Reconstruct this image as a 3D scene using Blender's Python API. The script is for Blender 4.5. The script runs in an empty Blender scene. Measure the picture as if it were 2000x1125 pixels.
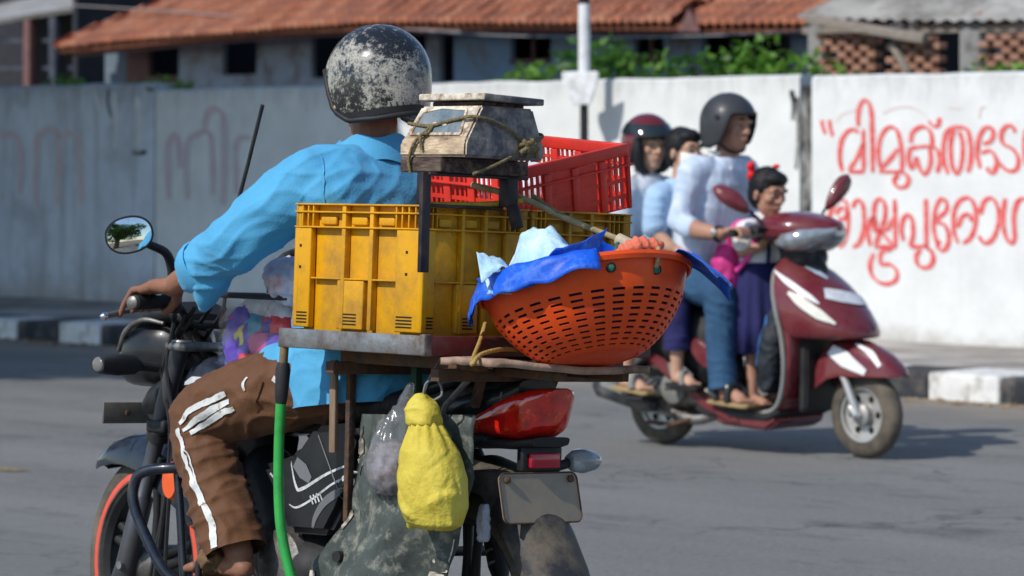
import bpy, bmesh, math, random
import numpy as np
from mathutils import Vector, Matrix, Euler, noise
from mathutils.bvhtree import BVHTree
random.seed(7)
R = math.radians
sc = bpy.context.scene
COL = sc.collection

# ------------------------------------------------------------------ camera
FPX, HOR, CAMZ = 7000.0, 307.0, 1.4          # focal length and horizon in pixels of the 2000 px wide photo
cam_d = bpy.data.cameras.new("camera")
cam = bpy.data.objects.new("camera", cam_d); COL.objects.link(cam)
cam.location = (0, 0, CAMZ); cam.rotation_euler = (R(90), 0, 0)
cam_d.sensor_width = 36; cam_d.lens = 36 * FPX / 2000
cam_d.shift_y = -(562.5 - HOR) / 2000
cam_d.clip_end = 3000
cam_d.dof.use_dof = True; cam_d.dof.focus_distance = 8.45; cam_d.dof.aperture_fstop = 6.4
sc.camera = cam

# ------------------------------------------------------------------ light
SUN_EL = R(42)
sun_h = Vector((0.775, 0.632)).normalized()    # the way the light travels over the ground
trav = Vector((sun_h.x * math.cos(SUN_EL), sun_h.y * math.cos(SUN_EL), -math.sin(SUN_EL)))
w = bpy.data.worlds.new("World"); sc.world = w; w.use_nodes = True
wn = w.node_tree
sky = wn.nodes.new("ShaderNodeTexSky"); sky.sky_type = 'NISHITA'; sky.sun_disc = False
sky.sun_elevation = SUN_EL; sky.sun_rotation = math.atan2(-sun_h.x, -sun_h.y)
sky.air_density = 1.0; sky.ozone_density = 3.0; sky.dust_density = 0.3
bg = wn.nodes["Background"]; bg.inputs[1].default_value = 0.148
wn.links.new(sky.outputs[0], bg.inputs[0])
sl = bpy.data.lights.new("sun", 'SUN'); sl.energy = 3.6; sl.angle = R(0.53); sl.color = (1.0, 0.955, 0.89)
sun = bpy.data.objects.new("sun", sl); COL.objects.link(sun)
sun.rotation_euler = trav.to_track_quat('-Z', 'Y').to_euler()
sc.view_settings.view_transform = 'Standard'; sc.view_settings.look = 'None'
sc.view_settings.gamma = 1; sc.view_settings.exposure = 0.04
sc.cycles.max_bounces = 8; sc.cycles.caustics_reflective = False; sc.cycles.caustics_refractive = False

# ------------------------------------------------------------------ frames of reference
M_road = Matrix.Rotation(R(-47.5), 4, 'Z')                    # x runs along the road, y across it, away from the camera
M_bike = Matrix.Translation((-0.114, 8.706, 0)) @ Matrix.Rotation(R(132), 4, 'Z') @ Matrix.Rotation(R(2.5), 4, 'X')
M_scoot = Matrix.Translation((0.743, 17.5, 0)) @ Matrix.Rotation(R(-43), 4, 'Z')
def unproj(M, px, py, ax, val):               # where a sight line meets a plane of a thing's own frame
    Mi = M.inverted()
    c = Mi @ Vector((0, 0, CAMZ)); d = Mi.to_3x3() @ Vector(((px - 1000) / FPX, 1, (HOR - py) / FPX))
    return c + d * ((val - c[ax]) / d[ax])
def B(px, py, y=None, x=None, z=None):
    return unproj(M_bike, px, py, *((1, y) if y is not None else (0, x) if x is not None else (2, z)))
def S(px, py, y=None, x=None, z=None):
    return unproj(M_scoot, px, py, *((1, y) if y is not None else (0, x) if x is not None else (2, z)))
def RD(px, py, n):                            # on a vertical plane along the road at cross distance n
    return unproj(M_road, px, py, 1, n)

# ------------------------------------------------------------------ materials
def lin(c):
    if isinstance(c, str):
        c = c.lstrip('#'); c = [int(c[i:i+2], 16) / 255 for i in (0, 2, 4)]
        return tuple((v / 12.92 if v <= .04045 else ((v + .055) / 1.055) ** 2.4) for v in c)
    return tuple(c)
MATS = {}
def mat(name, col, rough=.5, metal=0., var=.15, vs=6., bump=.0, bs=40., dirt=None, dscale=5., damt=.5, spec=.28,
        coat=0., trans=0., alpha=1., stretch=(1, 1, 1), sheen=0., detail=5, dhard=.12, subs=0., crease=None):
    if name in MATS: return MATS[name]
    m = bpy.data.materials.new(name); m.use_nodes = True
    nt = m.node_tree; N = nt.nodes; L = nt.links
    p = N["Principled BSDF"]; col = lin(col)
    tc = N.new("ShaderNodeTexCoord"); mp = N.new("ShaderNodeMapping"); mp.inputs['Scale'].default_value = stretch
    L.new(tc.outputs['Object'], mp.inputs[0])
    nz = N.new("ShaderNodeTexNoise"); nz.inputs['Scale'].default_value = vs; nz.inputs['Detail'].default_value = detail
    nz.inputs['Roughness'].default_value = .62
    L.new(mp.outputs[0], nz.inputs['Vector'])
    mr = N.new("ShaderNodeMapRange"); mr.inputs[1].default_value = .3; mr.inputs[2].default_value = .7
    mr.inputs[3].default_value = 1 - var; mr.inputs[4].default_value = 1 + var
    L.new(nz.outputs[0], mr.inputs[0])
    mx = N.new("ShaderNodeVectorMath"); mx.operation = 'SCALE'; mx.inputs[0].default_value = col
    L.new(mr.outputs[0], mx.inputs['Scale'])
    out = mx.outputs[0]
    if dirt is not None:
        n2 = N.new("ShaderNodeTexNoise"); n2.inputs['Scale'].default_value = dscale; n2.inputs['Detail'].default_value = 8
        n2.inputs['Roughness'].default_value = .7
        L.new(mp.outputs[0], n2.inputs['Vector'])
        r2 = N.new("ShaderNodeMapRange"); c0 = .75 - .5 * damt
        r2.inputs[1].default_value = c0 - dhard; r2.inputs[2].default_value = c0 + dhard
        L.new(n2.outputs[0], r2.inputs[0])
        mm = N.new("ShaderNodeMix"); mm.data_type = 'RGBA'
        L.new(r2.outputs[0], mm.inputs[0]); L.new(out, mm.inputs[6]); mm.inputs[7].default_value = (*lin(dirt), 1)
        out = mm.outputs[2]
        rr = N.new("ShaderNodeMapRange"); rr.inputs[3].default_value = rough; rr.inputs[4].default_value = min(1, rough + .35)
        L.new(r2.outputs[0], rr.inputs[0]); L.new(rr.outputs[0], p.inputs['Roughness'])
    else:
        rr = N.new("ShaderNodeMapRange"); rr.inputs[3].default_value = max(0.02, rough * .85); rr.inputs[4].default_value = min(1, rough * 1.15)
        L.new(nz.outputs[0], rr.inputs[0]); L.new(rr.outputs[0], p.inputs['Roughness'])
    L.new(out, p.inputs['Base Color'])
    p.inputs['Metallic'].default_value = metal; p.inputs['Specular IOR Level'].default_value = spec
    p.inputs['Coat Weight'].default_value = coat; p.inputs['Coat Roughness'].default_value = .06
    p.inputs['Transmission Weight'].default_value = trans; p.inputs['Alpha'].default_value = alpha
    p.inputs['Sheen Weight'].default_value = sheen
    if subs: p.inputs['Subsurface Weight'].default_value = subs; p.inputs['Subsurface Radius'].default_value = (.012, .005, .003)
    if bump:
        n3 = N.new("ShaderNodeTexNoise"); n3.inputs['Scale'].default_value = bs; n3.inputs['Detail'].default_value = 4
        L.new(mp.outputs[0], n3.inputs['Vector'])
        b = N.new("ShaderNodeBump"); b.inputs['Strength'].default_value = bump; b.inputs['Distance'].default_value = .01
        L.new(n3.outputs[0], b.inputs['Height']); L.new(b.outputs[0], p.inputs['Normal'])
        if crease:                                   # sharp wrinkles of thin cloth or film
            n4 = N.new("ShaderNodeTexNoise"); n4.noise_type = 'RIDGED_MULTIFRACTAL'; n4.inputs['Scale'].default_value = crease[1]; n4.inputs['Detail'].default_value = 3
            n4.inputs['Distortion'].default_value = .6; L.new(mp.outputs[0], n4.inputs['Vector'])
            b2 = N.new("ShaderNodeBump"); b2.inputs['Strength'].default_value = crease[0]; b2.inputs['Distance'].default_value = .012
            L.new(n4.outputs[0], b2.inputs['Height']); L.new(b.outputs[0], b2.inputs['Normal']); L.new(b2.outputs[0], p.inputs['Normal'])
    MATS[name] = m
    return m

# ------------------------------------------------------------------ building helpers
def tag(o, label=None, cat=None, group=None, kind=None):
    if label: o['label'] = label
    if cat: o['category'] = cat
    if group: o['group'] = group
    if kind: o['kind'] = kind
    return o
def empty(name, M, label, cat, group=None):
    o = bpy.data.objects.new(name, None); COL.objects.link(o); o.matrix_world = M; o.empty_display_size = .1
    return tag(o, label, cat, group)
def link(name, me, m, parent=None, smooth=False, M=None):
    o = bpy.data.objects.new(name, me); COL.objects.link(o)
    if m is not None and not me.materials: me.materials.append(m)
    if parent is not None: o.parent = parent
    if M is not None: o.matrix_local = M
    if smooth:
        me.polygons.foreach_set('use_smooth', [True] * len(me.polygons))
    return o
def mesh(name, v, f, m, parent=None, smooth=False, M=None):
    me = bpy.data.meshes.new(name); me.from_pydata([tuple(q) for q in v], [], f); me.update()
    return link(name, me, m, parent, smooth, M)
def from_bm(name, bm, m, parent=None, smooth=False, M=None):
    me = bpy.data.meshes.new(name); bm.normal_update(); bm.to_mesh(me); bm.free()
    return link(name, me, m, parent, smooth, M)
def auto_smooth(o, ang=35):
    me = o.data
    me.polygons.foreach_set('use_smooth', [True] * len(me.polygons))
    me.set_sharp_from_angle(angle=R(ang))
    return o
def box_bm(size, bevel=0., seg=2):
    bm = bmesh.new(); bmesh.ops.create_cube(bm, size=1)
    bmesh.ops.scale(bm, vec=size, verts=bm.verts)
    if bevel: bmesh.ops.bevel(bm, geom=bm.edges[:], offset=min(bevel, min(size) * .45), segments=seg, affect='EDGES', profile=.5)
    return bm
def box(name, lo, hi, m, parent=None, bevel=0., M=None, seg=2):
    lo, hi = Vector(lo), Vector(hi)
    s = Vector((abs(hi.x - lo.x), abs(hi.y - lo.y), abs(hi.z - lo.z))); c = (lo + hi) / 2
    bm = box_bm(s, bevel, seg); bmesh.ops.translate(bm, vec=c, verts=bm.verts)
    o = from_bm(name, bm, m, parent, False, M)
    if bevel: auto_smooth(o, 50)
    return o
def beam(name, a, b, wd, ht, m, parent=None, bevel=.002, up=(0, 0, 1)):
    a, b = Vector(a), Vector(b); d = b - a
    bm = box_bm((d.length, wd, ht), bevel)
    x = d.normalized(); y = Vector(up).cross(x)
    y = y.normalized() if y.length > 1e-4 else Vector((0, 1, 0)); z = x.cross(y)
    Mx = Matrix((x, y, z)).transposed().to_4x4(); Mx.translation = (a + b) / 2
    bmesh.ops.transform(bm, matrix=Mx, verts=bm.verts)
    return auto_smooth(from_bm(name, bm, m, parent), 50)
def spline(pts, n=6, closed=False):
    P = [np.array(tuple(p), float) for p in pts]; k = len(P); out = []
    if k < 3: return P
    rng = range(k if closed else k - 1)
    for i in rng:
        p0 = P[(i - 1) % k] if closed or i > 0 else 2 * P[0] - P[1]
        p1 = P[i]; p2 = P[(i + 1) % k]
        p3 = P[(i + 2) % k] if closed or i + 2 < k else 2 * P[-1] - P[-2]
        for j in range(n):
            t = j / n
            out.append(.5 * ((2 * p1) + (p2 - p0) * t + (2 * p0 - 5 * p1 + 4 * p2 - p3) * t * t + (3 * p1 - p0 - 3 * p2 + p3) * t ** 3))
    if not closed: out.append(P[-1])
    return out
def tube_geo(pts, r, seg=10, closed=False, cap=True):
    """rings along a path; pts may carry a radius as a fourth number"""
    pts = [np.array(tuple(p), float) for p in pts]
    rad = [p[3] if len(p) > 3 else r for p in pts]; pts = [Vector(p[:3]) for p in pts]
    k = len(pts); v = []; f = []; ref = None
    for i in range(k):
        a = pts[(i - 1) % k] if closed or i else pts[0]; b = pts[(i + 1) % k] if closed or i < k - 1 else pts[-1]
        t = (b - a); t = t.normalized() if t.length > 1e-9 else Vector((0, 0, 1))
        if ref is None:
            ref = Vector((0, 0, 1)) if abs(t.z) < .9 else Vector((1, 0, 0))
        s = ref - t * ref.dot(t); s = s.normalized() if s.length > 1e-6 else t.orthogonal().normalized(); ref = s
        u = t.cross(s)
        for j in range(seg):
            an = 2 * math.pi * j / seg
            v.append(pts[i] + (s * math.cos(an) + u * math.sin(an)) * rad[i])
    for i in range(k if closed else k - 1):
        for j in range(seg):
            a = i * seg + j; b = i * seg + (j + 1) % seg; c = ((i + 1) % k) * seg + (j + 1) % seg; d = ((i + 1) % k) * seg + j
            f.append((a, b, c, d))
    if cap and not closed:
        f.append(tuple(range(seg))[::-1]); f.append(tuple((k - 1) * seg + j for j in range(seg)))
    return v, f
def tube(name, pts, r, m, parent=None, seg=10, closed=False, sm=0, M=None):
    if sm: pts = spline(pts, sm, closed)
    v, f = tube_geo(pts, r, seg, closed)
    return auto_smooth(mesh(name, v, f, m, parent, M=M), 50)
def loft(name, rings, m, parent=None, caps=True, closed_ring=True, M=None, ang=40, closed=False):
    k = len(rings[0]); v = [q for r_ in rings for q in r_]; f = []
    n = len(rings)
    for i in range(n if closed else n - 1):
        for j in range(k if closed_ring else k - 1):
            i2 = (i + 1) % n
            f.append((i * k + j, i * k + (j + 1) % k, i2 * k + (j + 1) % k, i2 * k + j))
    if caps and closed_ring and not closed:
        f.append(tuple(range(k))[::-1]); f.append(tuple((n - 1) * k + j for j in range(k)))
    o = mesh(name, v, f, m, parent, M=M)
    bm = bmesh.new(); bm.from_mesh(o.data); bmesh.ops.recalc_face_normals(bm, faces=bm.faces); bm.to_mesh(o.data); bm.free()
    return auto_smooth(o, ang)
def lathe(name, prof, m, parent=None, seg=40, M=None, axis='Y', ang=35, closed=False):
    """profile of (radius, offset along the axis)"""
    rings = []
    for r_, h in prof:
        ring = []
        for j in range(seg):
            a = 2 * math.pi * j / seg
            c, s = r_ * math.cos(a), r_ * math.sin(a)
            ring.append((c, h, s) if axis == 'Y' else (c, s, h) if axis == 'Z' else (h, c, s))
        rings.append(ring)
    return loft(name, rings, m, parent, caps=not closed, M=M, ang=ang, closed=closed)
def plate_geo(outline, y0, y1):
    """an outline in x,z given a thickness in y"""
    n = len(outline); v = [(x, y0, z) for x, z in outline] + [(x, y1, z) for x, z in outline]
    f = [tuple(range(n)), tuple(range(n, 2 * n))[::-1]] + [(i, i + n, (i + 1) % n + n, (i + 1) % n) for i in range(n)]
    return v, f
def plate(name, outline, y0, y1, m, parent=None, bevel=.004, M=None):
    v, f = plate_geo(outline, y0, y1)
    bm = bmesh.new(); vs = [bm.verts.new(q) for q in v]
    for q in f: bm.faces.new([vs[i] for i in q])
    bmesh.ops.recalc_face_normals(bm, faces=bm.faces)
    if bevel: bmesh.ops.bevel(bm, geom=bm.edges[:], offset=bevel, segments=2, affect='EDGES')
    return auto_smooth(from_bm(name, bm, m, parent, M=M), 45)
def ell_geo(c, r, rot=None, nu=16, nv=10):
    c = Vector(c); rot = rot or Matrix.Identity(3); v = []; f = []
    v.append(c + rot @ Vector((0, 0, r[2])))
    for i in range(1, nv):
        th = math.pi * i / nv
        for j in range(nu):
            ph = 2 * math.pi * j / nu
            v.append(c + rot @ Vector((r[0] * math.sin(th) * math.cos(ph), r[1] * math.sin(th) * math.sin(ph), r[2] * math.cos(th))))
    v.append(c - rot @ Vector((0, 0, r[2])))
    for j in range(nu): f.append((0, 1 + j, 1 + (j + 1) % nu))
    for i in range(nv - 2):
        for j in range(nu):
            a = 1 + i * nu + j; b = 1 + i * nu + (j + 1) % nu
            f.append((a, a + nu, b + nu, b))
    L = len(v) - 1; s = 1 + (nv - 2) * nu
    for j in range(nu): f.append((s + j, L, s + (j + 1) % nu))
    return v, f
def ellipsoid(name, c, r, m, parent=None, rot=None, nu=24, nv=14):
    v, f = ell_geo(c, r, rot, nu, nv)
    return mesh(name, v, f, m, parent, True)
def cap_geo(p, q, seg=14):
    """a tapered capsule between two (x,y,z,r) joints"""
    a, b = Vector(p[:3]), Vector(q[:3]); ra, rb = p[3], q[3]; d = b - a
    t = d.normalized() if d.length > 1e-6 else Vector((0, 0, 1))
    pts = []
    for i in range(1, 5):
        an = math.pi / 2 * i / 4.5; pts.append((*(a - t * ra * math.cos(an)), max(ra * math.sin(an), 1e-4)))
    pts.append((*a, ra)); pts.append((*b, rb))
    for i in range(4, 0, -1):
        an = math.pi / 2 * i / 4.5; pts.append((*(b + t * rb * math.cos(an)), max(rb * math.sin(an), 1e-4)))
    return tube_geo(pts, 0, seg)
def blob(name, comps, vox, m, parent=None, smooth=4, disp=None, M=None):
    """grow one continuous skin over joined limbs, ellipsoids and rings"""
    V = []; Fc = []
    def add(g):
        o = len(V); V.extend(g[0]); Fc.extend([tuple(i + o for i in q) for q in g[1]])
    for c in comps:
        if c[0] == 'cap':
            for i in range(len(c[1]) - 1): add(cap_geo(c[1][i], c[1][i + 1]))
        elif c[0] == 'ell': add(ell_geo(c[1], c[2], c[3] if len(c) > 3 else None))
        elif c[0] == 'rings':                       # (centre, half-width vector a, half-width vector b)
            rings = c[1]; k = 20; v = []; f = []
            for ce, a, b in rings:
                for j in range(k):
                    an = 2 * math.pi * j / k
                    ca, sa = math.cos(an), math.sin(an); e = .85
                    v.append(Vector(ce) + Vector(a) * math.copysign(abs(ca) ** e, ca) + Vector(b) * math.copysign(abs(sa) ** e, sa))
            for i in range(len(rings) - 1):
                for j in range(k): f.append((i * k + j, i * k + (j + 1) % k, (i + 1) * k + (j + 1) % k, (i + 1) * k + j))
            f.append(tuple(range(k))[::-1]); f.append(tuple((len(rings) - 1) * k + j for j in range(k)))
            add((v, f))
    me = bpy.data.meshes.new(name + "_base"); me.from_pydata([tuple(q) for q in V], [], Fc)
    bm = bmesh.new(); bm.from_mesh(me); bmesh.ops.recalc_face_normals(bm, faces=bm.faces); bm.to_mesh(me); bm.free()
    t = bpy.data.objects.new("growing", me); COL.objects.link(t)
    md = t.modifiers.new("r", 'REMESH'); md.mode = 'VOXEL'; md.voxel_size = vox
    if smooth:
        s = t.modifiers.new("s", 'SMOOTH'); s.iterations = smooth; s.factor = .5
    dg = bpy.context.evaluated_depsgraph_get()
    out = bpy.data.meshes.new_from_object(t.evaluated_get(dg)); out.name = name
    bpy.data.objects.remove(t); bpy.data.meshes.remove(me)
    if disp:
        n = len(out.vertices); co = np.empty(n * 3); no = np.empty(n * 3)
        out.vertices.foreach_get('co', co); out.vertices.foreach_get('normal', no)
        co = co.reshape(-1, 3); no = no.reshape(-1, 3)
        d = np.array([disp(Vector(c)) for c in co])
        out.vertices.foreach_set('co', (co + no * d[:, None]).ravel())
    out.materials.clear(); out.update()
    return link(name, out, m, parent, True, M)
def folds(amp, dirs, base=None):
    """cloth folds: ridged waves along given directions, warped by noise"""
    def fn(p):
        wv = noise.noise_vector(p * 7.0) * .05
        q = p + wv; d = 0
        for (dr, fr, a) in dirs:
            ph = q.dot(Vector(dr)) * fr + 3.1 * noise.noise(p * 5.0 + Vector(dr) * 9)
            s = 1 - abs(math.sin(ph)); k = .5 + .5 * noise.noise(p * 6.3 + Vector(dr) * 4)
            d += a * (s * s) * max(0, k)
        return amp * (d + .5 * noise.noise(p * 16))
    return fn
def bvh_of(o):
    me = o.data
    return BVHTree.FromPolygons([v.co.copy() for v in me.vertices], [tuple(p.vertices) for p in me.polygons])
def ribbon_on(name, bvh, pts, width, m, parent, off=.003, nsub=6, side=None, cross=3):
    """a strip that follows a surface: pts are near the surface"""
    P = [Vector(q) for q in spline(pts, nsub)] if len(pts) > 2 else [Vector(pts[0]).lerp(Vector(pts[1]), i / 8) for i in range(9)]
    v = []; f = []; k = cross + 1
    for i, p in enumerate(P):
        t = (P[min(i + 1, len(P) - 1)] - P[max(i - 1, 0)]).normalized()
        loc, nor, _, _ = bvh.find_nearest(p)
        s = t.cross(nor).normalized()
        wd = float(np.interp(i / max(1, len(P) - 1), np.linspace(0, 1, len(width)), width)) if isinstance(width, (list, tuple)) else width
        for j in range(k):
            l2, n2, _, _ = bvh.find_nearest(loc + s * wd * (j / cross - .5))
            v.append(l2 + n2 * off)
    for i in range(len(P) - 1):
        for j in range(cross):
            a = i * k + j; f.append((a, a + 1, a + k + 1, a + k))
    return mesh(name, v, f, m, parent, True)
def solidify(o, t, off=0):
    """give a sheet a real thickness in its own mesh"""
    bm = bmesh.new(); bm.from_mesh(o.data)
    bmesh.ops.solidify(bm, geom=bm.faces[:], thickness=t)
    bm.to_mesh(o.data); bm.free(); return o
def sheet(name, fn, nu, nv, m, parent=None, thick=.003, M=None):
    v = [fn(i / nu, j / nv) for j in range(nv + 1) for i in range(nu + 1)]
    f = [(j * (nu + 1) + i, j * (nu + 1) + i + 1, (j + 1) * (nu + 1) + i + 1, (j + 1) * (nu + 1) + i) for j in range(nv) for i in range(nu)]
    o = mesh(name, v, f, m, parent, True, M)
    if thick: solidify(o, thick); o.data.polygons.foreach_set('use_smooth', [True] * len(o.data.polygons))
    return o
def leaves(name, clumps, n, size, m, parent=None, M=None, seed=1, flat=.5):
    """many small leaf blades spread through ellipsoid clumps (cx,cy,cz,rx,ry,rz)"""
    rg = np.random.default_rng(seed); vol = np.array([c[3] * c[4] * c[5] for c in clumps]) ** .75; vol /= vol.sum()
    idx = rg.choice(len(clumps), n, p=vol); C = np.array(clumps)[idx]
    d = rg.normal(size=(n, 3)); d /= np.linalg.norm(d, axis=1)[:, None]
    rr = rg.uniform(.35, 1.05, n) ** .6
    P = C[:, :3] + d * C[:, 3:] * rr[:, None]
    a = rg.normal(size=(n, 3)); a[:, 2] *= flat; a[:, 2] -= .25; a /= np.linalg.norm(a, axis=1)[:, None]
    b = np.cross(a, d + rg.normal(size=(n, 3)) * .7); b /= np.linalg.norm(b, axis=1)[:, None] + 1e-9
    c = np.cross(a, b)
    s = size * rg.uniform(.6, 1.35, n)[:, None]
    tip = P + a * s; mid = P + a * s * .45 - c * s * .06
    v = np.stack([P, mid + b * s * .24, tip, mid - b * s * .24], 1).reshape(-1, 3)
    me = bpy.data.meshes.new(name)
    me.vertices.add(4 * n); me.vertices.foreach_set('co', v.ravel())
    me.loops.add(4 * n); me.loops.foreach_set('vertex_index', np.arange(4 * n))
    me.polygons.add(n); me.polygons.foreach_set('loop_start', np.arange(n) * 4); me.polygons.foreach_set('loop_total', np.full(n, 4))
    me.update(calc_edges=True); me.validate()
    return link(name, me, m, parent, False, M)
def leaf_mat(name, c1, c2):
    m = bpy.data.materials.new(name); m.use_nodes = True; N = m.node_tree.nodes; L = m.node_tree.links
    p = N["Principled BSDF"]; g = N.new("ShaderNodeNewGeometry"); r = N.new("ShaderNodeMix"); r.data_type = 'RGBA'
    r.inputs[6].default_value = (*c1, 1); r.inputs[7].default_value = (*c2, 1)
    L.new(g.outputs['Random Per Island'], r.inputs[0]); L.new(r.outputs[2], p.inputs['Base Color'])
    p.inputs['Roughness'].default_value = .45; p.inputs['Specular IOR Level'].default_value = .35
    t = N.new("ShaderNodeBsdfTranslucent"); L.new(r.outputs[2], t.inputs[0])
    mx = N.new("ShaderNodeMixShader"); mx.inputs[0].default_value = .35
    L.new(p.outputs[0], mx.inputs[1]); L.new(t.outputs[0], mx.inputs[2]); L.new(mx.outputs[0], N["Material Output"].inputs[0])
    return m
def copy_part(o, parent, M=None, name=None):
    c = o.copy(); COL.objects.link(c); c.parent = parent
    if M is not None: c.matrix_local = M
    if name: c.name = name
    return c
# ------------------------------------------------------------------ the setting
def node_mat(name):
    m = bpy.data.materials.new(name); m.use_nodes = True
    return m, m.node_tree.nodes, m.node_tree.links, m.node_tree.nodes["Principled BSDF"]
def nmix(N, L, fac, a, b):
    x = N.new("ShaderNodeMix"); x.data_type = 'RGBA'
    if isinstance(fac, (int, float)): x.inputs[0].default_value = fac
    else: L.new(fac, x.inputs[0])
    for i, q in ((6, a), (7, b)):
        if isinstance(q, tuple): x.inputs[i].default_value = (*q[:3], 1)
        else: L.new(q, x.inputs[i])
    return x.outputs[2]
def nnoise(N, L, vec, scale, detail=6, rough=.6):
    n = N.new("ShaderNodeTexNoise"); n.inputs['Scale'].default_value = scale; n.inputs['Detail'].default_value = detail
    n.inputs['Roughness'].default_value = rough; L.new(vec, n.inputs['Vector']); return n.outputs[0]
def nrange(N, L, v, a, b, c=0., d=1.):
    r = N.new("ShaderNodeMapRange"); L.new(v, r.inputs[0])
    for i, q in enumerate((a, b, c, d)): r.inputs[i + 1].default_value = q
    return r.outputs[0]
def nmath(N, L, op, a, b):
    x = N.new("ShaderNodeMath"); x.operation = op
    for i, q in enumerate((a, b)):
        if isinstance(q, (int, float)): x.inputs[i].default_value = q
        else: L.new(q, x.inputs[i])
    return x.outputs[0]
def nmap(N, L, vec, scale, loc=(0, 0, 0)):
    m = N.new("ShaderNodeMapping"); m.inputs['Scale'].default_value = scale; m.inputs['Location'].default_value = loc
    L.new(vec, m.inputs[0]); return m.outputs[0]
def nbump(N, L, p, h, s, dist=.01):
    b = N.new("ShaderNodeBump"); b.inputs['Strength'].default_value = s; b.inputs['Distance'].default_value = dist
    L.new(h, b.inputs['Height']); L.new(b.outputs[0], p.inputs['Normal'])

def asphalt():
    m, N, L, p = node_mat("asphalt"); o = N.new("ShaderNodeTexCoord").outputs['Object']
    fine = nnoise(N, L, o, 210, 3, .75); mid = nnoise(N, L, o, 26, 5); big = nnoise(N, L, nmap(N, L, o, (.12, .9, 1)), 1.1, 5)
    c = nmix(N, L, nrange(N, L, fine, .3, .72), (.084, .084, .081), (.318, .310, .286))
    c = nmix(N, L, nrange(N, L, mid, .36, .66, 0, .75), c, (.139, .138, .131))
    c = nmix(N, L, nrange(N, L, big, .40, .62, 0, .6), c, (.246, .241, .225))
    pat = nnoise(N, L, nmap(N, L, o, (.5, 1.5, 1), (3, 7, 0)), 2.3, 7, .7)
    c = nmix(N, L, nrange(N, L, pat, .56, .62, 0, .5), c, (.118, .116, .111))
    sp = nnoise(N, L, o, 55, 2, .5)
    c = nmix(N, L, nrange(N, L, sp, .62, .70, 0, .75), c, (.30, .30, .295)); c = nmix(N, L, nrange(N, L, sp, .36, .28, 0, .7), c, (.03, .032, .035))
    vo = N.new("ShaderNodeTexVoronoi"); vo.feature = 'DISTANCE_TO_EDGE'; vo.inputs['Scale'].default_value = .55
    wv = N.new("ShaderNodeVectorMath"); wv.operation = 'ADD'; nv = N.new("ShaderNodeTexNoise"); nv.inputs['Scale'].default_value = 2.2; nv.inputs['Detail'].default_value = 5; L.new(o, nv.inputs['Vector'])
    L.new(o, wv.inputs[0]); L.new(nv.outputs['Color'], wv.inputs[1]); L.new(wv.outputs[0], vo.inputs['Vector'])
    c = nmix(N, L, nmath(N, L, 'MULTIPLY', nrange(N, L, vo.outputs['Distance'], .013, .004, 0, .5), nrange(N, L, nnoise(N, L, o, .6, 3), .45, .6)), c, (.035, .036, .038))
    oil = nnoise(N, L, nmap(N, L, o, (.8, 1.1, 1), (11, 2, 0)), 1.4, 4, .5)
    c = nmix(N, L, nrange(N, L, oil, .63, .76, 0, .55), c, (.040, .042, .046))
    sx = N.new("ShaderNodeSeparateXYZ"); L.new(o, sx.inputs[0])
    wob = nnoise(N, L, o, 1.7, 4)
    dust = nrange(N, L, nmath(N, L, 'ADD', sx.outputs[1], nmath(N, L, 'MULTIPLY', wob, 2.2)), 15.6, 16.7, 0, .75)
    c = nmix(N, L, dust, c, (.30, .255, .20))
    # an older, paler strip of surfacing nearer the middle of the road
    strip = nrange(N, L, nmath(N, L, 'ADD', sx.outputs[1], nmath(N, L, 'MULTIPLY', wob, .5)), 8.3, 8.42, .38, 0)
    c = nmix(N, L, strip, c, (.19, .19, .185))
    L.new(c, p.inputs['Base Color']); p.inputs['Roughness'].default_value = .86; p.inputs['Specular IOR Level'].default_value = .3
    h = nmath(N, L, 'ADD', nmath(N, L, 'MULTIPLY', fine, .7), nmath(N, L, 'MULTIPLY', mid, .6))
    nbump(N, L, p, h, .55, .012); return m
def rect(name, x0, x1, y0, y1, z, m, nx=1, ny=1):
    v = [(x0 + (x1 - x0) * i / nx, y0 + (y1 - y0) * j / ny, z) for j in range(ny + 1) for i in range(nx + 1)]
    f = [(j * (nx + 1) + i, j * (nx + 1) + i + 1, (j + 1) * (nx + 1) + i + 1, (j + 1) * (nx + 1) + i) for j in range(ny) for i in range(nx)]
    o = mesh(name, v, f, m); o.matrix_world = M_road; return o
tag(rect("ground", -900, 900, -900, 900, -.03, mat("earth", (.20, .165, .12), .95, var=.3, vs=.6, bump=.3, bs=20)), kind='structure')
tag(rect("road", -260, 260, 0.6, 15.85, 0, asphalt()), kind='structure')
o = box("footpath", (-90, 16.30, -.02), (60, 18.60, .149), mat("paving", (.42, .395, .355), .9, var=.22, vs=2.2, bump=.3, bs=60, dirt=(.17, .15, .13), dscale=.9, damt=.45))
o.matrix_world = M_road; tag(o, kind='structure')
# a worn yellow lane mark on the asphalt
yl = RD(-30, 916, 0); yl = unproj(M_road, 4, 915, 2, .004)
o = mesh("lane_mark", [(yl.x - .9, yl.y - .05, .004), (yl.x + .14, yl.y - .05, .004), (yl.x + .16, yl.y + .05, .004), (yl.x - .9, yl.y + .05, .004)], [(0, 1, 2, 3)],
         mat("worn_yellow_paint", (.50, .33, .06), .8, var=.3, vs=30, dirt=(.12, .12, .12), dscale=22, damt=.6)); o.matrix_world = M_road; tag(o, kind='structure')

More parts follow.
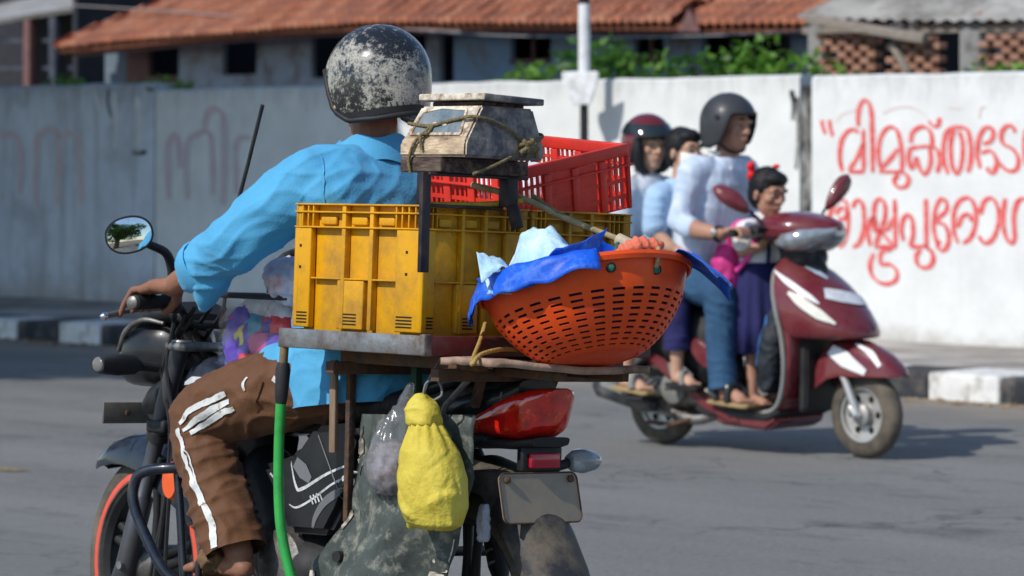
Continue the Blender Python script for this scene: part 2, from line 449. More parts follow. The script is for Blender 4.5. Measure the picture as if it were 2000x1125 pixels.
# kerb: painted stones, black and white by turns
kerb = bpy.data.objects.new("kerb", None); COL.objects.link(kerb); kerb.matrix_world = M_road; tag(kerb, kind='structure')
k_white = mat("kerb_white", (.72, .71, .68), .85, var=.1, vs=9, bump=.35, bs=45, dirt=(.26, .23, .19), dscale=7, damt=.30)
k_black = mat("kerb_black", (.030, .032, .037), .8, var=.3, vs=9, bump=.35, bs=45, dirt=(.15, .135, .12), dscale=6, damt=.33)
ku = RD(1808, 770, 15.795).x; KL = .54
bm = box_bm((KL - .012, .53, .30), .025, 3); kme = bpy.data.meshes.new("kerb_stone"); bm.to_mesh(kme); bm.free()
kms = []
for q in (k_white, k_black):
    k2 = kme.copy(); k2.materials.append(q); k2.polygons.foreach_set('use_smooth', [True] * len(k2.polygons)); k2.set_sharp_from_angle(angle=R(50)); kms.append(k2)
for i in range(-34, 14):
    o = bpy.data.objects.new("kerb_stone", kms[i % 2]); COL.objects.link(o); o.parent = kerb
    o.location = (ku + KL / 2 + i * KL, 16.06 + random.uniform(-.008, .008), .003 + random.uniform(-.007, .006)); o.rotation_euler = (random.uniform(-.012, .012), random.uniform(-.01, .01), random.uniform(-.012, .012))
# grit and dry leaves swept against the kerb
gv = []; gf = []
for i in range(2600):
    u_ = random.uniform(-30, -8); n_ = 15.76 - abs(random.gauss(0, .16)); s = random.choice((.008, .012, .02, .03)) * random.uniform(.6, 1.3)
    a = random.uniform(0, 6.28); k = len(gv); t = random.uniform(.2, .8)
    for j in range(3): gv.append((u_ + s * math.cos(a + j * 2.1), n_ + s * math.sin(a + j * 2.1), .001))
    gv.append((u_, n_, s * t)); gf += [(k, k + 1, k + 3), (k + 1, k + 2, k + 3), (k + 2, k, k + 3)]
o = mesh("grit", gv, gf, mat("grit", (.26, .19, .12), .95, var=.6, vs=3)); o.matrix_world = M_road
tag(o, "brown grit and leaf litter swept along the foot of the painted kerb", "grit", kind='stuff')

# boundary wall
WN, WT = 18.40, 1.95
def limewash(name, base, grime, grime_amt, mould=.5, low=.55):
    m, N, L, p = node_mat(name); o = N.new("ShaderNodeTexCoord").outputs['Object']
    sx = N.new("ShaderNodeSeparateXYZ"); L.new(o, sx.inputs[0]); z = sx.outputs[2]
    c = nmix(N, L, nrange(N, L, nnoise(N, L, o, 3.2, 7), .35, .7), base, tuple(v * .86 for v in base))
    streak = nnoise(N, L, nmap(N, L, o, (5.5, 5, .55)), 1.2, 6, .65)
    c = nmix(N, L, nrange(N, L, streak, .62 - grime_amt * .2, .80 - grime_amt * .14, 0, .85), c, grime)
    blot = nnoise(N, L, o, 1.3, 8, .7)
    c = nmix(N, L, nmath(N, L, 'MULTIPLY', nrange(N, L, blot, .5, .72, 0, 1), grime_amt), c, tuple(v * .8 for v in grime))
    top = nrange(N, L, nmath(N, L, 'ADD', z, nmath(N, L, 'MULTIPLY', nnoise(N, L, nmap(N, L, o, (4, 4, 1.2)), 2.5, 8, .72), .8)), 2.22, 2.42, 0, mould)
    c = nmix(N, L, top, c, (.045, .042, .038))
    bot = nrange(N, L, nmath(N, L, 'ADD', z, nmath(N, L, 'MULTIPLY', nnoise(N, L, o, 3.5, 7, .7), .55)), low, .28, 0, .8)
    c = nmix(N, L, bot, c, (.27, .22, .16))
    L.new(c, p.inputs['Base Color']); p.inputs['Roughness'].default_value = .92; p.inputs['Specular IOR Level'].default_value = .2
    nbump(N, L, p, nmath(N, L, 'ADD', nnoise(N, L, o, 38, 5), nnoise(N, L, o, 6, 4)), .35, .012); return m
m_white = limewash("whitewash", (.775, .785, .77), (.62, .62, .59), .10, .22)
m_grey = limewash("old_sky_tinted_limewash", (.66, .71, .78), (.38, .39, .41), .66, .30, .72)  # bluish base: skylight on this shaded length is put into the colour
u_of = lambda px: RD(px, 300, WN).x
def wall_section(u0, u1, h, m, label, dn=0.):
    """plastered wall with an uneven hand-made face and coping edge"""
    nx = max(4, int((u1 - u0) / .22)); nz = 9; v = []; f = []
    for j in range(nz + 1):
        for i in range(nx + 1):
            u = u0 + (u1 - u0) * i / nx; z = .10 + (h - .10) * j / nz
            if j == nz: z += .018 * noise.noise(Vector((u * 2.3, 3, 0)))
            v.append((u, WN + dn + -.003 + .003 * noise.noise(Vector((u * 1.4, z * 2, 5))), z))
    k = len(v)
    for i in range(nx + 1):
        q = v[nz * (nx + 1) + i]; v.append((q[0], q[1] + .03, q[2] + .022))
    for i in range(nx + 1):
        q = v[nz * (nx + 1) + i]; v.append((q[0], WN + dn + .22, q[2] + .012))
    for i in range(nx + 1): v.append((v[i][0], WN + dn + .22, .1))
    rows = nz + 4
    for j in range(rows - 1):
        for i in range(nx):
            a = j * (nx + 1) + i; f.append((a, a + 1, a + nx + 2, a + nx + 1))
    f.append(tuple(j * (nx + 1) for j in range(rows))[::-1]); f.append(tuple(j * (nx + 1) + nx for j in range(rows)))
    o = mesh("boundary_wall", v, f, m); o.matrix_world = M_road; auto_smooth(o, 40)
    return tag(o, label, "wall", "lengths of the roadside boundary wall")
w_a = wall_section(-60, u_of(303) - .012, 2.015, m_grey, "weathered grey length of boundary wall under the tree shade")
w_b = wall_section(u_of(303) + .012, u_of(1562), 1.955, m_white, "whitewashed wall length behind the sign pole, half shaded by a tree")
w_c = wall_section(u_of(1592), 40, 1.945, m_white, "sunlit white wall length with large red lettering", -.03)
m_mould = mat("mouldy_concrete", (.50, .49, .46), .95, var=.2, vs=5, bump=.5, bs=25, dirt=(.035, .035, .033), dscale=5.5, damt=.62, stretch=(1, 1, .45))
o = box("wall_pier", (u_of(1562) + .004, WN + .012, .1), (u_of(1592) - .004, WN + .25, 1.90), m_mould, bevel=.01); o.matrix_world = M_road
tag(o, "narrow pier black with mould between two white wall lengths", "pier")
o = box("drain_stain_joint", (u_of(303) - .009, WN + .03, .1), (u_of(303) + .009, WN + .2, 1.93), m_mould); o.matrix_world = M_road; o.name = "wall_joint"
tag(o, "dark open joint between the grey and the white wall lengths", "joint")
# crumbled plaster at the top of the wall by the pier and a weep hole further along
crk = []
for (pts, wd) in (([(1545, 176), (1550, 200), (1548, 235)], 9), ([(1556, 190), (1560, 260), (1554, 330)], 8)):
    crk.append((pts, wd))
def strokes_on_wall(name, strokes, m, parent, n, pen=9., off=.003, broad=True, dash=0):
    """painted brush strokes: flat ribbons of varying width lying on the wall face"""
    v = []; f = []
    for s in strokes:
        wd = pen
        if isinstance(s, tuple) and len(s) == 2 and isinstance(s[1], (int, float)): s, wd = s
        P = spline([RD(px, py, n - off) for px, py in s], 7) if len(s) > 2 else [np.array(RD(*s[0], n - off)), np.array(RD(*s[1], n - off))]
        if len(P) == 2: P = [P[0] + (P[1] - P[0]) * t / 6 for t in range(7)]
        sc_ = 28.0 / FPX * 1.0; k0 = len(v)
        for i, q in enumerate(P):
            t = P[min(i + 1, len(P) - 1)] - P[max(i - 1, 0)]; l = math.hypot(t[0], t[2]) + 1e-9; tx, tz = t[0] / l, t[2] / l
            # a flat brush held at an angle: wide across one direction, thin along it
            fl = .5 + .5 * abs(tx * .45 + tz * .89) if broad else 1.
            end = .75 + .25 * min(1, min(i, len(P) - 1 - i) / 2)
            hw = wd * sc_ * .5 * fl * end * (1 + .22 * noise.noise(Vector((q[0] * 9, q[2] * 9, 1)))); lx = 1.25
            v.append((q[0] - tz * hw * lx, q[1], q[2] + tx * hw)); v.append((q[0] + tz * hw * lx, q[1], q[2] - tx * hw))
        for i in range(len(P) - 1):
            a = k0 + i * 2; f.append((a, a + 1, a + 3, a + 2))
    o = mesh(name, v, f, m, parent)
    return o
strokes_on_wall("mould_streak", crk, m_mould, w_b, WN, broad=False, off=.007)
# the slogan, traced stroke by stroke in a grid of 2.5 units to the photo's pixel
G = lambda pts: [(1500 + a / 2.5, 150 + b / 2.5) for a, b in pts]
slogan = [
 [(262, 212), (268, 245), (280, 280)], [(300, 210), (304, 250), (316, 290)],
 [(362, 462), (350, 395), (358, 318), (388, 268), (425, 258), (440, 275)], [(465, 256), (466, 350), (466, 462)], [(462, 330), (432, 400), (394, 458)], [(392, 462), (430, 464), (470, 462)],
 [(511, 466), (509, 330), (506, 190), (494, 132), (472, 114), (450, 138), (440, 190), (440, 242)],
 [(546, 440), (538, 365), (552, 290), (590, 246), (628, 262), (648, 330), (655, 400), (652, 462)], [(636, 350), (590, 408), (545, 455)], [(542, 463), (600, 464), (648, 463)],
 [(640, 462), (675, 478), (686, 505), (672, 534), (644, 541), (620, 526), (618, 498), (640, 478)],
 [(696, 322), (706, 272), (748, 244), (786, 258), (800, 300), (800, 340)], [(684, 352), (740, 342), (800, 342), (828, 362), (838, 412), (826, 468)],
 [(690, 356), (686, 402), (698, 446), (716, 420), (726, 396), (738, 440), (762, 476), (786, 446), (796, 396), (790, 352)],
 [(782, 214), (806, 240), (828, 238), (840, 200)],
 [(880, 474), (858, 410), (858, 320), (880, 262), (930, 246), (974, 262), (990, 340), (988, 420), (974, 466)], [(908, 256), (892, 320), (896, 420), (920, 474), (944, 424), (950, 330), (934, 266)],
 [(1036, 446), (1022, 380), (1030, 300), (1058, 252), (1090, 250), (1100, 284), (1082, 318), (1050, 326)], [(1042, 372), (1082, 360), (1110, 392), (1116, 432), (1098, 468), (1076, 462), (1072, 440)],
 [(1208, 272), (1190, 240), (1156, 246), (1138, 286), (1150, 328), (1194, 352), (1222, 398), (1216, 446), (1184, 462), (1148, 442), (1112, 398)],
 [(1262, 252), (1254, 330), (1262, 420), (1290, 462)], [(1290, 250), (1340, 260), (1356, 340), (1340, 430), (1300, 462)],
 [(318, 832), (300, 742), (306, 660), (338, 604), (376, 606), (392, 662), (388, 750), (368, 812), (344, 832)], [(330, 672), (356, 640), (380, 652), (376, 690), (344, 694)],
 [(412, 640), (430, 606), (456, 612), (468, 668), (466, 748), (444, 812), (414, 832)],
 [(500, 826), (486, 766), (500, 704), (520, 690), (530, 730)], [(522, 760), (516, 690), (522, 622), (546, 596), (570, 626), (570, 690), (548, 752), (524, 824)], [(520, 832), (570, 830), (626, 832)], [(618, 598), (620, 710), (622, 830)], [(526, 742), (580, 744), (600, 712), (616, 690)], [(548, 748), (580, 790), (612, 824)],
 [(604, 846), (566, 848), (548, 872), (552, 914), (594, 916), (626, 944), (626, 986), (594, 1010), (544, 1004), (506, 966), (498, 912), (516, 862)],
 [(660, 800), (650, 740), (664, 688), (688, 674), (704, 704), (708, 770), (698, 826), (740, 828), (780, 826)], [(770, 596), (772, 710), (774, 826), (798, 852), (806, 892), (788, 926), (756, 932), (728, 912), (724, 872), (746, 842)],
 [(822, 808), (808, 736), (816, 650), (840, 600), (868, 606), (872, 650), (842, 680), (822, 700)], [(820, 712), (860, 722), (882, 772), (876, 822), (852, 848), (828, 830), (836, 796)],
 [(928, 812), (906, 748), (908, 662), (936, 606), (980, 592), (1010, 634), (1014, 712), (990, 784), (950, 814)], [(926, 736), (946, 686), (980, 672), (996, 706)],
 [(1036, 672), (1056, 610), (1094, 594), (1122, 642), (1124, 720), (1098, 790), (1058, 812), (1026, 776)],
 [(1158, 594), (1148, 680), (1156, 764), (1182, 812), (1204, 786), (1200, 690), (1214, 620), (1246, 594), (1284, 620), (1296, 720), (1284, 812)]]
m_redpaint = mat("red_wall_paint", (.70, .055, .055), .8, var=.14, vs=14, dirt=(.78, .40, .37), dscale=30, damt=.30, dhard=.2)
strokes_on_wall("painted_lettering", [G(s) for s in slogan], m_redpaint, w_c, WN - .03, pen=9.0, off=.008)
m_ghost = mat("ghost_paint", (.72, .60, .58), .85, var=.1, vs=9)
strokes_on_wall("faint_lettering", [(G([(330, 220), (370, 180), (440, 160)]), 4), (G([(560, 178), (630, 148), (710, 152), (780, 200)]), 4), (G([(884, 152), (940, 154)]), 5), (G([(1030, 200), (1040, 150), (1066, 150)]), 4)], m_ghost, w_c, WN - .03, off=.007)
m_faded = mat("faded_red_paint", (.64, .46, .48), .9, var=.15, vs=6, dirt=(.58, .56, .57), dscale=7, damt=.55, dhard=.2)
strokes_on_wall("faded_lettering", [([(70, 410), (72, 290), (78, 264), (110, 262), (114, 400)], 20), ([(112, 264), (150, 264), (156, 300), (158, 400)], 20), ([(0, 266), (30, 264), (40, 300), (40, 380)], 18), ([(0, 390), (6, 380)], 14)], m_faded, w_a, WN, off=.007)
strokes_on_wall("faded_lettering", [([(330, 390), (328, 290), (345, 265), (352, 330)], 20), ([(366, 390), (364, 290), (386, 262), (412, 268), (416, 380)], 18), ([(398, 250), (408, 218), (428, 216), (438, 250), (436, 400)], 20), ([(462, 380), (462, 280), (490, 268)], 16)], m_faded, w_b, WN, off=.007)
m_patch = mat("old_plaster_patch", (.70, .70, .68), .9, var=.15, vs=9)
strokes_on_wall("plaster_streak", [([(268, 190), (272, 230), (270, 285)], 13), ([(222, 180), (228, 230), (224, 290)], 9), ([(186, 180), (194, 220)], 8)], m_patch, w_a, WN, broad=False, off=.0065)
strokes_on_wall("dark_streak", [([(212, 172), (210, 200), (218, 232)], 5), ([(283, 172), (296, 176), (300, 172)], 7), ([(258, 297), (270, 300), (286, 296)], 9)], m_mould, w_a, WN, broad=False, off=.008)

# ------------------------------------------------------------------ sign pole by the wall
PN = 18.16
pc = RD(1141, 300, PN)
def M_at(u, n, z=0): return M_road @ Matrix.Translation((u, n, z))
pole = empty("sign_pole", M_at(pc.x, PN, .149), "white and black banded pole with a small tapered white board, by the wall", "pole")
m_pw = mat("pole_white", (.78, .79, .80), .5, var=.06, vs=8, dirt=(.4, .38, .35), dscale=9, damt=.28)
m_pb = mat("pole_black", (.018, .018, .02), .5, var=.2)
zz = lambda py: RD(1141, py, PN).z - .149
lathe("white_band", [(.043, zz(203)), (.043, zz(8))], m_pw, pole, 20, axis='Z')
lathe("black_shaft", [(.031, 0), (.031, zz(203) - .001)], m_pb, pole, 20, axis='Z')
lathe("upper_shaft", [(.040, zz(8) + .001), (.036, 4.3)], m_pb, pole, 20, axis='Z')
lathe("base_flange", [(.10, 0), (.10, .02), (.05, .03)], m_pb, pole, 20, axis='Z')
cz = math.cos(R(40)); sz = math.sin(R(40))
out = [(-.15, zz(140)), (.15, zz(140)), (.145, zz(158)), (.085, zz(205)), (-.06, zz(205)), (-.145, zz(160))]
plate("sign_board", out, -.075, -.050, m_pw, pole, .006, Matrix.Rotation(R(20), 4, 'Z'))
box("sign_bracket", (-.05, -.049, zz(180)), (.05, .03, zz(165)), m_pb, pole, .004)

# ------------------------------------------------------------------ tiled house behind the wall
TER = [mat("clay_tile_%d" % i, c, .85, var=.22, vs=11, bump=.25, bs=50, dirt=(.12, .085, .07), dscale=6, damt=.38) for i, c in enumerate([(.52, .19, .10), (.46, .16, .085), (.56, .235, .135), (.40, .15, .09)])]
def tile_mesh(m):
    n = 8; W_, Ln = .235, .34; v = []; f = []
    pr = [.022 * max(0, math.cos((i / n) * 2 * math.pi * 2)) ** 1.0 + .012 * math.cos((i / n) * 4 * math.pi) for i in range(n + 1)]
    for (y, dz) in ((0, 0), (Ln, 0)):
        for i in range(n + 1): v.append((W_ * (i / n - .5), y, pr[i] + .022 + dz))
    for i in range(n + 1): v.append((W_ * (i / n - .5), 0, pr[i] + .004))
    k = n + 1
    for i in range(n): f.append((i, i + 1, k + i + 1, k + i)); f.append((2 * k + i, 2 * k + i + 1, i + 1, i))
    me = bpy.data.meshes.new("roof_tile"); me.from_pydata(v, [], f); me.materials.append(m); me.update()
    me.polygons.foreach_set('use_smooth', [True] * len(f)); me.set_sharp_from_angle(angle=R(60)); return me
TM = [tile_mesh(m) for m in TER]
HN, EZ, PITCH = 25.0, 2.745, R(27)
def sag(u):                                    # the old eave line rises and dips
    return float(np.interp(u, [RD(q, 80, HN).x for q in (115, 300, 500, 700, 1000, 1330, 1640)], [-.03, .03, .09, .10, .05, -.03, -.08]))
h_l, h_m, h_r = RD(112, 85, HN).x, RD(1336, 60, HN).x, RD(1640, 60, HN).x
house = empty("tiled_house", M_road, "long low house with a red clay tile roof and blue walls behind the wall", "house")
deck_m = mat("roof_deck", (.30, .11, .065), .9, var=.2, vs=4)
def deck(name, u0, u1, hip, z0, run=5.5):
    c, s = math.cos(PITCH), math.sin(PITCH); v = []; f = []; n = 24
    for i in range(n + 1):
        t = i / n; a = u0 + (u1 - u0) * t; b = u0 + hip * run + (u1 - u0 - hip * run) * t
        for (q, y, dz) in ((a, 0, 0), (b, run, 0), (b, run, -.05), (a, .02, -.05)): v.append((q, HN + y * c, z0 + sag(a) + y * s + dz))
    for i in range(n):
        for k in range(4): a = i * 4 + k; b = i * 4 + (k + 1) % 4; f.append((a, b, b + 4, a + 4))
    f += [(0, 1, 2, 3), (n * 4 + 3, n * 4 + 2, n * 4 + 1, n * 4)]
    return mesh(name, v, f, deck_m, house)
HIP = .72
roof_a = deck("roof", h_l, h_m, HIP, EZ - .03); roof_b = deck("roof", h_m + .06, h_r, 0, EZ - .05)
EXP = .24
def tiles(roof, u0, u1, hip, z0, rows):
    for k in range(rows):
        y = k * EXP; a = u0 + hip * y
        n = int((u1 - a) / .232)
        for i in range(n):
            o = bpy.data.objects.new("roof_tile", random.choice(TM)); COL.objects.link(o); o.parent = roof
            o.location = (a + .12 + i * .232 + random.uniform(-.006, .006), HN - .05 + y * math.cos(PITCH), z0 + sag(a + i * .232) + y * math.sin(PITCH) + .012 * math.sin(i * .31 + k) + random.uniform(-.004, .004))
            o.rotation_euler = (PITCH - .05 + random.uniform(-.02, .02), random.uniform(-.015, .015), random.uniform(-.02, .02))
tiles(roof_a, h_l, h_m, HIP, EZ - .01, 5); tiles(roof_b, h_m + .06, h_r, 0, EZ - .03, 5)
for k in range(7):   # hip caps
    y = k * .3; me = TM[k % 3]
    o = bpy.data.objects.new("ridge_tile", me); COL.objects.link(o); o.parent = roof_a
    o.location = (h_l + HIP * y - .02, HN - .03 + y * math.cos(PITCH), EZ + y * math.sin(PITCH) - .03); o.rotation_euler = (PITCH, 0, -R(40)); o.scale = (.7, .8, 1.0)
m_pipe = mat("roof_pipe", (.28, .25, .24), .7)
tube("roof_pipe", [RD(100, 8, HN + .62) + Vector((0, 0, .0)), RD(330, 22, HN + .42), RD(520, 38, HN + .24), RD(760, 55, HN + .05), RD(900, 62, HN - .12)], .009, m_pipe, house, 8, sm=5)
WALLN = HN + .75
m_blue = mat("blue_house_paint", (.27, .40, .60), .9, var=.18, vs=3, bump=.2, bs=30, dirt=(.20, .18, .17), dscale=3, damt=.40)
m_hgrey = mat("grey_house_plaster", (.40, .47, .58), .9, var=.18, vs=3, bump=.2, bs=30, dirt=(.18, .15, .14), dscale=3, damt=.40)
m_brown = mat("red_brown_post", (.16, .085, .08), .85, var=.2)
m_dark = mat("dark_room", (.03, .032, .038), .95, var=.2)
hu = lambda px: RD(px, 100, WALLN).x
zlow = RD(700, 128, WALLN).z
def wpiece(a, b, m, z0=.0, z1=EZ + .33, name="wall_panel"): return box(name, (hu(a), WALLN, z0), (hu(b), WALLN + .07, z1), m, house)
for a, b, m in ((205, 246, mat("shaded_plaster_tone", (.13, .17, .20), .9)), (246, 290, m_brown), (349, 434, m_hgrey), (501, 607, m_hgrey), (832, 858, m_hgrey), (886, 997, m_blue), (1076, 1238, m_blue), (1296, 1372, m_blue), (1545, 1640, m_blue)): wpiece(a, b, m)  # first panel is plaster darkened in its colour, as if in shade
for a, b, m, py in ((290, 349, m_brown, 148), (434, 501, m_hgrey, 146), (607, 832, m_hgrey, 150), (858, 886, m_hgrey, 160), (997, 1076, m_blue, 124), (1238, 1296, m_blue, 127), (1372, 1545, m_blue, 138)):
    wpiece(a, b, m, 0, RD((a + b) / 2, py, WALLN).z, "sill_wall")
for a, b in ((997, 1076), (1238, 1296)):   # wooden window frames
    fr = box("window_frame", (hu(a), WALLN - .02, RD(1040, 124, WALLN).z), (hu(b), WALLN + .1, RD(1040, 124, WALLN).z + .05), m_brown, house, .005)
    mid_u = (hu(a) + hu(b)) / 2
    box("mullion", (mid_u - .02, WALLN + .03, RD(1040, 123, WALLN).z), (mid_u + .02, WALLN + .06, EZ + .2), m_brown, fr)
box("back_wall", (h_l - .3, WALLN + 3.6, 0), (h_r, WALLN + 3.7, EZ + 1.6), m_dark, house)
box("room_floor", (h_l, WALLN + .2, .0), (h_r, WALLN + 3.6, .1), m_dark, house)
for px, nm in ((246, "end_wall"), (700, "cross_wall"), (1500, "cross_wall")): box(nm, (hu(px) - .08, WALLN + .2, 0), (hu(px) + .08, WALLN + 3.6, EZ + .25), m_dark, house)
tube("eave_batten", [(q, HN + .10, EZ + sag(q) - .09) for q in np.linspace(h_l + .2, h_r, 14)], .03, m_brown, house, 4)
m_wire = mat("grey_wire", (.25, .25, .26), .6)
o = tube("overhead_cable", [RD(820, 60, HN - .9), RD(1000, 70, HN - .9), RD(1300, 72, HN - .9), RD(1640, 57, HN - .9), RD(1900, 40, HN - .9)], .009, m_wire, None, 6, sm=5); o.matrix_world = M_road
tag(o, "grey cable slung below the tiled eave", "cable")
# gap between the roofs: a small finial gable
mesh("gable_cap", [RD(1324, 62, HN - .12), RD(1368, 62, HN - .12), RD(1346, 18, HN - .06), RD(1346, 8, HN + .6)], [(0, 1, 2), (0, 2, 3), (1, 3, 2)], m_brown, house)

# ------------------------------------------------------------------ dark shed at the far end
SN = 29.0
shed = empty("open_shed", M_road, "dark open shed with a grey sheet roof beyond the tiled roof's end", "shed")
m_sheet = mat("grey_sheet", (.34, .335, .32), .85, var=.2, vs=2, dirt=(.15, .14, .13), dscale=2.5, damt=.4)
su = lambda px: RD(px, 100, SN).x
a, b = RD(-260, 78, SN), RD(232, 0, SN)
v = []
for (pt, lift) in ((a, 0), (b, 0)): v += [pt, pt + Vector((0, .04, -.06)), pt + Vector((-.4, 3.2, .75)), pt + Vector((-.4, 3.2, .68))]
mesh("sheet_roof", v, [(0, 4, 6, 2), (1, 3, 7, 5), (0, 1, 5, 4), (2, 6, 7, 3), (0, 2, 3, 1), (4, 5, 7, 6)], m_sheet, shed)
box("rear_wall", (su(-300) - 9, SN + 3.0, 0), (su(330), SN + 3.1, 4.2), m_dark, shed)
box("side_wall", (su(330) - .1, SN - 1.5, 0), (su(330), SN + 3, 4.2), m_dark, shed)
m_conc = mat("stained_concrete", (.30, .30, .29), .9, var=.25, vs=4, bump=.3, bs=30, dirt=(.08, .08, .075), dscale=4, damt=.45)
m_shp = mat("shed_shade_tone", (.055, .065, .085), .9, var=.4, vs=3)  # dark blue: the shed's inner shade is put into this colour
for px in (45, 95, 165, 225): box("post", (su(px) - .07, SN + .05, 0), (su(px) + .07, SN + .2, RD(px, 30, SN).z), m_shp if px != 45 else m_brown, shed, .006)
for py in (78, 132): beam("rail", RD(-200, py + 4, SN + .3), RD(250, py, SN + .3), .05, .05, m_shp, shed)
tube("bent_pipe", [RD(214, 98, SN - .4), RD(196, 100, SN - .4), RD(184, 118, SN - .4), RD(186, 138, SN - .4), RD(198, 146, SN - .4)], .028, m_conc, shed, 10, sm=5)

# ------------------------------------------------------------------ ruined lean-to with a brick lattice
LN = 21.6
lean = empty("brick_lattice_shed", M_road, "ruined shed with pierced clay brick panels under a sagging grey sheet roof", "shed")
lu = lambda px: RD(px, 100, LN).x
e0, e1, e2 = RD(1556, 32, LN - .15), RD(1760, 42, LN - .15), RD(2100, 26, LN - .15)
def roof_fn(i, j):
    u = e0.x + (e2.x + 1.5 - e0.x) * i; sag = .06 * math.sin(math.pi * i); z = e0.z + (e2.z - e0.z) * i - sag + 0.012 * math.cos(u * 2 * math.pi / .147)
    return (u + .9 * j * max(0, 1 - i * 3) , LN - .15 + 2.6 * j, z + 1.15 * j)
sheet("corrugated_roof", roof_fn, 260, 3, m_sheet, lean, .008)
for px, ww in ((1603, .075), (1905, .10)): box("concrete_post", (lu(px) - ww, LN - .08, 0), (lu(px) + ww, LN + .1, RD(px, 44, LN).z), m_conc, lean, .012)
beam("fallen_rafter", RD(1580, 36, LN - .28), RD(1808, 76, LN - .28), .08, .075, mat("weathered_wood", (.27, .235, .20), .85, var=.3, vs=9, stretch=(1, 6, 6), bump=.4, bs=30), lean)
beam("fallen_rafter", RD(1742, 84, LN - .2), RD(1776, 142, LN - .2), .06, .05, MATS["weathered_wood"], lean)
beam("wall_plate", RD(1575, 60, LN - .02), RD(2080, 54, LN - .02), .10, .06, MATS["weathered_wood"], lean)
for i in range(14):
    px = 1650 + i * 26
    o = bpy.data.objects.new("loose_tile", random.choice(TM)); COL.objects.link(o); o.parent = lean
    q = RD(px, 50 + random.uniform(-6, 8) + (8 if 1780 < px < 1850 else 0), LN - .02); o.location = q; o.rotation_euler = (R(35) + random.uniform(-.4, .4), random.uniform(-.25, .25), random.uniform(-.3, .3)); o.scale = (.62, .3, .8)
bs_ = box_bm((.112, .10, .050), .006, 1)
for vv in bs_.verts: vv.co.x *= (1 - .25 * abs(vv.co.z) / .025)      # the ends are splayed, so the gaps read as lozenges
bme = []
for i, c in enumerate([(.47, .24, .155), (.42, .205, .13), (.52, .28, .185)]):
    me = bpy.data.meshes.new("brick"); bs_.to_mesh(me); me.materials.append(mat("lattice_brick_%d" % i, c, .9, var=.2, vs=14, bump=.3, bs=60, dirt=(.16, .11, .085), dscale=8, damt=.35)); bme.append(me)
bs_.free()
def lattice(pa, pb, panel_label):
    u0, u1 = lu(pa), lu(pb); z0 = 1.62; z1 = RD((pa + pb) / 2, 62, LN).z
    pan = box("lattice_panel", (u0, LN - .19, .0), (u1, LN - .07, z0), m_conc, lean); pan['label'] = panel_label
    nz = int((z1 - z0) / .052)
    for r_ in range(nz):
        u = u0 + .06 + (.078 if r_ % 2 else 0)
        while u < u1 - .05:
            if not (random.random() < .05):
                o = bpy.data.objects.new("brick", random.choice(bme)); COL.objects.link(o); o.parent = pan; o.location = (u + random.uniform(-.004, .004), LN - .14, z0 + .028 + r_ * .052); o.rotation_euler = (0, random.uniform(-.03, .03), random.uniform(-.03, .03))
            u += .156
lattice(1622, 1742, "pierced brick panel left of the fallen rafter"); lattice(1757, 1878, "pierced brick panel with a broken top"); lattice(1938, 2090, "pierced brick panel beyond the concrete post")
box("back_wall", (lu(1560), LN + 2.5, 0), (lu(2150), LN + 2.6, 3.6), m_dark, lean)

# ------------------------------------------------------------------ plants along the wall
lm1 = leaf_mat("leaf_bright", (.07, .20, .02), (.17, .33, .04)); lm2 = leaf_mat("leaf_mid", (.04, .13, .018), (.12, .26, .03)); lm3 = leaf_mat("leaf_dark", (.03, .085, .015), (.085, .18, .03))
m_stem = mat("green_stem", (.12, .13, .05), .8)
def shrub(px0, px1, tops, n, label, nn=19.3, size=.10, m=None, base=1.2, cl=.17):
    c = RD((px0 + px1) / 2, 160, nn)
    root = empty("shrub", M_at(c.x, nn, 0), label, "shrub", "shrubs behind the boundary wall")
    cl_ = []; st = []
    for px, py in tops:
        q = RD(px, py + 14, nn); zt = q.z
        z = zt
        while z > base:
            cl_.append((q.x - c.x + random.uniform(-.08, .08), random.uniform(-.2, .2), z, cl * random.uniform(.8, 1.3), cl * 1.1, cl * .75)); z -= cl * .8
        st.append((q.x - c.x, zt))
    leaves("foliage", cl_, n, size, m or lm1, root, seed=int(px0))
    for x, zt in st[::2]:
        tube("stem", [(x * .4, 0, 0), (x * .8, .03, zt * .55), (x, 0, zt)], .010, m_stem, root, 6, sm=3)
    return root
shrub(985, 1110, [(1000, 140), (1020, 146), (1055, 142), (1090, 134), (1110, 126)], 900, "low pale green shrub left of the sign pole, topping the wall", m=lm1)
shrub(1110, 1285, [(1130, 118), (1165, 104), (1180, 84), (1205, 92), (1228, 98), (1250, 112), (1275, 124), (1150, 120), (1215, 112), (1190, 118)], 1700, "tall leafy shrub rising right behind the sign pole", m=lm2)
shrub(1295, 1460, [(1310, 138), (1330, 122), (1355, 118), (1400, 116), (1425, 108), (1450, 100), (1380, 128)], 1500, "bushy shrub behind the grey helmeted rider, spilling over the wall", m=lm2)
shrub(1440, 1660, [(1470, 88), (1490, 92), (1510, 108), (1540, 118), (1560, 112), (1590, 128), (1620, 138), (1645, 146), (1455, 100), (1525, 122)], 1900, "broad green shrub against the dark window beside the brick lattice", m=lm1)
shrub(1930, 2010, [(1945, 144), (1970, 138), (1995, 132), (2020, 138)], 700, "small shrub creeping over the wall by the concrete post", m=lm1)
shrub(105, 160, [(118, 150), (135, 146), (150, 152)], 260, "tiny bright weed on the grey wall before the dark shed", m=lm1, cl=.11, size=.07, base=1.8, nn=18.75)
shrub(290, 370, [(302, 152), (325, 150), (350, 154), (372, 158)], 300, "low weed tuft on the wall below the grey house pillars", m=lm1, cl=.10, size=.07, base=1.85, nn=18.75)

